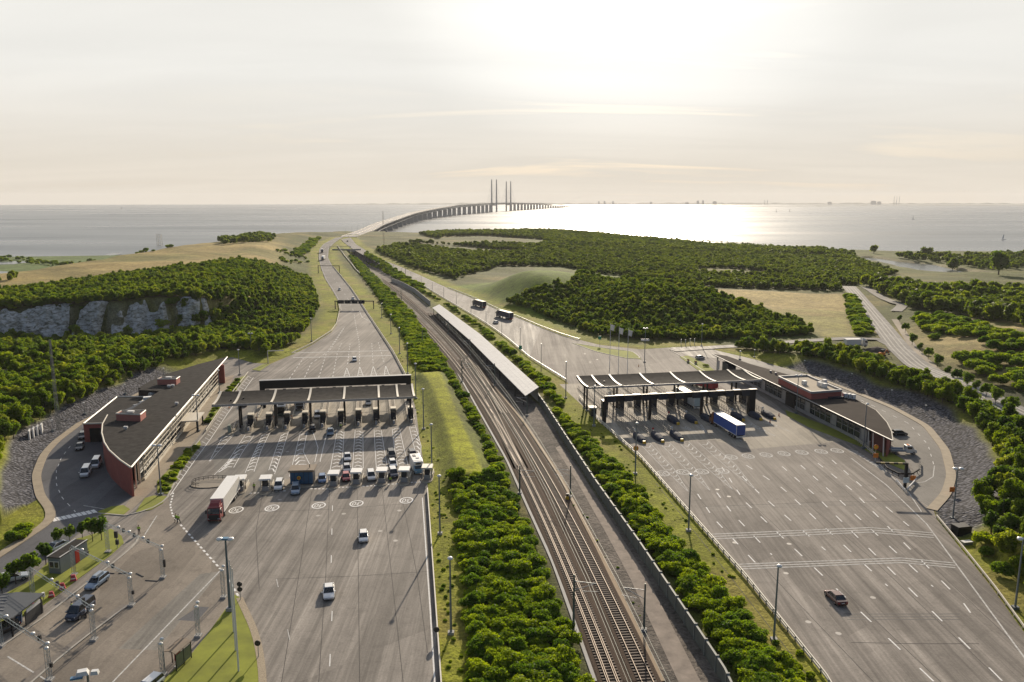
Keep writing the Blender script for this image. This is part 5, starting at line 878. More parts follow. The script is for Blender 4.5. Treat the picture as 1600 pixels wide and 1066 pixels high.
def station_right():
    Z = 5.6; t = thing('station_building', 'long leaf-shaped building with a brown-black roof and window band right of the plaza', 'building')
    front = wpoly([(1113, 553), (1395, 688)], Z); F0, F1 = Vector((*front[0], 0)), Vector((*front[1], 0)); u = (F0 - F1).normalized(); nrm = Vector((u[1], -u[0], 0)); Ltot = (F0 - F1).length; rzf = atan2(u[1], u[0])
    if nrm[0] < 0: nrm = -nrm
    at = lambda s, d, z=0: (F1[0] + u[0] * s + nrm[0] * d, F1[1] + u[1] * s + nrm[1] * d, z)     # d > 0 goes behind the front
    outl = [tuple(F1[:2])] + wpoly([(1393, 674), (1386, 660), (1369, 641), (1345, 628), (1314, 612), (1262, 593), (1211, 580), (1170, 568), (1135, 556)], Z) + [tuple(F0[:2])]
    MB().prism(outl, Z - .4, Z, mat('roof_brown_felt', (0.052, 0.043, 0.037), .95, var=.2, scale=.3, spec=.06)).obj('roof', t); ed = MB()
    ed.cyl((*outl[-1], Z - .12), (*outl[0], Z - .12), .14, GREYW, 5)
    for a, b in zip(outl[:4], outl[1:5]): ed.cyl((*a, Z - .15), (*b, Z - .15), .2, CREAM, 5)
    ed.obj('eave', t)
    core = MB(); core.prism([at(13, 2.2)[:2], at(Ltot - 22, 2.2)[:2], at(Ltot - 22, 6)[:2], at(60, 10)[:2], at(30, 10.5)[:2], at(14, 7.5)[:2]], -.2, Z - .41, DKBLUE); core.obj('wall', t)
    MB().box(at(13 + (Ltot - 35) / 2, 2.1, -.2), (Ltot - 35, .3, 1.1), GREYW, rz=rzf).obj('plinth', t)
    n = 26
    for i in range(n):
        s = 13.6 + (i + .5) * (Ltot - 36) / n
        if i in (13, 14): continue
        mb = MB(); mb.box(at(s, 2.12, 1.0), ((Ltot - 36) / n - .14, .1, 2.9), GLASS if i % 5 else GREYW, rz=rzf); mb.box(at(s - (Ltot - 36) / n / 2, 2.02, .9), (.14, .16, 3.1), GREYW, rz=rzf); mb.box(at(s, 2.03, 2.5), ((Ltot - 36) / n, .1, .1), GREYW, rz=rzf); mb.obj('window', t)
    MB().box(at(13.6 + 14 * (Ltot - 36) / n, 2.0, 0), (5.5, .5, 3.9), BLACK, rz=rzf).obj('entrance', t)
    for s, d in ((11.6, 1.4), (9.6, 1.4), (4.6, 1.0)): MB().cyl(at(s, d), at(s + .4, d, Z - .4), .17, WHITEP, 8).obj('column', t)
    mb = MB(); a, b = at(4.0, 1.2), at(6.0, 3.2); mb.prism([a[:2], b[:2], (b[0] + .4, b[1] + .3), (a[0] + .4, a[1] + .3)], -.2, Z - .41, REDW); mb.obj('wall', t); MB().box(at(9.5, 3.4, -.2), (5, 2.2, Z - .22), mat('dark_red_wall', (.12, .035, .03), .8), rz=rzf).obj('wall', t)
    p = wpoly([(1216.6, 588), (1261, 586), (1315, 609), (1268, 612.5)], 7.9); o = MB().prism(p, Z - .1, 7.5, REDW, mat('gravel_roof', (.33, .28, .21), .9, var=.15, scale=1.2)).obj('roof_plant_room', t); q = MB()
    for a, b in zip(p, p[1:] + p[:1]):
        a, b = Vector((*a, 0)), Vector((*b, 0)); d = (b - a).normalized(); w = Vector((-d[1], d[0], 0)) * .22; q.prism([tuple((a - w)[:2]), tuple((b - w)[:2]), tuple((b + w)[:2]), tuple((a + w)[:2])], 7.4, 8.0, GREYW)
    q.obj('parapet', o)
    for (px, py) in ((1256.5, 601), (1280.5, 603), (1288, 605), (1288, 599)): g = G(px, py, 7.5); MB().box((g[0], g[1], 7.48), (1.1, 1.2, 1.2), WHITEP, rz=.3).obj('ventilation_unit', o)
    for (px, py) in ((1320, 621), (1326.5, 622), (1332.5, 623)): g = G(px, py, Z); mb = MB(); mb.box((g[0], g[1], Z - .02), (1.1, 1.2, 1.3), WHITEP, rz=.2); mb.box((g[0] - .2, g[1] - .62, Z + .2), (.8, .06, .9), BLACK, rz=.2); mb.obj('cooling_unit', t)
    g = G(1306, 622.5, Z); MB().box((g[0], g[1], Z - .02), (4.4, 1.5, .5), DKBLUE, rz=.25).obj('skylight', t); g = G(1294, 621, Z); MB().cyl((g[0], g[1], Z), (g[0], g[1], Z + .3), .8, WHITEP, 14).obj('roof_vent', t)
    for px, py in ((1204, 582), (1212, 585), (1242, 609)): g = G(px, py, Z); MB().box((g[0], g[1], Z - .02), (.6, .6, .7), GREYW).obj('roof_vent', t)
    e = MB(); q0 = at(Ltot - 12, 1.5); e.box((q0[0], q0[1], 0), (5, 3, 4.6), DKBLUE, rz=rzf); e.box((at(Ltot - 3, .9)[0], at(Ltot - 3, .9)[1], 0), (.5, .5, 5.1), GREYW); e.obj('wall', t)
station_right()
# ---- long silver roof beside the tracks
def silver_roof():
    t = thing('trackside_shed', 'long silver corrugated roof beside the railway, bent once along its length', 'shed'); z0, z1 = 3.9, 4.5
    A = wpoly([(675.5, 481), (733, 530.5), (821, 618.5)], z0); B = wpoly([(686.5, 475.7), (750, 522), (842, 604.8)], z1); m = mat('silver_roof', (.56, .555, .545), .75, .0, var=.10, scale=.5, spec=.15); mb = MB()
    for i in range(2):
        a0, a1, b0, b1 = [np.array(p) for p in (A[i], A[i + 1], B[i], B[i + 1])]; L_ = np.linalg.norm(a1 - a0); n = int(L_ / 2.4)
        for k in range(n):
            s, e = k / n, (k + 1) / n - .0008; P = [a0 + (a1 - a0) * s, a0 + (a1 - a0) * e, b0 + (b1 - b0) * e, b0 + (b1 - b0) * s]; mb.prism([tuple(p) for p in P], [z0 - .2, z0 - .2, z1 - .2, z1 - .2], [z0, z0, z1, z1], m)
    mb.obj('roof', t); sm = MB()
    for f in (.25, .5, .75):
        for i in range(2):
            p0 = np.array(A[i]) * (1 - f) + np.array(B[i]) * f; p1 = np.array(A[i + 1]) * (1 - f) + np.array(B[i + 1]) * f; z = z0 * (1 - f) + z1 * f; sm.cyl((*p0, z - .02), (*p1, z - .02), .05, WHITEP, 5)
    sm.obj('roof_seam', t)
    for i in range(2):
        for f in np.linspace(.03, .97, 9):
            p = np.array(A[i]) * (1 - f) + np.array(A[i + 1]) * f; q = np.array(B[i]) * (1 - f) + np.array(B[i + 1]) * f; w = q - p; w /= np.linalg.norm(w); p = p + w * .5; zb = H(*p); MB().box((p[0], p[1], zb - .2), (.25, .25, z0 - zb + .1), BLACK).obj('post', t)
    wl = MB()
    for i in range(2):
        p, q = [np.array(x) for x in (B[i], B[i + 1])]; a = np.array(A[i]); w = (a - p) / np.linalg.norm(a - p); p, q = p + w * .6, q + w * .6; wl.prism([tuple(p), tuple(q), tuple(q + w * .25), tuple(p + w * .25)], -3.0, z1 - .3, CONCR)
    wl.obj('wall', t)
silver_roof()
# ---- railway
RAILM = mat('rail_steel', (.30, .235, .18), .6, .2, var=.15, spec=.3); SLEEP = mat('sleeper', (.115, .088, .068), .85, var=.25, scale=2); BALL = mat('ballast', (.075, .053, .039), .95, var=.5, scale=5, bump=.6, spec=.1)
def zr(y): return base(y) - 8.5 * smooth((np.asarray(y) - 560) / 380) * (np.asarray(y) > 540)
def track(px, label, guard=False):
    P = np.array([tuple(G(a, b, 0)[:2]) for a, b in px]); o_ = np.argsort(P[:, 1]); P = P[o_]; ys = np.concatenate([[70], np.linspace(80, P[-1, 1], 140)]); 
    c = np.polyfit(P[:, 1], P[:, 0], min(5, len(P) - 1)); xs = np.polyval(c, ys)
    if P[0, 1] > 100: k = ys >= P[0, 1]; ys, xs = ys[k], xs[k]
    Q = np.stack([xs, ys, zr(ys)], 1); T = np.gradient(Q, axis=0); T /= np.linalg.norm(T, axis=1)[:, None]; Nn = np.stack([-T[:, 1], T[:, 0], 0 * T[:, 0]], 1); Nn /= np.linalg.norm(Nn, axis=1)[:, None]
    t = thing('railway_track', label, 'railway track', (Q[0, 0], Q[0, 1], Q[0, 2])); off = -Q[0]
    mb = MB(); mb.ribbon(Q + Nn * 1.75 + (0, 0, .24), Q - Nn * 1.75 + (0, 0, .24), BALL); mb.ribbon(Q + Nn * 2.6 + (0, 0, -.05), Q + Nn * 1.75 + (0, 0, .24), BALL); mb.ribbon(Q - Nn * 1.75 + (0, 0, .24), Q - Nn * 2.6 + (0, 0, -.05), BALL); mb.obj('ballast_bed', t, loc=off)
    for d, nm in ((.75, 'rail'), (-.75, 'rail')) + (((.5, 'guard_rail'), (-.5, 'guard_rail')) if guard else ()):
        A, B = Q + Nn * (d + .045), Q + Nn * (d - .045); up, lo = np.array([0, 0, .50]), np.array([0, 0, .33]); mb = MB(); mb.ribbon(A + up, B + up, RAILM); mb.ribbon(A + lo, A + up, RAILM); mb.ribbon(B + up, B + lo, RAILM); mb.obj(nm, t, loc=off)
    s = np.concatenate([[0], np.cumsum(np.linalg.norm(np.diff(Q, axis=0), axis=1))]); mb = MB()
    for d in np.arange(0, min(s[-1], 420), .68):
        p = [np.interp(d, s, Q[:, i]) for i in range(3)]; n = [np.interp(d, s, Nn[:, i]) for i in range(2)]; mb.box((p[0], p[1], p[2] + .22), (2.5, .26, .12), SLEEP, rz=atan2(n[1], n[0]))
    o = mb.obj('sleepers', t, loc=off); o['kind'] = 'stuff'
    w = MB(); pts = [tuple(Q[i] + (0, 0, 5.9)) for i in range(0, len(Q), 4)]; return t, Q
T1t, T1Q = track([(968, 1100), (959.5, 1066), (871, 860), (806.5, 720), (765, 640), (703.5, 560), (668, 520), (633, 483), (600, 455), (570, 430), (552, 412), (541, 398)], 'left railway track with polished rails', True)
T2t, T2Q = track([(1025, 1100), (1011, 1066), (911.5, 860), (836.5, 720), (790, 640), (727, 560), (690, 520), (654, 483), (620, 455), (588, 430), (564, 410), (550, 397)], 'right railway track with polished rails')
track([(815, 735), (806, 716), (785, 672), (764, 630), (742, 595), (724, 563)], 'crossover track linking the two main railway tracks')
track([(790, 650), (760, 600), (735, 562), (700, 522), (672, 490)], 'siding track on the shed side of the railway')
for px, w, nm, m in (([(930, 1066), (864, 880), (823, 790), (792, 720), (747, 640), (702, 560)], .5, 'cable_trough', CONCR), ([(1035, 1066), (935, 860), (875, 745), (820, 662), (770, 600)], .7, 'cable_trough', mat('trough_ochre', (.30, .22, .14), .9))): curb(nm, px, w, .18, m)
curb('service_track', [(1085, 1066), (1075, 1066)], .1, .02, CONCR) if False else None
sheet('service_track', [(1075, 1110), (1060, 1066), (985, 905), (945, 830), (900, 750), (868, 700), (876, 696), (912, 745), (965, 830), (1010, 900), (1095, 1066), (1110, 1110)], 0.03, mat('dirt_track', (.24, .20, .165), .95, var=.35, scale=.5))
def portal():
    g = G(546, 391.5); y = g[1] + 6; t = thing('rail_portal', 'concrete bridge slab where the railway runs in under the motorways', 'underpass', (g[0] - 4, y, base(y))); MB().box((0, 0, -1.6), (34, 6, 1.9), CONCR).obj('slab', t); MB().box((0, -3.1, .3), (34, .25, 1.1), GREYW).obj('parapet', t)
    for x in (-12, 12): MB().box((x, 0, -9), (1.2, 6, 7.5), CONCR).obj('abutment', t)
portal()
def wall_line(name, label, cat, px, h, m, th=.3, pm=None, step=4.0):
    P = resample(px, 60, 0); t = thing(name, label, cat); mb = MB(); T = np.gradient(P, axis=0); T /= np.linalg.norm(T, axis=1)[:, None]; Nn = np.stack([-T[:, 1], T[:, 0], 0 * T[:, 0]], 1); A, B = P + Nn * th / 2, P - Nn * th / 2; z = terrain(P[:, :2]); A[:, 2] = B[:, 2] = z - .3; up = np.array([0, 0, h + .3]); mb.ribbon(A + up, B + up, pm or m); mb.ribbon(A, A + up, m); mb.ribbon(B + up, B, m); mb.obj('panel', t)
    s = np.concatenate([[0], np.cumsum(np.linalg.norm(np.diff(P, axis=0), axis=1))]); n = min(99, int(s[-1] / step)); pmh = MB().box((0, 0, -.2), (.22, .5, h + .35), pm or m).mesh('post')
    for i in range(n + 1):
        d = s[-1] * i / n; p = [np.interp(d, s, P[:, k]) for k in range(2)]; q = [np.interp(d, s, T[:, k]) for k in range(2)]; o = bpy.data.objects.new('post', pmh); COL.objects.link(o); o.parent = t; o.location = (p[0], p[1], np.interp(d, s, z)); o.rotation_euler = (0, 0, atan2(q[1], q[0]))
    return t
NW = mat('noise_wall', (.12, .13, .11), .85, var=.25, scale=.7)
wall_line('noise_wall', 'tall grey-green noise wall between the railway and the right-hand bushes', 'wall', [(1150, 1110), (1130, 1066), (997, 862), (930, 765), (882, 690), (852, 642), (838, 622)], 2.3, NW, .3, mat('wall_cap', (.20, .21, .19), .7))
wall_line('retaining_wall', 'pale concrete retaining wall running along the far railway cutting', 'wall', [(672, 478), (648, 458), (630, 448), (612, 440)], 3.0, CONCR, .4)
wall_line('retaining_wall', 'low pale kerb wall along the left edge of the rail cutting', 'wall', [(664, 520), (620, 480), (585, 447), (556, 424), (541, 407), (527, 391)], 1.0, CREAM, .5, step=12)
# ---- crash barriers and railings
def barrier(label, px, h, rail_h, m, step, name='crash_barrier', cat='barrier', z=None, rails=1, pw=.12, pm=None):
    P = resample(px, 80, z); zz = terrain(P[:, :2]) if z is None else np.zeros(len(P)); P[:, 2] = np.maximum(zz, base(P[:, 1])); t = thing(name, label, cat); T = np.gradient(P, axis=0); T /= np.linalg.norm(T, axis=1)[:, None]; Nn = np.stack([-T[:, 1], T[:, 0], 0 * T[:, 0]], 1)
    for r in range(rails):
        A, B = P + Nn * .09, P - Nn * .09; zt = h - r * (h * .45); up, lo = np.array([0, 0, zt]), np.array([0, 0, zt - rail_h]); mb = MB(); mb.ribbon(A + up, B + up, m); mb.ribbon(A + lo, A + up, m); mb.ribbon(B + up, B + lo, m); mb.ribbon(B + lo, A + lo, m); mb.obj('rail', t)
    s = np.concatenate([[0], np.cumsum(np.linalg.norm(np.diff(P, axis=0), axis=1))]); n = max(2, min(99, int(s[-1] / step))); me = MB().box((0, 0, -.1), (pw, pw, h + .05), pm or m).mesh('post')
    for i in range(n + 1):
        d = s[-1] * i / n; p = [np.interp(d, s, P[:, k]) for k in range(3)]; q = [np.interp(d, s, T[:, k]) for k in range(2)]; o = bpy.data.objects.new('post', me); COL.objects.link(o); o.parent = t; o.location = p; o.rotation_euler = (0, 0, atan2(q[1], q[0]))
PALEC = mat('pale_barrier', (.58, .54, .46), .7, var=.12)
barrier('pale guard rail on dark posts along the left edge of the right plaza', [(1318, 1110), (1290, 1062), (1165, 905), (1000, 716), (937, 660), (905, 622)], 1.0, .22, PALEC, 2.6, 'guard_railing', 'railing', 0, 2, .14, BLACK)
barrier('pale guard rail along the right edge of the right plaza by the bushes', [(1463, 810), (1506, 862), (1553, 921), (1600, 986), (1640, 1045)], .8, .3, CREAM, 3.5, z=0)
barrier('pale concrete barrier along the right edge of the left plaza', [(692, 1110), (689, 1066), (676, 880), (668, 768)], .85, .8, PALEC, 8, z=0)
barrier('pale crash barrier on the right side of the left motorway', [(640, 604), (634, 588), (615, 552), (592, 517), (572, 487), (558, 465), (547.6, 450), (533, 432), (520, 416.5)], .9, .55, PALEC, 8)
barrier('crash barrier on the outer bend of the left motorway', [(456, 554), (485.6, 539.4), (518, 518.5), (526, 507), (531, 485), (528, 470)], .85, .5, CREAM, 6)
barrier('dark crash barrier on the railway side of the right motorway', [(885, 596), (827, 559.5), (793.5, 530.5), (760, 506.5), (737, 492.4), (700, 470.8), (659, 446), (626, 430.3), (592, 413.3)], .85, .35, GALV, 6)
barrier('crash barrier on the wood side of the right motorway', [(905, 532), (879, 524), (846, 511.6), (812, 497), (785, 487), (763, 476.6), (733, 463.2), (700, 450.4)], .85, .35, GALV, 6)
barrier('long low railing with dense posts before the right station building', [(1195, 607), (1240, 630), (1290, 655), (1330, 682), (1372, 718)], 1.0, .1, PALEC, 1.2, 'guard_railing', 'railing', 0, 2, .12)
barrier('curved dark railing around the grass tip by the height bar', [(1372, 718), (1386, 736), (1404, 745), (1425, 745), (1436, 738), (1436, 724)], .9, .35, BLACK, 2.0, 'guard_railing', 'railing', 0, 1)
barrier('white railing leg of the wedge by the right exit, left side', [(1400, 754), (1414, 770)], .8, .4, WHITEP, 1.5, 'guard_railing', 'railing', 0); barrier('white railing leg of the wedge by the right exit, right side', [(1417, 769), (1431, 753)], .8, .4, WHITEP, 1.5, 'guard_railing', 'railing', 0)
barrier('pale handrail between the left building beds and the plaza hatching', [(388, 584), (366, 612), (350, 634), (322, 676)], .8, .2, CREAM, 3, 'guard_railing', 'railing', 0)
# ---- overhead-line masts of the railway
MASTM = mat('mast_green', (.10, .125, .11), .6, .2)
def ohl(bx, by, tx, ty, side, label):
    g = G(bx, by, 0); zb = H(g[0], g[1]); h = max(6.5, min(9.5, height_at(g, ty) - zb)); t = thing('catenary_mast', label, 'catenary mast', (g[0], g[1], zb - .1), R(-14), 'overhead line masts')
    mb = MB(); mb.box((0, 0, 0), (.34, .34, h), MASTM, taper=(.6, .6)); mb.box((0, 0, 0), (.8, .8, .5), CONCR); mb.obj('pole', t)
    mb = MB(); mb.cyl((0, 0, h - 1.0), (side * 3.2, 0, h - 1.0), .06, GALV, 6); mb.cyl((0, 0, h - 2.4), (side * 3.0, 0, h - 1.05), .05, GALV, 6); mb.cyl((side * 1.2, 0, h - 2.4), (side * 3.4, 0, h - 2.2), .04, GALV, 6); mb.obj('arm', t)
for i, (a, lab) in enumerate([((1006, 986, 1008, 911, -1), 'green catenary mast nearest the bottom edge beside the ochre trough'), ((896, 987, 897, 897, 1), 'green catenary mast on the bush side of the left track near the bottom'), ((891, 777, 892, 727, -1), 'catenary mast with yellow signal boxes at its foot'), ((823.5, 650, 823.5, 626, -1), 'short catenary mast just below the silver roof end'), ((773, 603, 773.5, 567, -1), 'catenary mast before the middle of the silver roof'), ((734.6, 555, 734, 529, -1), 'catenary mast beside the bend of the silver roof'), ((700.5, 522, 700, 500, -1), 'catenary mast beside the far half of the silver roof'), ((722, 597, 722, 563, 1), 'catenary mast left of the tracks near the grass berm'), ((812, 772, 813, 740, 1), 'catenary mast left of the tracks below the grass berm'), ((627, 470, 627, 452, -1), 'far catenary mast beside the cutting mouth'), ((660, 540, 660, 518, 1), 'far catenary mast left of the tracks beyond the berm')]): ohl(*a, lab)
for Q, lab in ((T1Q, 'thin overhead wire above the left track'), (T2Q, 'thin overhead wire above the right track')):
    mb = MB(); pts = [tuple(Q[i] + (0, 0, 5.6)) for i in range(0, 130, 6)]; mb.tube(pts, .028, MASTM, 4); mb.tube([(p[0], p[1], p[2] + 1.1) for p in pts], .028, MASTM, 4); tag(mb.obj('overhead_wire'), lab, 'wire')
g = G(891, 779, 0); t = thing('signal_cabinet', 'small yellow and black signal boxes at the foot of a catenary mast', 'signal box', (g[0] - .6, g[1] - .3, 0)); MB().box((0, 0, 0), (.6, .5, 1.2), BLACK).obj('cabinet', t); MB().box((-.1, -.6, 0), (.7, .4, .7), YELLOW).obj('cabinet', t)
# ---- bridge to the horizon
BR = np.array([(-247, 1215, 8.2), (-262, 1480, 9.6), (-288, 1700, 11.2), (-318, 2300, 16.5), (-340, 2766, 21), (-330, 3250, 27), (-280, 3957, 39), (-122, 5115, 47.5), (-31, 5600, 48.2), (193, 6733, 41), (551, 8370, 17), (880, 9900, -6)])
def bridge():
    s = np.concatenate([[0], np.cumsum(np.linalg.norm(np.diff(BR[:, :2], axis=0), axis=1))]); d = np.arange(0, s[-1], 35.0); Q = smoothl(np.stack([np.interp(d, s, BR[:, i]) for i in range(3)], 1), 25); T = np.gradient(Q, axis=0); T /= np.linalg.norm(T, axis=1)[:, None]; Nn = np.stack([-T[:, 1], T[:, 0], 0 * T[:, 0]], 1); Nn /= np.linalg.norm(Nn, axis=1)[:, None]
    t = thing('sea_bridge', 'long curving two-level road and rail bridge with four pylon legs crossing the strait', 'bridge'); BD = mat('bridge_concrete', (.30, .305, .31), .8, var=.1, scale=.05); TR = mat('bridge_truss', (.16, .16, .17), .6); RDM = mat('bridge_road', (.22, .20, .18), .5, var=.1, scale=.05); up = lambda z: np.array([0, 0, z])
    mb = MB(); A, B = Q + Nn * 12, Q - Nn * 12; mb.ribbon(A, B, RDM); mb.ribbon(A + up(-1.6), A, BD); mb.ribbon(B, B + up(-1.6), BD); mb.ribbon(B + up(-1.6), A + up(-1.6), BD); mb.obj('road_deck', t)
    for w in (12.1, .35, -12.1):
        mb = MB(); C, D = Q + Nn * (w + .2), Q + Nn * (w - .2); mb.ribbon(C + up(1.0), D + up(1.0), CREAM if w else BD); mb.ribbon(C, C + up(1.0), CREAM); mb.ribbon(D + up(1.0), D, CREAM); mb.obj('parapet', t)
    k0 = 8
    mb = MB(); C, D = (Q + Nn * 7.5)[k0:], (Q - Nn * 7.5)[k0:]; mb.ribbon(C + up(-9.4), D + up(-9.4), BD); mb.ribbon(D + up(-11), C + up(-11), BD); mb.ribbon(C + up(-11), C + up(-9.4), BD); mb.ribbon(D + up(-9.4), D + up(-11), BD); mb.obj('rail_deck', t)
    mb = MB()
    for i in range(k0, len(Q) - 1):
        if Q[i, 2] < 3 or Q[i, 1] > 7500: continue
        for w in (-7.4, 7.4):
            for h0, h1, f0, f1 in ((-9.4, -1.6, 0, .25), (-1.6, -9.4, .25, .5), (-9.4, -1.6, .5, .75), (-1.6, -9.4, .75, 1)):
                p = Q[i] * (1 - f0) + Q[i + 1] * f0 + Nn[i] * w + up(h0); q = Q[i] * (1 - f1) + Q[i + 1] * f1 + Nn[i] * w + up(h1); mb.cyl(p, q, .55, TR, 4)
    mb.obj('truss', t)
    def along(dd): dq = np.concatenate([[0], np.cumsum(np.linalg.norm(np.diff(Q[:, :2], axis=0), axis=1))]); return np.array([np.interp(dd, dq, Q[:, i]) for i in range(3)]), np.array([np.interp(dd, dq, Nn[:, i]) for i in range(3)]), np.array([np.interp(dd, dq, T[:, i]) for i in range(3)])
    sy = lambda y: float(np.interp(y, Q[:, 1], np.concatenate([[0], np.cumsum(np.linalg.norm(np.diff(Q[:, :2], axis=0), axis=1))]))); p1, p2 = sy(5150), sy(5150) + 490
    dd = sy(1500)
    while dd < s[-1] - 150:
        if not (p1 - 60 < dd < p2 + 60):
            p, n, tt = along(dd); top = p[2] - 11
            if top > -8: mb = MB(); w = 9.6; mb.box((p[0], p[1], -13), (2 * w + 2, 5.5, 9), BD, rz=atan2(n[1], n[0])); mb.box((p[0], p[1], -10), (2 * w, 3.6, top + 10.1), BD, rz=atan2(n[1], n[0]), taper=(.9, 1)); mb.obj('pier', t)
        dd += 80 if dd < sy(1750) else 140
    for dd in (p1, p2):
        p, n, tt = along(dd); py = bpy.data.objects.new('pylon', None); COL.objects.link(py); py.parent = t
        for sgn in (-1, 1):
            mb = MB(); c = p + n * sgn * 15.5; mb.box((c[0], c[1], -12), (9.5, 11, 206), BD, rz=atan2(n[1], n[0]), taper=(.55, .5)); mb.obj('pylon_leg', py)
        mb = MB(); mb.box((p[0], p[1], p[2] - 17), (31, 6, 5), BD, rz=atan2(n[1], n[0])); mb.obj('crossbeam', py); mb = MB()
        for sgn in (-1, 1):
            for e in (-1, 1):
                for k in range(1, 11): a = p + n * sgn * 15.5 + up(35 + k * 11.2 + 40 - 40); b, _, _ = along(dd + e * k * 20); b = b + n * sgn * 13; mb.cyl((a[0], a[1], p[2] + 20 + k * 12), b, .16, TR, 4)
        o = mb.obj('stay_cable', py); o['kind'] = 'stuff'
bridge()
# ---- towers, masts and gantries beyond the plazas
def lattice(p, h, w0, w1, m, seg, name, label, cat, legs=4):
    t = thing(name, label, cat, (p[0], p[1], p[2])); mb = MB(); 
    for s in (-1, 1):
        for e in (-1, 1): mb.cyl((s * w0, e * w0, -.5), (s * w1, e * w1, h), .06 * max(1, w0 / .8), m, 4)
    mb.obj('leg_frame', t); mb = MB()
    for k in range(seg):
        f0, f1 = k / seg, (k + 1) / seg; a, b = w0 + (w1 - w0) * f0, w0 + (w1 - w0) * f1
        for s, e, s2, e2 in ((-1, -1, 1, -1), (1, -1, 1, 1), (1, 1, -1, 1), (-1, 1, -1, -1)): mb.cyl((s * a, e * a, h * f0), (s2 * b, e2 * b, h * f1), .03 * max(1, w0 / .6), m, 4); mb.cyl((s * b, e * b, h * f1), (s2 * b, e2 * b, h * f1), .03 * max(1, w0 / .6), m, 4)
    mb.obj('bracing', t); return t
g = GT(250, 388); lattice(g, height_at(g, 366) - g[2], 3.2, 3.0, CREAM, 5, 'lookout_tower', 'pale open lattice tower standing on the dry hilltop above the sea', 'tower')
g = G(600, 396); lattice((g[0], g[1], base(g[1])), height_at(g, 330) - base(g[1]), .7, .5, mat('mast_brown', (.15, .10, .08), .7), 14, 'radio_mast', 'slender tall mast rising beside the bridge abutment', 'mast')
g = GT(92, 672); lattice(g, height_at(g, 531) - g[2], .38, .16, mat('mast_grey', (.14, .15, .15), .6), 11, 'radio_mast', 'tall thin lattice mast on the left stone bank before the trees', 'mast')
def far_gantry(px0, px1, py_b, py_t, label, panels=0, h=None, m=BLACK):
    a, b = G(px0, py_b), G(px1, py_b); a[2] = b[2] = float(base(a[1])); hh = h or height_at(a, py_t) - a[2]; c = (a + b) / 2; d = b - a; t = thing('sign_gantry', label, 'gantry', tuple(c), atan2(d[1], d[0])); L_ = d.length
    MB().box((0, 0, hh - .5), (L_ + .6, .5, .5), m).obj('beam', t)
    for s in (-1, 1): MB().box((s * L_ / 2, 0, -.2), (.45, .45, hh), m).obj('post', t)
    for k in range(panels): MB().box(((k - (panels - 1) / 2) * L_ / (panels + 1.6) - L_ * .08, -.4, hh - 1.7), (L_ / (panels + 1.6) * .92, .2, 2.1), DKBLUE).obj('sign_panel', t)
far_gantry(524, 584, 483, 470, 'dark gantry with four sign panels across the left motorway', 4); far_gantry(497.5, 530.5, 427, 415, 'slim dark gantry without panels across the left motorway'); far_gantry(515, 548, 393, 384.5, 'pale gantry spanning both motorways at the rail portal', m=CREAM)
def cantilever(bx, by, ty, dx, label, name='sign_post', cat='sign post', m=GALV, sign=None):
    g = G(bx, by); g[2] = float(base(g[1])); h = height_at(g, ty) - g[2]; t = thing(name, label, cat, tuple(g), R(8)); MB().box((0, 0, -.1), (.3, .3, h), m).obj('post', t); MB().box((dx / 2, 0, h - .3), (abs(dx), .3, .3), m).obj('arm', t)
    if sign: MB().box((dx * .7, -.2, h - 1.6), (abs(dx) * .5, .12, 1.3), sign).obj('sign_panel', t)
    return t
cantilever(419, 569, 548, 6.0, 'grey post with a long arm beside the left motorway merge'); cantilever(633.6, 430, 419.6, 9, 'dark post with a long arm over the right motorway', m=BLACK)
def height_bar():
    a = G(1369, 735, 0); b = G(1413.6, 762, 0); h = height_at(b, 723.5); t = thing('height_bar', 'black and yellow height bar on a post at the right exit', 'height bar', tuple(b), 0); MB().box((0, 0, 0), (.5, .5, h), BLACK).obj('post', t); e = Vector(G(1369, 722, h)) - b; L_ = Vector((e[0], e[1], 0)).length
    n = 7
    for k in range(n): mb = MB(); f = (k + .5) / n; mb.box((e[0] * f, e[1] * f, h - .35), (L_ / n, .35, .35), BLACK if k % 2 == 0 else mat('dull_yellow', (.32, .24, .07), .6), rz=atan2(e[1], e[0])); mb.obj('bar', t)
    MB().box((0, -.3, 1.2), (1.2, .1, 1.2), mat('sign_pale_blue', (.45, .55, .6), .5)).obj('sign_panel', t)
height_bar()
# ---- roofed stand, cabin, bus shelter, screens in the customs yard
def cabin():
    z = 2.8; f0, f1, r1 = G(75, 895.5, .1), G(98, 897, .1), G(140, 868.5, .1); u = (r1 - f1); L_ = u.length; rz = atan2(u[1], u[0]); c = (f0 + f1) / 2 + u / 2; w = (f1 - f0).length * .8; t = thing('site_cabin', 'grey container cabin with a red door on the yard lawn', 'cabin', (c[0], c[1], .1), rz); GC = mat('cabin_grey', (.20, .225, .24), .6, var=.08)
    MB().box((0, 0, 0), (L_, w, z), GC).obj('wall', t); mb = MB(); mb.box((0, 0, z), (L_ + .2, w + .2, .14), FELT); 
    for s in (-1, 1): mb.box((0, s * (w / 2 + .05), z + .14), (L_ + .2, .12, .12), WHITEP)
    mb.obj('roof', t); MB().box((.1 * L_, -w / 2 - .04, .1), (1.0, .1, 2.2), SIGNRED).obj('door', t)
    o = MB().box((-L_ / 2 - .04, 0, 1.0), (.1, 1.7, 1.2), WHITEP).obj('window', t)
    for s in (-1, 1): MB().box((-L_ / 2 - .1, s * .42, 1.12), (.06, .65, .95), GLASS).obj('pane', o)
cabin()
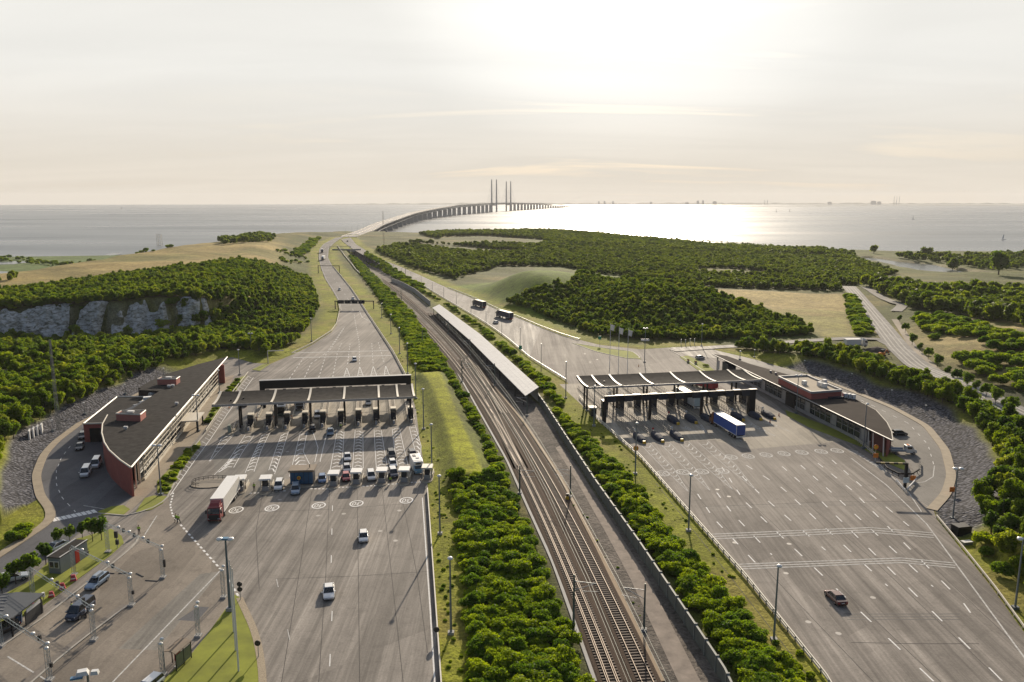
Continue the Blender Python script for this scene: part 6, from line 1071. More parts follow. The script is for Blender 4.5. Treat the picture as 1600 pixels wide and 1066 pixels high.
def shelter():
    p = wpoly([(-12, 962), (-2, 930), (26, 925), (69, 927), (16, 968)], 3.1); t = thing('open_shelter', 'dark flat-roofed open shelter with slats at the lower left edge', 'shelter'); MB().prism(p, 2.9, 3.1, mat('slate_roof', (.06, .068, .078), .6, var=.15)).obj('roof', t)
    c = np.mean(p, 0); q = inset(p, c, .85)
    for a in q: MB().box((a[0], a[1], 0), (.2, .2, 2.9), BLACK).obj('post', t)
    for i in range(8): f = i / 7; a = np.array(p[1]) * (1 - f) + np.array(p[0]) * f; b = np.array(p[2]) * (1 - f) + np.array(p[4]) * f; b = a + (b - a) * .55; MB().cyl((*a, 3.14), (*b, 3.14), .06, GREYW, 4).obj('slat', t)
    a, b = np.array(q[3]), np.array(q[4]); m_ = a * .75 + b * .25; MB().box((m_[0], m_[1], 0), (4, .15, 2.2), mat('shelter_wall', (.05, .05, .05), .8), rz=atan2(b[1] - a[1], b[0] - a[0])).obj('wall', t); MB().box((m_[0] + .05, m_[1] - .1, 1.9), (3.2, .1, .6), WHITEP, rz=atan2(b[1] - a[1], b[0] - a[0])).obj('sign_panel', t)
shelter()
def bus_shelter():
    a, b = G(266, 1048, .1), G(291, 1026, .1); u = b - a; c = (a + b) / 2; rz = atan2(u[1], u[0]); L_ = u.length; t = thing('waiting_shelter', 'small brown-roofed glass waiting shelter on the edge of the bottom lawn', 'shelter', (c[0], c[1], .1), rz)
    mb = MB(); n = 6
    for i in range(n): y0, y1 = -1 + 2 * i / n, -1 + 2 * (i + 1) / n; zf = lambda y: 2.45 + .3 * (1 - y * y); mb.add([(-L_ / 2, y0, zf(y0)), (L_ / 2, y0, zf(y0)), (L_ / 2, y1, zf(y1)), (-L_ / 2, y1, zf(y1)), (-L_ / 2, y0, zf(y0) + .08), (L_ / 2, y0, zf(y0) + .08), (L_ / 2, y1, zf(y1) + .08), (-L_ / 2, y1, zf(y1) + .08)], [(0, 3, 2, 1), (4, 5, 6, 7), (0, 1, 5, 4), (2, 3, 7, 6), (1, 2, 6, 5), (3, 0, 4, 7)], BROWNROOF)
    mb.obj('roof', t)
    for x in (-L_ / 2 + .1, 0, L_ / 2 - .1):
        for y in (-.9, .9): MB().box((x, y, 0), (.1, .1, 2.5), BLACK).obj('post', t)
    MB().box((0, -.9, .3), (L_ - .3, .05, 1.9), mat('shelter_glass', (.10, .12, .11), .1)).obj('pane', t); MB().box((.6, .5, .3), (1.2, .1, 1.6), SIGNRED).obj('poster_panel', t); MB().box((0, -.5, .3), (L_ - .6, .4, .12), GREYW).obj('bench', t)
bus_shelter()
def screens():
    t = thing('white_screens', 'row of four white panels standing on the left stone bank', 'panels')
    for k in range(4): g = GT(47 + 6.2 * k, 686 - 3.6 * k); MB().box((g[0], g[1], g[2] - .4), (.35, 2.6, 2.6), WHITEP, rz=R(25)).obj('panel', t)
screens()
# ------------------------------------------------------------------ vehicles
TYRE = mat('tyre', (.015, .015, .016), .85); RIM = mat('wheel_rim', (.35, .35, .36), .35, .7); HEADL = mat('headlamp_glass', (.75, .76, .78), .12); TAILL = mat('tail_lamp', (.35, .015, .012), .25); PLATE = mat('number_plate', (.7, .7, .66), .5); CARGL = mat('car_glass', (.016, .019, .022), .06, spec=.8); TRIM = mat('dark_trim', (.02, .02, .022), .6)
def carpaint(nm, c): return mat('paint_' + nm, c, .28, 0.25, var=.03, coat=.7)
PW, PS, PB, PR, PK, PSB, PDB, PMR = carpaint('white', (.72, .72, .71)), carpaint('silver', (.42, .43, .45)), carpaint('blue', (.06, .15, .33)), carpaint('red', (.38, .035, .04)), carpaint('black', (.018, .018, .02)), carpaint('silver_blue', (.22, .30, .40)), carpaint('dark_blue', (.018, .035, .075)), carpaint('maroon', (.07, .012, .01))
def wheel(t, x, y, r=.33, w=.24):
    mb = MB(); mb.cyl((x, y - w / 2, r), (x, y + w / 2, r), r, TYRE, 14); o = mb.obj('wheel', t); mb = MB(); s = 1 if y > 0 else -1; mb.cyl((x, y + s * w * .45, r), (x, y + s * w * .54, r), r * .62, RIM, 10); mb.obj('rim', o)
KIND = {'hatch': (4.1, 1.78, 1.48, -.46, .27, -.36, .10), 'saloon': (4.7, 1.82, 1.44, -.38, .25, -.24, .08), 'estate': (4.75, 1.84, 1.48, -.48, .24, -.43, .07), 'suv': (4.7, 1.92, 1.72, -.48, .27, -.42, .12), 'van': (5.1, 1.98, 2.0, -.495, .36, -.48, .22)}
def car(px, py, to, paint_, kind, label, group=None, box=False, roofm=None, z=0.02):
    g = G(px, py, 0) if z < .5 else G(px, py); z = z if z < .5 else float(base(g[1])) + .3; h = to if isinstance(to, float) else atan2(*((G(*to, 0) - G(px, py, 0)).yx)); Lc, Wc, Hc, gb, gf, rb, rf = KIND[kind]
    t = thing('car' if kind != 'van' else 'van', label, 'car' if kind != 'van' else 'van', (g[0], g[1], z), h, group); hw = Wc / 2; tall = Hc - 1.48; bz = .95 + tall * .45
    st = [(-.5, .82, .35, bz - .12), (-.47, .95, .26, bz - .02), (-.3, 1, .24, bz), (0, 1, .24, bz - .02), (.22, 1, .24, bz - .06), (.40, .96, .25, bz - .20 + tall * .15), (.47, .88, .27, bz - .30 + tall * .1), (.5, .74, .36, bz - .40 + tall * .1)]
    mb = MB(); vs = []
    for fx, fw, zb, zt in st: w = hw * fw; vs += [(fx * Lc, y, zz) for y, zz in ((-w * .9, zb), (-w, zb + .16), (-w, zt - .16), (-w * .9, zt), (w * .9, zt), (w, zt - .16), (w, zb + .16), (w * .9, zb))]
    fs = [(r * 8 + i, r * 8 + (i + 1) % 8, (r + 1) * 8 + (i + 1) % 8, (r + 1) * 8 + i) for r in range(7) for i in range(8)] + [tuple(range(7, -1, -1)), tuple(range(56, 64))]
    mb.add(vs, fs, paint_); mb.box((0, 0, .18), (Lc * .9, Wc * .86, .14), TRIM); mb.obj('body', t, smooth_=False, bevel=.05)
    w0, w1 = hw * .90, hw * .74; zt = Hc - .05; zb = bz - .06
    b = [(gb * Lc, -w0 * .96, zb), (gf * Lc, -w0, zb), (gf * Lc, w0, zb), (gb * Lc, w0 * .96, zb), (rb * Lc, -w1, zt), (rf * Lc, -w1, zt), (rf * Lc, w1, zt), (rb * Lc, w1, zt)]
    mb = MB(); mb.add(b, [(0, 3, 2, 1), (4, 5, 6, 7), (0, 1, 5, 4), (1, 2, 6, 5), (2, 3, 7, 6), (3, 0, 4, 7)], CARGL); mb.obj('windows', t, bevel=.03)
    mb = MB(); r0, r1 = rb * Lc - .04, rf * Lc + .03; mb.add([(r0, -w1 * .98, zt - .03), (r1, -w1 * .98, zt - .03), (r1, w1 * .98, zt - .03), (r0, w1 * .98, zt - .03), (r0 + .1, -w1 * .88, Hc), (r1 - .12, -w1 * .88, Hc), (r1 - .12, w1 * .88, Hc), (r0 + .1, w1 * .88, Hc)], [(0, 3, 2, 1), (4, 5, 6, 7), (0, 1, 5, 4), (1, 2, 6, 5), (2, 3, 7, 6), (3, 0, 4, 7)], roofm or paint_)
    for f in (.0, .5, 1.0):
        for s in (-1, 1):
            xb, xt = gb * Lc + (gf - gb) * Lc * f, rb * Lc + (rf - rb) * Lc * f; mb.cyl((xb, s * w0 * (.985), zb), (xt, s * w1 * 1.0, zt), .045, paint_ if f != .5 else TRIM, 4)
    mb.obj('roof', t)
    for s in (-1, 1):
        MB().box((Lc * .475, s * hw * .62, bz - .52 + tall * .1), (.14, .36, .16), HEADL).obj('headlight', t); MB().box((-Lc * .492, s * hw * .72, bz - .34), (.10, .26, .22), TAILL).obj('tail_light', t); MB().box((gf * Lc - .15, s * (hw + .1), bz - .04), (.16, .2, .14), paint_).obj('mirror', t)
        for x in (-.30, .31): wheel(t, x * Lc, s * (hw - .11), .33 + tall * .1)
    MB().box((Lc * .5, 0, .42), (.04, .5, .12), PLATE).obj('number_plate', t); MB().box((-Lc * .5, 0, .6), (.04, .5, .12), PLATE).obj('number_plate', t)
    if box: MB().box((-.35, 0, Hc + .05), (2.3, .85, .36), carpaint('box_grey', (.25, .30, .36)), taper=(.86, .8)).obj('roof_box', t, bevel=.06)
    return t
DN = LF.r - pi / 2; UP = RF.r + pi / 2
NEARQ = 'cars queuing at the left inspection booths'
car(568, 843, DN + .02, PW, 'hatch', 'white hatchback driving alone below the inspection booths, the farther one'); car(514, 929, DN + .05, PW, 'saloon', 'white saloon driving alone on the lower left plaza, the nearest one')
car(554, 564, DN + .05, PW, 'hatch', 'white car alone on the open lanes behind the left portal beam'); car(462, 769, DN + .05, PSB, 'suv', 'silver-blue off-roader in front of the blue-glass kiosk'); car(436, 762.5, DN, PW, 'suv', 'white off-roader left of the blue-glass kiosk'); car(503.5, 752, DN + .05, PB, 'hatch', 'blue hatchback between the kiosk and the first right-hand booth')
car(540.7, 749, DN + .06, PR, 'hatch', 'dark red car at the front of its queue', NEARQ); car(542.2, 735.5, DN + .06, PS, 'hatch', 'pale car directly behind the dark red car', NEARQ); car(543, 717.5, DN + .06, PW, 'saloon', 'white car third in the lane of the dark red car', NEARQ); car(580, 747.5, DN + .06, PW, 'suv', 'white car waiting alone at an inspection booth', NEARQ)
car(614.6, 743, DN + .1, PDB, 'suv', 'dark car with a pale roof at the front left of the motorhome', NEARQ, roofm=PW); car(613.6, 728, DN + .1, PW, 'hatch', 'white car second in the lane left of the motorhome', NEARQ); car(611.7, 714, DN + .1, PK, 'suv', 'black car third in the lane left of the motorhome', NEARQ); car(644.5, 714.5, DN + .1, PK, 'suv', 'black off-roader directly behind the motorhome', NEARQ)
car(516.3, 678, DN + .05, PSB, 'saloon', 'light blue car just past the middle toll booths'); car(488.3, 673, DN + .05, PK, 'hatch', 'black car leaving a toll lane under the left canopy front'); car(496, 652, DN + .05, PW, 'suv', 'white car beside a toll booth under the left canopy'); car(575.5, 632, DN + .05, PS, 'hatch', 'white-fronted car coming out under the right half of the left canopy'); car(382, 634, DN + .05, PK, 'hatch', 'dark car at the left end under the left canopy')
car(551.5, 468.5, DN - .05, PW, 'suv', 'white car right behind the four-panel gantry'); car(530.7, 454, DN - .1, PW, 'hatch', 'white car on the left motorway bend beyond the gantry', z=.6); car(774.5, 505.5, UP + .25, PW, 'hatch', 'white car between the two lorries on the right motorway', z=.02); car(543, 378, UP + .1, PK, 'suv', 'dark car far along the right motorway near the bridge', z=.6)
car(1305, 938, (1270, 904), PMR, 'saloon', 'dark maroon car driving alone across the right plaza'); car(1405, 680, (1430, 680), PK, 'hatch', 'black car parked behind the right station building tip'); car(1094, 561, (1108, 559), PS, 'hatch', 'silver car at the far end of the right station building')
car(134.6, 742, (128, 754), PW, 'van', 'white van in the shade behind the left building, the nearer of the pair'); car(150.5, 728.5, (144, 740), PW, 'van', 'white van in the shade behind the left building, the farther of the pair'); car(125, 701, (121, 710), PK, 'saloon', 'dark car parked in front of the garage door of the left building'); car(129, 684, (127, 692), PK, 'estate', 'dark car at the corner of the red garage wall')
car(152, 914, (120, 939), PSB, 'estate', 'light blue estate car with a roof box in the customs yard', box=True); car(126, 960, (96, 984), PDB, 'van', 'dark blue van being checked by officers in the customs yard'); car(87.5, 859, (70, 867), PW, 'saloon', 'white car parked behind the grey container cabin'); car(21, 907, (40, 903), PW, 'estate', 'white car parked beside the small yard trees'); car(231, 1080, (219, 1090), PW, 'estate', 'white car cut off by the bottom edge of the picture'); car(2, 990, (-20, 1000), PK, 'estate', 'black car under the open shelter at the left edge')
def lorry(rear, front_dir, cabm, boxm, label, Lt=13.4, roofm=None, cab=True, z=0.02, endm=None, name='lorry', hb=2.75, tank=False):
    g = G(*rear, 0) if z < .5 else G(*rear); zz = z if z < .5 else float(base(g[1])) + .25; t = thing(name, label, 'lorry', (g[0], g[1], zz), front_dir)
    mb = MB(); mb.box((Lt / 2, 0, 1.15), (Lt, 2.55, hb), boxm); o = mb.obj('trailer', t); mb = MB(); mb.box((Lt / 2, 0, 1.15 + hb), (Lt + .04, 2.6, .08), roofm or WHITEP); 
    for s in (-1, 1): mb.box((0.02, s * 1.24, 1.15), (.1, .12, hb), roofm or WHITEP); mb.box((Lt / 2, s * 1.29, 1.1), (Lt, .05, .14), roofm or WHITEP)
    mb.obj('trailer_frame', o)
    if endm: MB().box((-.03, 0, 1.2), (.05, 2.4, hb - .1), endm).obj('rear_door', o)
    MB().box((Lt / 2, 0, .75), (Lt * .96, .9, .4), TRIM).obj('chassis', t); MB().box((-.02, 0, .55), (.12, 2.4, .35), TAILL if not endm else PLATE).obj('rear_bumper', t)
    xs = [1.6, 2.9, 4.2] if Lt > 9 else [1.6, 2.8]
    if cab:
        c0 = Lt + .55; mb = MB(); mb.add([(c0, -1.22, .5), (c0 + 2.25, -1.22, .5), (c0 + 2.25, 1.22, .5), (c0, 1.22, .5), (c0, -1.22, 3.3), (c0 + 1.9, -1.2, 3.1), (c0 + 1.9, 1.2, 3.1), (c0, 1.22, 3.3), (c0 + 2.25, -1.22, 1.75), (c0 + 2.25, 1.22, 1.75)], [(0, 3, 2, 1), (0, 4, 7, 3), (4, 5, 6, 7), (0, 1, 8, 5, 4), (3, 7, 6, 9, 2), (1, 2, 9, 8), (8, 9, 6, 5)], cabm); mb.add([(c0 + .1, -1.1, 3.28), (c0 + 1.7, -1.0, 3.12), (c0 + 1.7, 1.0, 3.12), (c0 + .1, 1.1, 3.28), (c0 + .1, -1.0, 3.95), (c0 + 1.0, -.9, 3.6), (c0 + 1.0, .9, 3.6), (c0 + .1, 1.0, 3.95)], [(0, 1, 5, 4), (1, 2, 6, 5), (2, 3, 7, 6), (4, 5, 6, 7), (3, 0, 4, 7)], cabm); o = mb.obj('cab', t, bevel=.05)
        mb = MB(); mb.add([(c0 + 2.25 + .02, -1.1, 1.85), (c0 + 2.27, 1.1, 1.85), (c0 + 1.98, 1.08, 2.9), (c0 + 1.98, -1.08, 2.9)], [(0, 1, 2, 3)], CARGL); mb.obj('windscreen', o)
        for s in (-1, 1): MB().box((c0 + 1.5, s * 1.225, 1.9), (.9, .03, .8), CARGL).obj('side_window', o); MB().box((c0 + 2.26, s * .9, .75), (.06, .4, .25), HEADL).obj('headlight', o); MB().box((c0 + 2.1, s * 1.45, 1.9), (.12, .25, .7), TRIM).obj('mirror', o)
        mb = MB(); mb.box((c0 + 2.26, 0, .62), (.06, 2.0, 1.05), TRIM); mb.obj('grille', o); mb = MB(); mb.box((c0 + .2, 0, .55), (3.4, .9, .4), TRIM); mb.obj('chassis', t); xs += [c0 + 1.35, Lt - .9]
    for x in xs:
        for s in (-1, 1): wheel(t, x, s * 1.05, .5, .38)
    return t
lorry((366, 771), atan2(*((G(344, 800, 0) - G(365, 769, 0)).yx)), mat('cab_red', (.24, .018, .018), .35, var=.05, coat=.3), mat('tarp_white', (.62, .60, .55), .6), 'lorry with a red cab and long white trailer beside the railed island')
lorry((1157, 687), UP + .02, mat('cab_orange', (.25, .09, .03), .4), mat('tarp_blue', (.02, .085, .36), .5, var=.06), 'lorry with a bright blue trailer and white roof leaving the right toll nose', endm=mat('tarp_blue_end', (.015, .06, .26), .5))
lorry((1090, 641), UP + .02, PW, mat('box_white', (.58, .62, .63), .5), 'white box lorry in a toll lane behind the right portal beam', endm=mat('door_pale', (.45, .55, .56), .45))
lorry((1117, 613), UP + .32, SIGNRED, mat('box_red', (.36, .02, .03), .5), 'red box lorry beyond the right toll canopy', hb=2.5, Lt=11, roofm=mat('box_red_roof', (.30, .03, .03), .5))
lorry((757, 482), UP + .28, PDB, mat('tarp_dark', (.035, .035, .055), .6), 'dark lorry with a pale roof on the right motorway, the farther of two', roofm=CREAM, Lt=12); lorry((799, 500.5), UP + .30, PDB, mat('tarp_navy', (.03, .03, .06), .6), 'dark navy lorry with a pale roof on the right motorway, the nearer of two', roofm=CREAM, Lt=13)
lorry((506.5, 405.5), DN - .05, PW, WHITEP, 'white lorry passing under the slim gantry on the left motorway', z=.6, Lt=12); lorry((503.5, 394.5), DN + .05, PK, WHITEP, 'white-topped lorry farther up the left motorway', z=.6, Lt=8)
lorry((470, 631), DN + .05, mat('cab_blue_white', (.5, .55, .62), .3), WHITEP, 'white lorry with a blue windscreen band in a left toll lane', Lt=6)
def coach():
    g = G(439, 652, 0); t = thing('coach', 'dark-fronted coach with a white roof in a left toll lane', 'coach', (g[0], g[1], .02), DN + .02); Lb = 12; DG = mat('coach_green', (.03, .075, .07), .35, coat=.4); o = MB().box((-Lb / 2, 0, .35), (Lb, 2.5, 2.9), WHITEP).obj('body', t, bevel=.1); MB().box((.03, 0, 1.1), (.12, 2.3, 1.9), CARGL).obj('windscreen', t); MB().box((.04, 0, .4), (.12, 2.4, .7), DG).obj('bumper', t)
    for s in (-1, 1): MB().box((-Lb / 2, s * 1.255, 1.6), (Lb * .94, .04, 1.1), CARGL).obj('window_band', t); MB().box((.1, s * .95, .6), (.06, .35, .2), HEADL).obj('headlight', t)
    MB().box((-2.2, 0, 3.25), (1.8, 1.7, .18), TRIM).obj('roof_unit', t); MB().box((-6, 0, 3.25), (.7, .7, .12), CARGL).obj('roof_hatch', t)
    for x in (-2.2, -8.8):
        for s in (-1, 1): wheel(t, x, s * 1.05, .48, .35)
coach()
def motorhome():
    g = G(648.5, 742, 0); t = thing('motorhome', 'white motorhome with a blue cab at the right-hand booths', 'motorhome', (g[0], g[1] + 3.2, .02), DN + .1); MB().box((-.7, 0, .6), (5.4, 2.3, 2.4), WHITEP).obj('living_box', t, bevel=.1); MB().box((2.1, 0, 1.95), (1.3, 2.2, 1.0), WHITEP).obj('sleeping_pod', t, bevel=.12); cb = MB(); lb = carpaint('light_blue', (.16, .36, .52)); cb.add([(1.9, -1, .4), (3.6, -.9, .4), (3.6, .9, .4), (1.9, 1, .4), (1.9, -1, 1.95), (2.6, -.9, 1.95), (2.6, .9, 1.95), (1.9, 1, 1.95), (3.55, -.88, 1.15), (3.55, .88, 1.15), (3.0, -.92, 1.25), (3.0, .92, 1.25)], [(0, 3, 2, 1), (4, 5, 6, 7), (1, 2, 9, 8), (8, 9, 11, 10), (10, 11, 6, 5), (0, 1, 8, 10, 5, 4), (3, 7, 6, 11, 9, 2)], lb); cb.obj('cab', t, bevel=.06)
    mb = MB(); mb.add([(3.03, -.82, 1.28), (3.03, .82, 1.28), (2.68, .8, 1.9), (2.68, -.8, 1.9)], [(0, 1, 2, 3)], CARGL); mb.obj('windscreen', t); MB().box((2.77, 0, 2.25), (.04, 1.3, .4), CARGL).obj('pod_window', t); MB().box((.2, .2, 3.0), (.7, .7, .12), GREYW).obj('roof_hatch', t); MB().box((-1.6, -.3, 3.0), (1.2, .7, .1), TRIM).obj('solar_panel', t)
    for s in (-1, 1): MB().box((3.6, s * .7, .75), (.06, .3, .2), HEADL).obj('headlight', t)
    for x in (-1.9, 2.7):
        for s in (-1, 1): wheel(t, x, s * .95, .36, .26)
motorhome()
def pickup():
    g = G(1414, 711, 0); t = thing('pickup_truck', 'white double-cab flatbed truck on the bend behind the right building', 'truck', (g[0], g[1] + 1, .02), R(-4)); cb = MB(); cb.add([(.4, -.95, .45), (3.0, -.9, .45), (3.0, .9, .45), (.4, .95, .45), (.4, -.9, 2.25), (1.7, -.85, 2.25), (1.7, .85, 2.25), (.4, .9, 2.25), (2.3, -.92, 1.4), (2.3, .92, 1.4), (2.95, -.88, 1.1), (2.95, .88, 1.1)], [(0, 3, 2, 1), (0, 4, 7, 3), (4, 5, 6, 7), (1, 2, 11, 10), (10, 11, 9, 8), (8, 9, 6, 5), (0, 1, 10, 8, 5, 4), (3, 7, 6, 9, 11, 2)], PW); cb.obj('cab', t, bevel=.06)
    mb = MB(); mb.add([(2.33, -.84, 1.43), (2.33, .84, 1.43), (1.76, .8, 2.2), (1.76, -.8, 2.2)], [(0, 1, 2, 3)], CARGL); mb.obj('windscreen', t); 
    for s in (-1, 1): MB().box((1.2, s * .935, 1.45), (1.1, .05, .6), CARGL).obj('side_window', t)
    MB().box((-1.5, 0, .75), (3.6, 2.0, .15), GREYW).obj('flatbed', t); mb = MB()
    for s in (-1, 1): mb.box((-1.5, s * .98, .9), (3.6, .05, .4), carpaint('bed_blue', (.25, .32, .42)))
    mb.box((-3.28, 0, .9), (.05, 2.0, .4), WHITEP); mb.obj('dropside', t); MB().box((1.0, 0, 2.25), (.4, 1.2, .14), ORANGE).obj('beacon_bar', t)
    for x in (-2.1, 2.2):
        for s in (-1, 1): wheel(t, x, s * .85, .36, .25)
pickup()
# building site beside the country road
g = GT(1327, 545); lorry((1320, 546), .1, PW, WHITEP, 'white box lorry parked on the small building site by the country road', Lt=6.5, hb=2.2).location.z = g[2] + .1
for (px, py, s, lab) in ((1370, 549, 3.2, 'dark heap of soil on the small building site'), (1346, 553, 2.2, 'smaller brown soil heap on the small building site')):
    g = GT(px, py); mb = MB(); r = random.Random(px); n = 14; rings = [[(s * 1.7 * f * (1 + .2 * r.random()) * cos(2 * pi * i / n), s * 1.2 * f * (1 + .2 * r.random()) * sin(2 * pi * i / n), s * .55 * h) for i in range(n)] for f, h in ((1, -.2), (.7, .45), (.35, .85))]; mb.add(sum(rings, []) + [(0, 0, s * .6)], [(k * n + i, k * n + (i + 1) % n, (k + 1) * n + (i + 1) % n, (k + 1) * n + i) for k in range(2) for i in range(n)] + [(2 * n + i, 2 * n + (i + 1) % n, 3 * n) for i in range(n)], mat('soil', (.07, .055, .045), .95, var=.4, scale=2)); tag(mb.obj('soil_heap', loc=g), lab, 'soil heap')
g = GT(1378, 557); t = thing('digger', 'small orange digger working on the building site', 'digger', tuple(g), .4); MB().box((0, 0, .1), (2.6, 1.9, .6), TRIM).obj('tracks', t); MB().box((-.2, 0, .7), (2.2, 1.7, .9), ORANGE).obj('body', t); o = MB().box((.3, .3, 1.6), (1.1, 1, 1.1), CARGL).obj('cab', t); mb = MB(); mb.cyl((.8, -.3, 1.3), (2.2, -.3, 2.7), .15, ORANGE); mb.cyl((2.2, -.3, 2.7), (3.3, -.3, 1.0), .12, ORANGE); mb.box((3.3, -.3, .4), (.6, .6, .6), TRIM); mb.obj('arm', t)

# ------------------------------------------------------------------ street lamps
POLE = mat('lamp_pole', (.20, .23, .25), .45, .4); LHEAD = mat('lamp_head', (.70, .70, .68), .35)
def lamp(bx, by, ty, label, heads=1, col=POLE, z=0, group=None, r=.11, foot=True):
    g = G(bx, by, 0) if z is not None else GT(bx, by); zb = 0 if z is not None else g[2]; h = max(3.5, min(13.5, height_at(g, ty) - zb)); t = thing('street_lamp', label, 'street lamp', (g[0], g[1], zb - .05), 0, group)
    mb = MB(); mb.cyl((0, 0, 0), (0, 0, h - .2), r * 1.3, col, 8, r * .75); mb.obj('pole', t)
    if foot: MB().box((0, 0, 0), (.9, .8, .45), CONCR if r > .13 else mat('lamp_foot', (.14, .16, .17), .7)).obj('foot', t)
    if heads == 0: MB().box((0, -.15, h - .35), (.35, .6, .25), LHEAD).obj('lamp_head', t)
    elif heads == 1: MB().sphere((.05, -.2, h - .1), .42, LHEAD, 10, 6, .62).obj('lamp_head', t)
    else:
        for s in (-1, 1): mb = MB(); mb.sphere((s * .62, -.2, h - .05), .46, LHEAD, 10, 6, .6); mb.obj('lamp_head', t)
        MB().box((0, 0, h - .15), (1.3, .12, .12), col).obj('cross_arm', t)
    return t
VL = 'lamps on the verge of the left plaza'
for (a, lab, hd) in (((704.7, 990.6, 870), 'blue-grey lamp post on the left plaza verge, nearest the bottom edge', 1), ((687.5, 835, 742), 'blue-grey lamp post on the verge just below the inspection booth row', 1), ((675, 741, 662), 'blue-grey lamp post behind the cream-roofed booth at the plaza edge', 1), ((662, 671, 607), 'blue-grey lamp post on the verge beside the grass berm middle', 1), ((650, 623, 567.5), 'blue-grey lamp post at the right end of the left canopy', 1), ((637, 584, 536), 'lamp post before the bushes behind the left portal beam', 1), ((624.5, 553, 511.7), 'lamp post on the verge beyond the left portal beam', 1), ((611, 522, 491), 'lamp post beside the hatched taper of the left motorway', 1), ((596.6, 497, 474), 'lamp post near the four-panel gantry', 1)): lamp(*a, lab, hd, group=VL, r=.14)
for (a, lab, hd) in (((487, 533.6, 497), 'lamp post at the edge of the left hill wood', 1), ((393, 551.5, 520.5), 'double-headed lamp post at the foot of the wood by the merge', 2), ((374.6, 586, 546), 'lamp post on the hedge bed above the left building tip', 1), ((343, 614, 578), 'lamp post at the far end of the left building facade', 1), ((310, 674, 617), 'lamp post in front of the left building entrance', 2), ((251.7, 773.6, 695), 'blue lamp post at the near tip of the left building', 2), ((196.5, 618, 600), 'small lamp on the stone bank behind the left annexe', 0), ((256.5, 590, 578), 'small lamp behind the roof plant room of the left building', 0), ((133, 648.7, 627.7), 'small lamp on the left stone bank above the red garage wall', 0), ((83.5, 676, 660), 'small lamp on the left stone bank beside the white screens', 0)): lamp(*a, lab, hd, z=None if hd == 0 else 0, r=.08 if hd == 0 else .13)
RP = 'lamps on the railing side of the right plaza'
for (a, lab, hd) in (((1209, 1001, 882), 'lamp post by the right plaza railing, nearest the bottom edge', 1), ((1075.7, 830, 741), 'lamp post by the right plaza railing, beside the noise wall bushes', 1), ((992.5, 741, 660), 'lamp post carrying an orange sign beside the right plaza railing', 1), ((928, 666, 602), 'lamp post in front of the left end of the right canopy', 1), ((884, 622.5, 564), 'lamp post on the grass behind the left end of the right canopy', 0)): lamp(*a, lab, hd, group=RP, r=.14)
for (a, lab, hd) in (((1586, 951, 840), 'tall lamp post among the bushes right of the right crash barrier', 2), ((1488.6, 811, 731), 'dark lamp post with an orange sign on the right stone bank tip', 2), ((1244, 646, 586), 'double floodlight post in front of the right station building', 2), ((1349, 701, 630), 'floodlight post at the near end of the right station building', 1), ((1156, 562, 551), 'lamp with a white head behind the far end of the right building', 1), ((1178.5, 559, 547.5), 'small lamp at the far start of the right stone bank', 0), ((1256.5, 576.5, 563), 'small lamp on the stone bank behind the right roof plant room', 0), ((1330, 598, 583), 'small lamp on the stone bank behind the cooling units', 0), ((1392, 625, 608), 'small lamp on the stone bank above the parked black car', 0), ((1445, 650, 638), 'small lamp on the stone bank over the outer bend', 0), ((1007, 566, 500), 'tall double-headed lamp post right of the three flags', 2), ((1096, 541, 506), 'lamp post before the wood at the right exit road', 1)): lamp(*a, lab, hd, r=.08 if hd == 0 else .13, z=0 if by_ else 0) if (by_ := True) else None
MWL = 'lamps along the railway side of the right motorway'
mw = [(845.5, 581, 536), (812.8, 556, 511), (784, 525, 495), (759.5, 508, 485), (736, 490, 467), (713, 475.5, 456), (693.4, 466, 448), (675.5, 455, 440), (658.5, 446, 431.5), (642.3, 439, 424), (628, 429.5, 418), (615, 422, 412), (602.6, 416, 407), (591.5, 412, 404), (581.7, 406, 398), (571, 400, 393.5)]
for i, a in enumerate(mw): lamp(*a, f'thin lamp post on the railway side of the right motorway, {ORD[i]} beyond the canopy', 0, group=MWL, r=.10, z=None if a[1] < 470 else 0, foot=False)
def bridge_lamps():
    for i, y in enumerate((1262, 1330, 1400, 1480, 1560, 1650, 1750, 1860, 1980, 2110)):
        x, z = np.interp(y, BR[:, 1], BR[:, 0]), np.interp(y, BR[:, 1], BR[:, 2]); t = thing('street_lamp', f'thin lamp post on the seaward edge of the bridge, {ORD[i]} from the shore', 'street lamp', (x - 11.5, y, z), 0, 'lamps on the bridge'); MB().cyl((0, 0, 0), (0, 0, 11), .12, POLE, 6).obj('pole', t); MB().box((.8, 0, 10.9), (1.6, .2, .15), POLE).obj('lamp_head', t)
bridge_lamps()
def big_mast(bx, by, label, h):
    g = G(bx, by, 0); t = thing('floodlight_mast', label, 'floodlight mast', (g[0], g[1], 0)); MB().cyl((0, 0, 0), (0, 0, h), .24, mat('mast_blue', (.10, .15, .19), .4, .4), 10, .13).obj('pole', t); MB().box((0, 0, 0), (1.0, 1.0, .6), CONCR).obj('foot', t); MB().box((0, 0, h), (.9, .7, .3), mat('mast_box', (.10, .22, .34), .4)).obj('head_box', t)
    for s in (-1, 1): MB().sphere((s * .85, -.1, h + .1), .5, LHEAD, 12, 6, .65).obj('floodlight', t)
big_mast(359.5, 954.4, 'tall blue floodlight mast at the tip of the bottom lawn', 11.6)
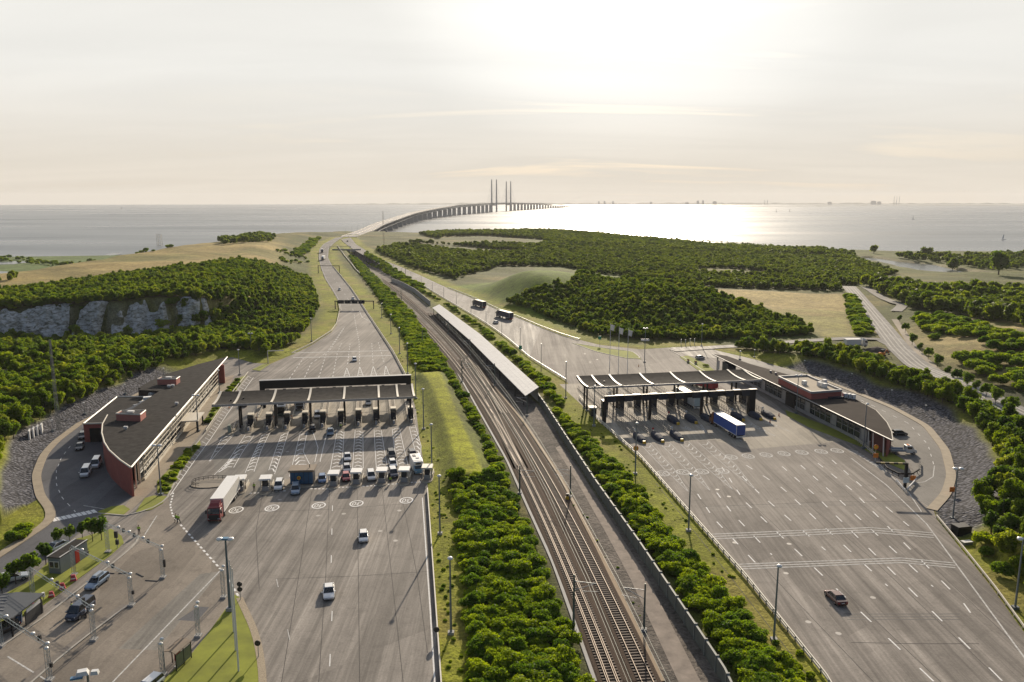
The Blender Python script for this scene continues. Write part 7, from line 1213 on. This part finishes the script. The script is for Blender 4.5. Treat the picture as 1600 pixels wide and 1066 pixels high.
t = thing('floodlight_mast', 'large white double floodlight rising from below the bottom left edge', 'floodlight mast', (-45.6, 78, 0)); MB().cyl((0, 0, 0), (0, 0, 12), .2, POLE, 10, .12).obj('pole', t); MB().box((-.55, 0, 11.9), (1.3, .9, .45), LHEAD, rz=.4, taper=(.7, .8)).obj('floodlight', t); MB().box((.75, .1, 11.9), (.8, .6, .4), LHEAD, rz=.2, taper=(.8, .8)).obj('floodlight', t); MB().box((-.9, -.5, 11.7), (1.2, .5, .2), mat('mast_box', (.1, .22, .34), .4), rz=.3).obj('head_box', t)
def flagpole(bx, by, h, label, flag=None, group=None):
    g = G(bx, by, 0); t = thing('flagpole', label, 'flagpole', (g[0], g[1], .05), 0, group); MB().cyl((0, 0, 0), (0, 0, h), .13, WHITEP, 9, .06).obj('pole', t); MB().sphere((0, 0, h + .08), .12, CREAM, 8, 5).obj('finial', t)
    if flag:
        n, mb = 8, MB(); vs = [(.1 + 1.5 * i / n * (1 - .25 * j), .25 * sin(i * 1.1 + j) * i / n, h - .3 - 2.1 * j - .45 * i / n) for j in (0, 1) for i in range(n + 1)]; mb.add(vs, [(i, i + 1, n + 2 + i, n + 1 + i) for i in range(n)], WHITEP); o = mb.obj('flag', t); o.modifiers.new('thick', 'SOLIDIFY').thickness = .02
flagpole(373, 1049.6, 14.5, 'bare white flagpole on the bottom lawn, nearest the bottom edge'); flagpole(368.5, 1017, 12.5, 'bare white flagpole on the bottom lawn, middle one of three'); flagpole(365.5, 988, 11.0, 'bare white flagpole on the bottom lawn, closest to the floodlight mast')
for px, py, ty, lab in ((952.6, 574.5, 506, 'white flag on a slim pole behind the right canopy, left of three'), (966, 583, 509, 'white flag on a slim pole behind the right canopy, middle of three'), (980, 587, 512, 'white flag on a slim pole behind the right canopy, right of three')): flagpole(px, py, min(17, height_at(G(px, py, 0), ty)), lab, True)
# ------------------------------------------------------------------ light gantries of the customs yard
GM = mat('truss_grey', (.30, .34, .36), .45, .5)
def truss_mast(t, p, h, name='mast'):
    mb = MB(); 
    for s in (-1, 1):
        for e in (-1, 1): mb.cyl((p[0] + s * .22, p[1] + e * .22, 0), (p[0] + s * .22, p[1] + e * .22, h), .035, GM, 5)
    for k in range(int(h / .7)):
        z = k * .7
        for s in (-1, 1): mb.cyl((p[0] - s * .22, p[1] + s * .22, z), (p[0] + s * .22, p[1] + s * .22, z + .7), .022, GM, 4); mb.cyl((p[0] + s * .22, p[1] - s * .22, z), (p[0] + s * .22, p[1] + s * .22, z + .7), .022, GM, 4)
    mb.box((p[0], p[1], 0), (.9, .9, .3), CONCR); mb.obj(name, t)
def yard_gantry(a, b, topb, label, globes=(.3, .62), signal=True):
    A, B = (G(*a, 0) if a else None), G(*b, 0); h = min(7.2, max(5.0, height_at(B, topb))); t = thing('light_gantry', label, 'light gantry', tuple(B)); A = A - B if a else None; truss_mast(t, (0, 0), h)
    if a:
        truss_mast(t, A, h); mb = MB(); L_ = A.length; n = int(L_ / .9); d = A / n; w = Vector((-A[1], A[0], 0)).normalized() * .2
        for k in range(n):
            p, q = d * k, d * (k + 1)
            for o_, z in ((w, h), (-w, h), (w * 0, h + .35)): mb.cyl(p + o_ + Vector((0, 0, z)), q + o_ + Vector((0, 0, z)), .03, GM, 4)
            mb.cyl(p + w + Vector((0, 0, h)), q + Vector((0, 0, h + .35)), .02, GM, 4); mb.cyl(p - w + Vector((0, 0, h)), q + Vector((0, 0, h + .35)), .02, GM, 4)
        mb.obj('truss', t)
        for f in globes: c = A * f; MB().sphere((c[0], c[1], h + .5), .29, LHEAD, 10, 6, .8).obj('globe_lamp', t); mb = MB(); mb.box((c[0] + .7, c[1] + .2, h - .55), (.35, .35, .7), TRIM); mb.obj('camera_box', t)
    for s in (-1, 1): MB().sphere((s * .1 + .25, -.25, h + .1 + .35 * s), .28, LHEAD, 10, 6, .8).obj('globe_lamp', t)
    if signal: mb = MB(); mb.box((.45, -.1, 2.0), (.3, .3, 1.3 if signal == 2 else .6), TRIM); mb.obj('signal', t)
yard_gantry((169, 863), (255, 903), 856, 'light gantry on lattice masts nearest the zebra crossing end of the yard', (.3, .55, .75), 2); yard_gantry((116, 899), (205.7, 946.6), 902, 'light gantry on lattice masts passing over the light blue estate car', (.35, .8)); yard_gantry((52, 935), (147, 1000.5), 953, 'light gantry on lattice masts right over the dark blue van', (.2, .62), False); yard_gantry((2, 1010), (78, 1063.5), 1010, 'light gantry on lattice masts nearest the bottom left corner', (.25, .8))
yard_gantry(None, (310, 994.6), 947, 'single lattice lamp mast beside the dark square patch', signal=False); yard_gantry(None, (255, 1056), 1007, 'single lattice lamp mast in front of the small waiting shelter', signal=False); yard_gantry(None, (349.5, 934), 898, 'single lattice lamp mast hidden behind the tall floodlight mast', signal=False)
# ------------------------------------------------------------------ people
SKIN = mat('skin', (.45, .27, .19), .6); HIVIS = mat('hivis_jacket', (.33, .58, .035), .6, var=.08); TROUS = mat('dark_trousers', (.02, .022, .03), .8); HAIR = mat('dark_hair', (.03, .02, .015), .8); SHIRT = mat('white_shirt', (.6, .6, .6), .7)
def skin_mesh(name, joints, edges, m, sub=1):
    me = bpy.data.meshes.new(name); me.from_pydata([j[0] for j in joints], edges, []); o = bpy.data.objects.new(name, me); COL.objects.link(o); md = o.modifiers.new('skin', 'SKIN'); md.use_smooth_shade = True
    for i, j in enumerate(joints): me.skin_vertices[0].data[i].radius = (j[1], j[2] if len(j) > 2 else j[1])
    me.skin_vertices[0].data[0].use_root = True; s = o.modifiers.new('sub', 'SUBSURF'); s.levels = s.render_levels = sub; dg = bpy.context.evaluated_depsgraph_get(); me2 = bpy.data.meshes.new_from_object(o.evaluated_get(dg)); bpy.data.objects.remove(o); me2.materials.clear(); me2.materials.append(m); return me2
def person(px, py, rz, label, stride=.18, arms=(.1, .1), jacket=HIVIS, z=0.02, lean=0):
    g = G(px, py, 0); s, st = 1.0, stride
    J = [((0, 0, .93), .13, .10), ((0, .01, 1.18), .13, .10), ((0, 0, 1.40), .15, .10), ((0, .01, 1.52), .055), ((0, .02, 1.62), .085, .095), ((0, .02, 1.74), .075, .085),
         ((.10, 0, .88), .09), ((.11, st, .50), .07), ((.11, st * .9, .09), .045), ((.12, st + .16, .04), .04),
         ((-.10, 0, .88), .09), ((-.11, -st * .6, .50), .07), ((-.11, -st * 1.5, .09), .045), ((-.12, -st * 1.5 + .16, .04), .04),
         ((.19, 0, 1.42), .06), ((.25, -.02 - arms[0] * .3, 1.15), .048), ((.24, arms[0], .93), .038), ((.24, arms[0] + .06, .84), .03),
         ((-.19, 0, 1.42), .06), ((-.25, -.02 - arms[1] * .3, 1.15), .048), ((-.24, arms[1], .93), .038), ((-.24, arms[1] + .06, .84), .03)]
    E = [(0, 1), (1, 2), (2, 3), (3, 4), (4, 5), (0, 6), (6, 7), (7, 8), (8, 9), (0, 10), (10, 11), (11, 12), (12, 13), (2, 14), (14, 15), (15, 16), (16, 17), (2, 18), (18, 19), (19, 20), (20, 21)]
    o = bpy.data.objects.new('person', skin_mesh('person', J, E, SKIN)); COL.objects.link(o); o.location = (g[0], g[1], z); o.rotation_euler = (0, 0, rz); tag(o, label, 'person')
    def grow(idx, d): return [(J[i][0], J[i][1] + d, (J[i][2] if len(J[i]) > 2 else J[i][1]) + d) for i in idx]
    def sub(name, idx, d, m, ed): q = {k: n for n, k in enumerate(idx)}; c = bpy.data.objects.new(name, skin_mesh(name, grow(idx, d), [(q[a], q[b]) for a, b in ed], m)); COL.objects.link(c); c.parent = o
    sub('jacket', [2, 1, 0, 14, 15, 16, 18, 19, 20], .025, jacket, [(2, 1), (1, 0), (2, 14), (14, 15), (15, 16), (2, 18), (18, 19), (19, 20)]); sub('trousers', [0, 6, 7, 8, 10, 11, 12], .018, TROUS, [(0, 6), (6, 7), (7, 8), (0, 10), (10, 11), (11, 12)])
    for i in (9, 13): p = J[i][0]; c = MB().box((p[0], p[1] - .06, -.0), (.11, .28, .09), TRIM, taper=(.8, .75)).obj('shoe', o)
    h = MB(); h.sphere((0, 0, 1.72), .105, HAIR, 10, 6, .85); h.obj('hair', o); f = MB(); f.sphere((-.035, .105, 1.66), .014, HAIR, 6, 4); f.sphere((.035, .105, 1.66), .014, HAIR, 6, 4); f.box((0, .12, 1.60), (.025, .035, .05), SKIN); f.box((0, .108, 1.565), (.05, .012, .012), mat('lip', (.3, .1, .08), .6)); f.obj('face', o)
person(275.5, 816, R(150), 'person in a hi-vis jacket walking at the yard edge, left of the pair', .2); person(279.3, 817.5, R(160), 'person in a hi-vis jacket walking at the yard edge, right of the pair', .24); person(217.5, 834.5, R(10), 'person in a hi-vis jacket standing alone at the lawn corner', .08); person(397.3, 766.5, R(175), 'person in a hi-vis jacket standing between two inspection booths', .06, (.16, .05)); person(532.5, 671, R(170), 'person in a hi-vis jacket standing at a toll island front', .04)
person(113, 957, R(-60), 'person in a hi-vis jacket leaning at the far side of the dark blue van', .05, (.25, .2)); person(134.5, 965.5, R(120), 'person in a pale shirt standing at the near side of the dark blue van', .05, (.2, .1), SHIRT); person(33, 967, R(200), 'person in a hi-vis jacket standing under the open shelter edge', .05); person(11, 985, R(180), 'person in a hi-vis jacket beside the black car under the shelter', .05); person(610, 756, R(170), 'person in a hi-vis jacket standing beside a white-roofed booth front', .05)
# ------------------------------------------------------------------ small things
def cone(px, py, label, m=ORANGE, h=.9):
    g = G(px, py, 0); t = thing('traffic_cone', label, 'traffic cone', tuple(g)); MB().box((0, 0, 0), (.5, .5, .06), TRIM).obj('base', t); mb = MB(); mb.cyl((0, 0, .06), (0, 0, h), .2, m, 10, .04); mb.obj('cone', t)
cone(358, 638, 'orange cone at the left end of the left canopy'); cone(1203, 660.5, 'dark red cone right of the last right toll island', SIGNRED); cone(1217, 650, 'dark red cone near the long low railing', SIGNRED); cone(998, 573, 'orange cone near the tall lamp by the flags'); cone(1008, 622, 'orange cone under the right canopy') if False else None
def barrel(px, py, label, s=1.0):
    g = G(px, py, 0); t = thing('red_barrier_block', label, 'barrier block', (g[0], g[1], .1), .4); MB().box((0, 0, 0), (1.0 * s, .6, 1.0 * s), mat('red_plastic', (.42, .06, .08), .45), taper=(.55, .6)).obj('block', t); MB().box((0, -.2, .35), (.7 * s, .25, .16), WHITEP).obj('reflector_band', t)
barrel(115, 908, 'red barrier block on the lawn edge, nearest the cabin'); barrel(97.5, 921, 'red barrier block on the lawn edge, middle of three'); barrel(80.5, 933.5, 'dark red barrier block on the lawn edge, nearest the shelter', .9); barrel(53.5, 951, 'red block at the shelter corner', .8)
g = G(68.5, 938, 0); t = thing('litter_bin', 'small pale bin on a post on the lawn near the shelter', 'bin', (g[0], g[1], .1)); MB().cyl((0, 0, 0), (0, 0, .9), .06, GREYW).obj('post', t); MB().cyl((0, 0, .5), (0, 0, 1.2), .25, WHITEP, 10, .22).obj('bucket', t)
g = G(28, 974, 0); t = thing('wheelie_bin', 'dark blue round bin in front of the open shelter', 'bin', (g[0], g[1], .1)); MB().cyl((0, 0, 0), (0, 0, 1.3), .62, PB, 14, .68).obj('bucket', t); MB().cyl((0, 0, 1.3), (0, 0, 1.42), .7, PDB, 14).obj('lid', t)
def traffic_light(px, py, label, h=2.6, n=1, white=True):
    g = G(px, py, 0); t = thing('traffic_light', label, 'traffic light', (g[0], g[1], .05)); MB().cyl((0, 0, 0), (0, 0, h), .06, GALV, 8).obj('post', t)
    for k in range(n): o = MB().cyl((0, -.12, h - .1 - .85 * k), (0, -.02, h - .1 - .85 * k), .42, TRIM, 16).obj('round_sign', t)
    return t
traffic_light(376, 938, 'pair of round signs seen from behind at the lawn tip', 2.8, 2); traffic_light(404, 1027, 'single round sign seen from behind on the gravel kerb', 2.2, 1); traffic_light(682.5, 999, 'round sign seen from behind on the plaza verge', 1.6, 1)
g = G(183.5, 857, 0); t = thing('traffic_light', 'dark signal heads on a post at the lawn corner', 'traffic light', (g[0], g[1], .1)); MB().cyl((0, 0, 0), (0, 0, 3.2), .07, GALV).obj('post', t); MB().box((0, -.1, 2.0), (.55, .35, 1.2), TRIM).obj('signal_head', t); MB().box((.1, -.1, .7), (.5, .35, .9), TRIM).obj('signal_head', t)
def sign(px, py, h, w, hh, m, label, round_=False, cat='sign', z=None):
    g = G(px, py, 0); t = thing('road_sign', label, cat, tuple(g)); MB().cyl((0, 0, 0), (0, 0, h), .06, GALV, 8).obj('post', t)
    if round_:
        MB().cyl((0, -.06, h), (0, -.01, h), w, m, 16).obj('sign_plate', t); MB().cyl((0, -.07, h), (0, -.061, h), w * .62, YELLOW, 16).obj('sign_face', t)
    else: MB().box((0, -.06, h - hh), (w, .08, hh), m).obj('sign_plate', t)
for px, py, h, lab in ((1367, 721, 3.6, 'round orange sign on the grass tip beside the height bar'), (992.5, 741, 6.2, 'round orange sign on the lamp post by the right plaza railing')): sign(px, py, h, .62, 1, ORANGE, lab, True)
for px, py, h, lab in ((1367.6, 722, 2.2, 'square orange panel under the round sign on the grass tip'), (1487, 775, 2.0, 'square orange panel on the outer bend kerb'), (1426, 752, 1.3, 'low orange panel on the wedge by the right exit')): sign(px, py, h, 1.2, 1.1, ORANGE, lab)
for px, py, h, lab in ((813, 557, 4.5, 'green sign on the lamp post where the right motorway widens'), (937, 540, 4.2, 'small green sign on the exit road behind the flags')): sign(px, py, h, 1.3, 1.6, mat('sign_green', (.01, .25, .16), .5), lab)
sign(1007, 566, 9.2, 3.2, .8, WHITEP, 'white board across the tall lamp post right of the flags'); sign(1122, 580, 4.0, .9, 3.4, WHITEP, 'white upright panel at the far tip of the right building')
def bollard(px, py, label, group=None, m=None, h=1.0, z=None):
    g = GT(px, py); t = thing('bollard', label, 'bollard', tuple(g), 0, group); mb = MB(); mb.cyl((0, 0, -.2), (0, 0, h), .14, m or GREYW, 8); mb.obj('post', t); MB().cyl((0, 0, h), (0, 0, h + .12), .16, WHITEP, 8).obj('cap', t)
for i, (px, py) in enumerate([(1064, 541), (1071, 540), (1078, 539.5), (1085, 539)]): bollard(px, py, f'thin white post at the exit road before the wood, {ORD[i]} from the left', 'white posts at the exit road', WHITEP, 2.6)
bollard(1358, 700, 'stout lit bollard at the near end of the right building', None, CREAM, 1.6)
g = G(1488, 829, 0); t = thing('utility_cabinet', 'dark skip-like cabinet on the tip of the right stone bank', 'cabinet', tuple(GT(1501, 836)), .2); MB().box((0, 0, -.2), (2.8, 1.8, 1.9), BLACK, taper=(1.08, 1.08)).obj('container', t); MB().box((0, 0, 1.7), (2.9, 1.9, .12), TRIM).obj('lid', t)
g = GT(1510, 852); t = thing('utility_cabinet', 'low pale box below the dark skip-like cabinet', 'cabinet', tuple(g), .2); MB().box((0, 0, -.2), (1.8, .9, .7), GREYW).obj('container', t); MB().box((0, 0, .5), (1.9, 1.0, .08), WHITEP).obj('lid', t)
def bench_like(px, py, label):
    g = G(px, py, 0); t = thing('loose_rail', label, 'rail', (g[0], g[1], .02)); return t
for (a, b, lab) in (((162, 895), (179, 896.5), 'dark speed hump bar in the yard, leftmost of four'), ((185, 896.5), (204, 895), 'dark speed hump bar in the yard, second of four'), ((213, 896), (224, 901.5), 'short slanting speed hump bar in the yard'), ((227, 907), (247, 908.5), 'dark speed hump bar in the yard beside the lattice mast foot')):
    A, B = G(*a, 0), G(*b, 0); c = (A + B) / 2; d = B - A; tag(MB().box((0, 0, .01), (d.length, .3, .09), TRIM, taper=(.97, .5)).obj('speed_bump', loc=(c[0], c[1], 0), rz=atan2(d[1], d[0])), lab, 'speed bump')
sheds = [((25, 912), 4.6), ((48, 906), 4.8), ((4, 932), 4.4), ((72, 882), 4.4), ((92, 853), 3.4), ((109, 846), 3.2), ((129, 841), 3.4), ((145, 846), 4.6), ((159, 844), 4.9)]
tl = ['small yard tree beside the parked white car, in front of it', 'small full yard tree right of the parked white car', 'small yard tree at the left picture edge', 'small yard tree at the corner of the grey cabin', 'small yard tree behind the grey cabin, left of three', 'small yard tree behind the grey cabin, middle of three', 'small yard tree behind the grey cabin, right of three', 'yard tree on the lawn beside the first light gantry, left one', 'yard tree on the lawn beside the first light gantry, right one']
for i, ((px, py), h) in enumerate(sheds):
    g = G(px, py, .1); s = h / 4.8; o = bpy.data.objects.new('tree', SMALL[i % 3]); COL.objects.link(o); o.location = g; o.scale = (s, s, s); o.rotation_euler = (0, 0, i * 1.3); tag(o, tl[i], 'tree', 'small yard trees'); c = bpy.data.objects.new('trunk', SMALL_TR[i % 3]); COL.objects.link(c); c.parent = o
row = gw([(1405, 505), (1425, 540), (1450, 563), (1480, 590), (1510, 607), (1540, 625), (1570, 643), (1590, 652)]); k = 0
for a, b in zip(row[:-1], row[1:]):
    for f in (0, .5):
        x, y = a[0] + (b[0] - a[0]) * f, a[1] + (b[1] - a[1]) * f; o = bpy.data.objects.new('tree', SMALL[k % 3]); COL.objects.link(o); o.location = (x, y, H(x, y) - .1); s = .95 + .25 * (k % 3) / 2; o.scale = (s, s, s); tag(o, 'young tree in the row along the path beyond the country road', 'tree', 'row of young trees along the path'); c = bpy.data.objects.new('trunk', SMALL_TR[k % 3]); COL.objects.link(c); c.parent = o; k += 1
# flower tubs at the far end of the right building
for i, (px, py, lab) in enumerate([(1075, 566.5, 'red flower tub on the little lawn, left one'), (1087, 569, 'red flower tub on the little lawn, right one')]):
    g = G(px, py, 0); t = thing('flower_tub', lab, 'flower tub', (g[0], g[1], .1)); MB().cyl((0, 0, 0), (0, 0, .6), .5, CONCR, 10, .6).obj('tub', t); mb = MB(); rr = random.Random(i)
    for _ in range(26): mb.sphere((rr.uniform(-.5, .5), rr.uniform(-.5, .5), .7 + rr.random() * .35), .13, mat('petals', (.4, .05, .03), .7) if _ % 3 else LAWN, 6, 4)
    mb.obj('flowers', t)
g = G(1103, 573, 0); o = bpy.data.objects.new('shrub', SHRUBS[2]); COL.objects.link(o); o.location = g; o.scale = (.7, .5, .35); tag(o, 'low shrub bed on the little lawn by the right building tip', 'shrub')
# ------------------------------------------------------------------ boats and the far skyline
def boat(px, py, label, s=1.0, sail=True):
    g = G(px, py, -10); t = thing('sailing_boat' if sail else 'channel_marker', label, 'boat' if sail else 'marker', tuple(g), .3)
    if sail:
        mb = MB(); mb.prism([(-4 * s, -1.2 * s), (3 * s, -1.2 * s), (5.5 * s, 0), (3 * s, 1.2 * s), (-4 * s, 1.2 * s)], -.5, 1.3 * s, WHITEP if px > 1500 else TRIM); mb.obj('hull', t); MB().cyl((0, 0, 1), (0, 0, 15 * s), .12 * s, GREYW).obj('mast', t)
        mb = MB(); mb.add([(.3, 0, 2 * s), (-4 * s, .5, 2 * s), (0, 0, 14 * s)], [(0, 1, 2)], WHITEP); mb.obj('sail', t).modifiers.new('thick', 'SOLIDIFY').thickness = .06
    else:
        mb = MB(); mb.cyl((0, 0, -1), (0, 0, 5), 2.2, TRIM, 10, 2.0); mb.obj('base', t); MB().cyl((0, 0, 5), (0, 0, 16), 1.0, TRIM, 8, .7).obj('tower', t); MB().sphere((0, 0, 17), 1.4, GREYW, 8, 5).obj('lantern', t)
boat(1427, 343, 'dark sailing boat far out on the right-hand water'); boat(1568, 375, 'white sailing boat near the right picture edge', .9)
boat(1213, 332, 'dark channel marker on the bright water, nearer one', sail=False); boat(1234, 331, 'dark channel marker on the bright water, farther right', sail=False); boat(190, 327, 'faint channel marker on the left-hand water', sail=False)
sk = mat('far_tower', (.20, .20, .21), .8)
for i, (px, w, h, ch) in enumerate([(935, 26, 62, 0), (944, 30, 66, 0), (957, 26, 64, 0), (1016, 40, 50, 0), (1072, 60, 44, 0), (1089, 34, 75, 0), (1097, 30, 80, 0), (1115, 70, 60, 0), (1193, 14, 85, 1), (1197, 14, 85, 1), (1294, 60, 52, 0), (1362, 80, 70, 0), (1371, 60, 58, 0), (1394, 12, 150, 1), (1398, 12, 150, 1), (1402, 12, 150, 1)]):
    x = (px - 800) / FPX * 14700; t = thing('chimney' if ch else 'tower_block', ('slender far chimney' if ch else 'faint far tower block') + f' on the hazy skyline, {ORD[i] if i < 20 else ""} from the left', 'chimney' if ch else 'tower block', (x, 14850, -10), 0, 'far skyline')
    if ch: MB().cyl((0, 0, 0), (0, 0, h), w / 2, sk, 10, w / 3).obj('shaft', t)
    else: MB().box((0, 0, 0), (w, 40, h * .9), sk).obj('wall', t); MB().box((0, 0, h * .9), (w * .6, 22, h * .1), sk).obj('roof', t)
# ------------------------------------------------------------------ the hazy air
def haze(density=0.000042):
    x, y0, y1, z0, z1 = 13500, -150, 16800, -11.2, 205
    m = bpy.data.materials.new('haze'); m.use_nodes = True; t = m.node_tree; t.nodes.clear(); v = N(t, 'ShaderNodeVolumePrincipled'); v.inputs['Color'].default_value = (.93, .93, .93, 1); v.inputs['Density'].default_value = density; v.inputs['Anisotropy'].default_value = 0.15
    o = N(t, 'ShaderNodeOutputMaterial'); t.links.new(v.outputs[0], o.inputs['Volume']); m.cycles.homogeneous_volume = True
    mb = MB(); mb.box((0, (y0 + y1) / 2, z0), (2 * x, y1 - y0, z1 - z0), m); ob = mb.obj('haze'); ob['kind'] = 'stuff'; ob['label'] = 'thin pale haze in the air over the water and land'; return ob
haze()
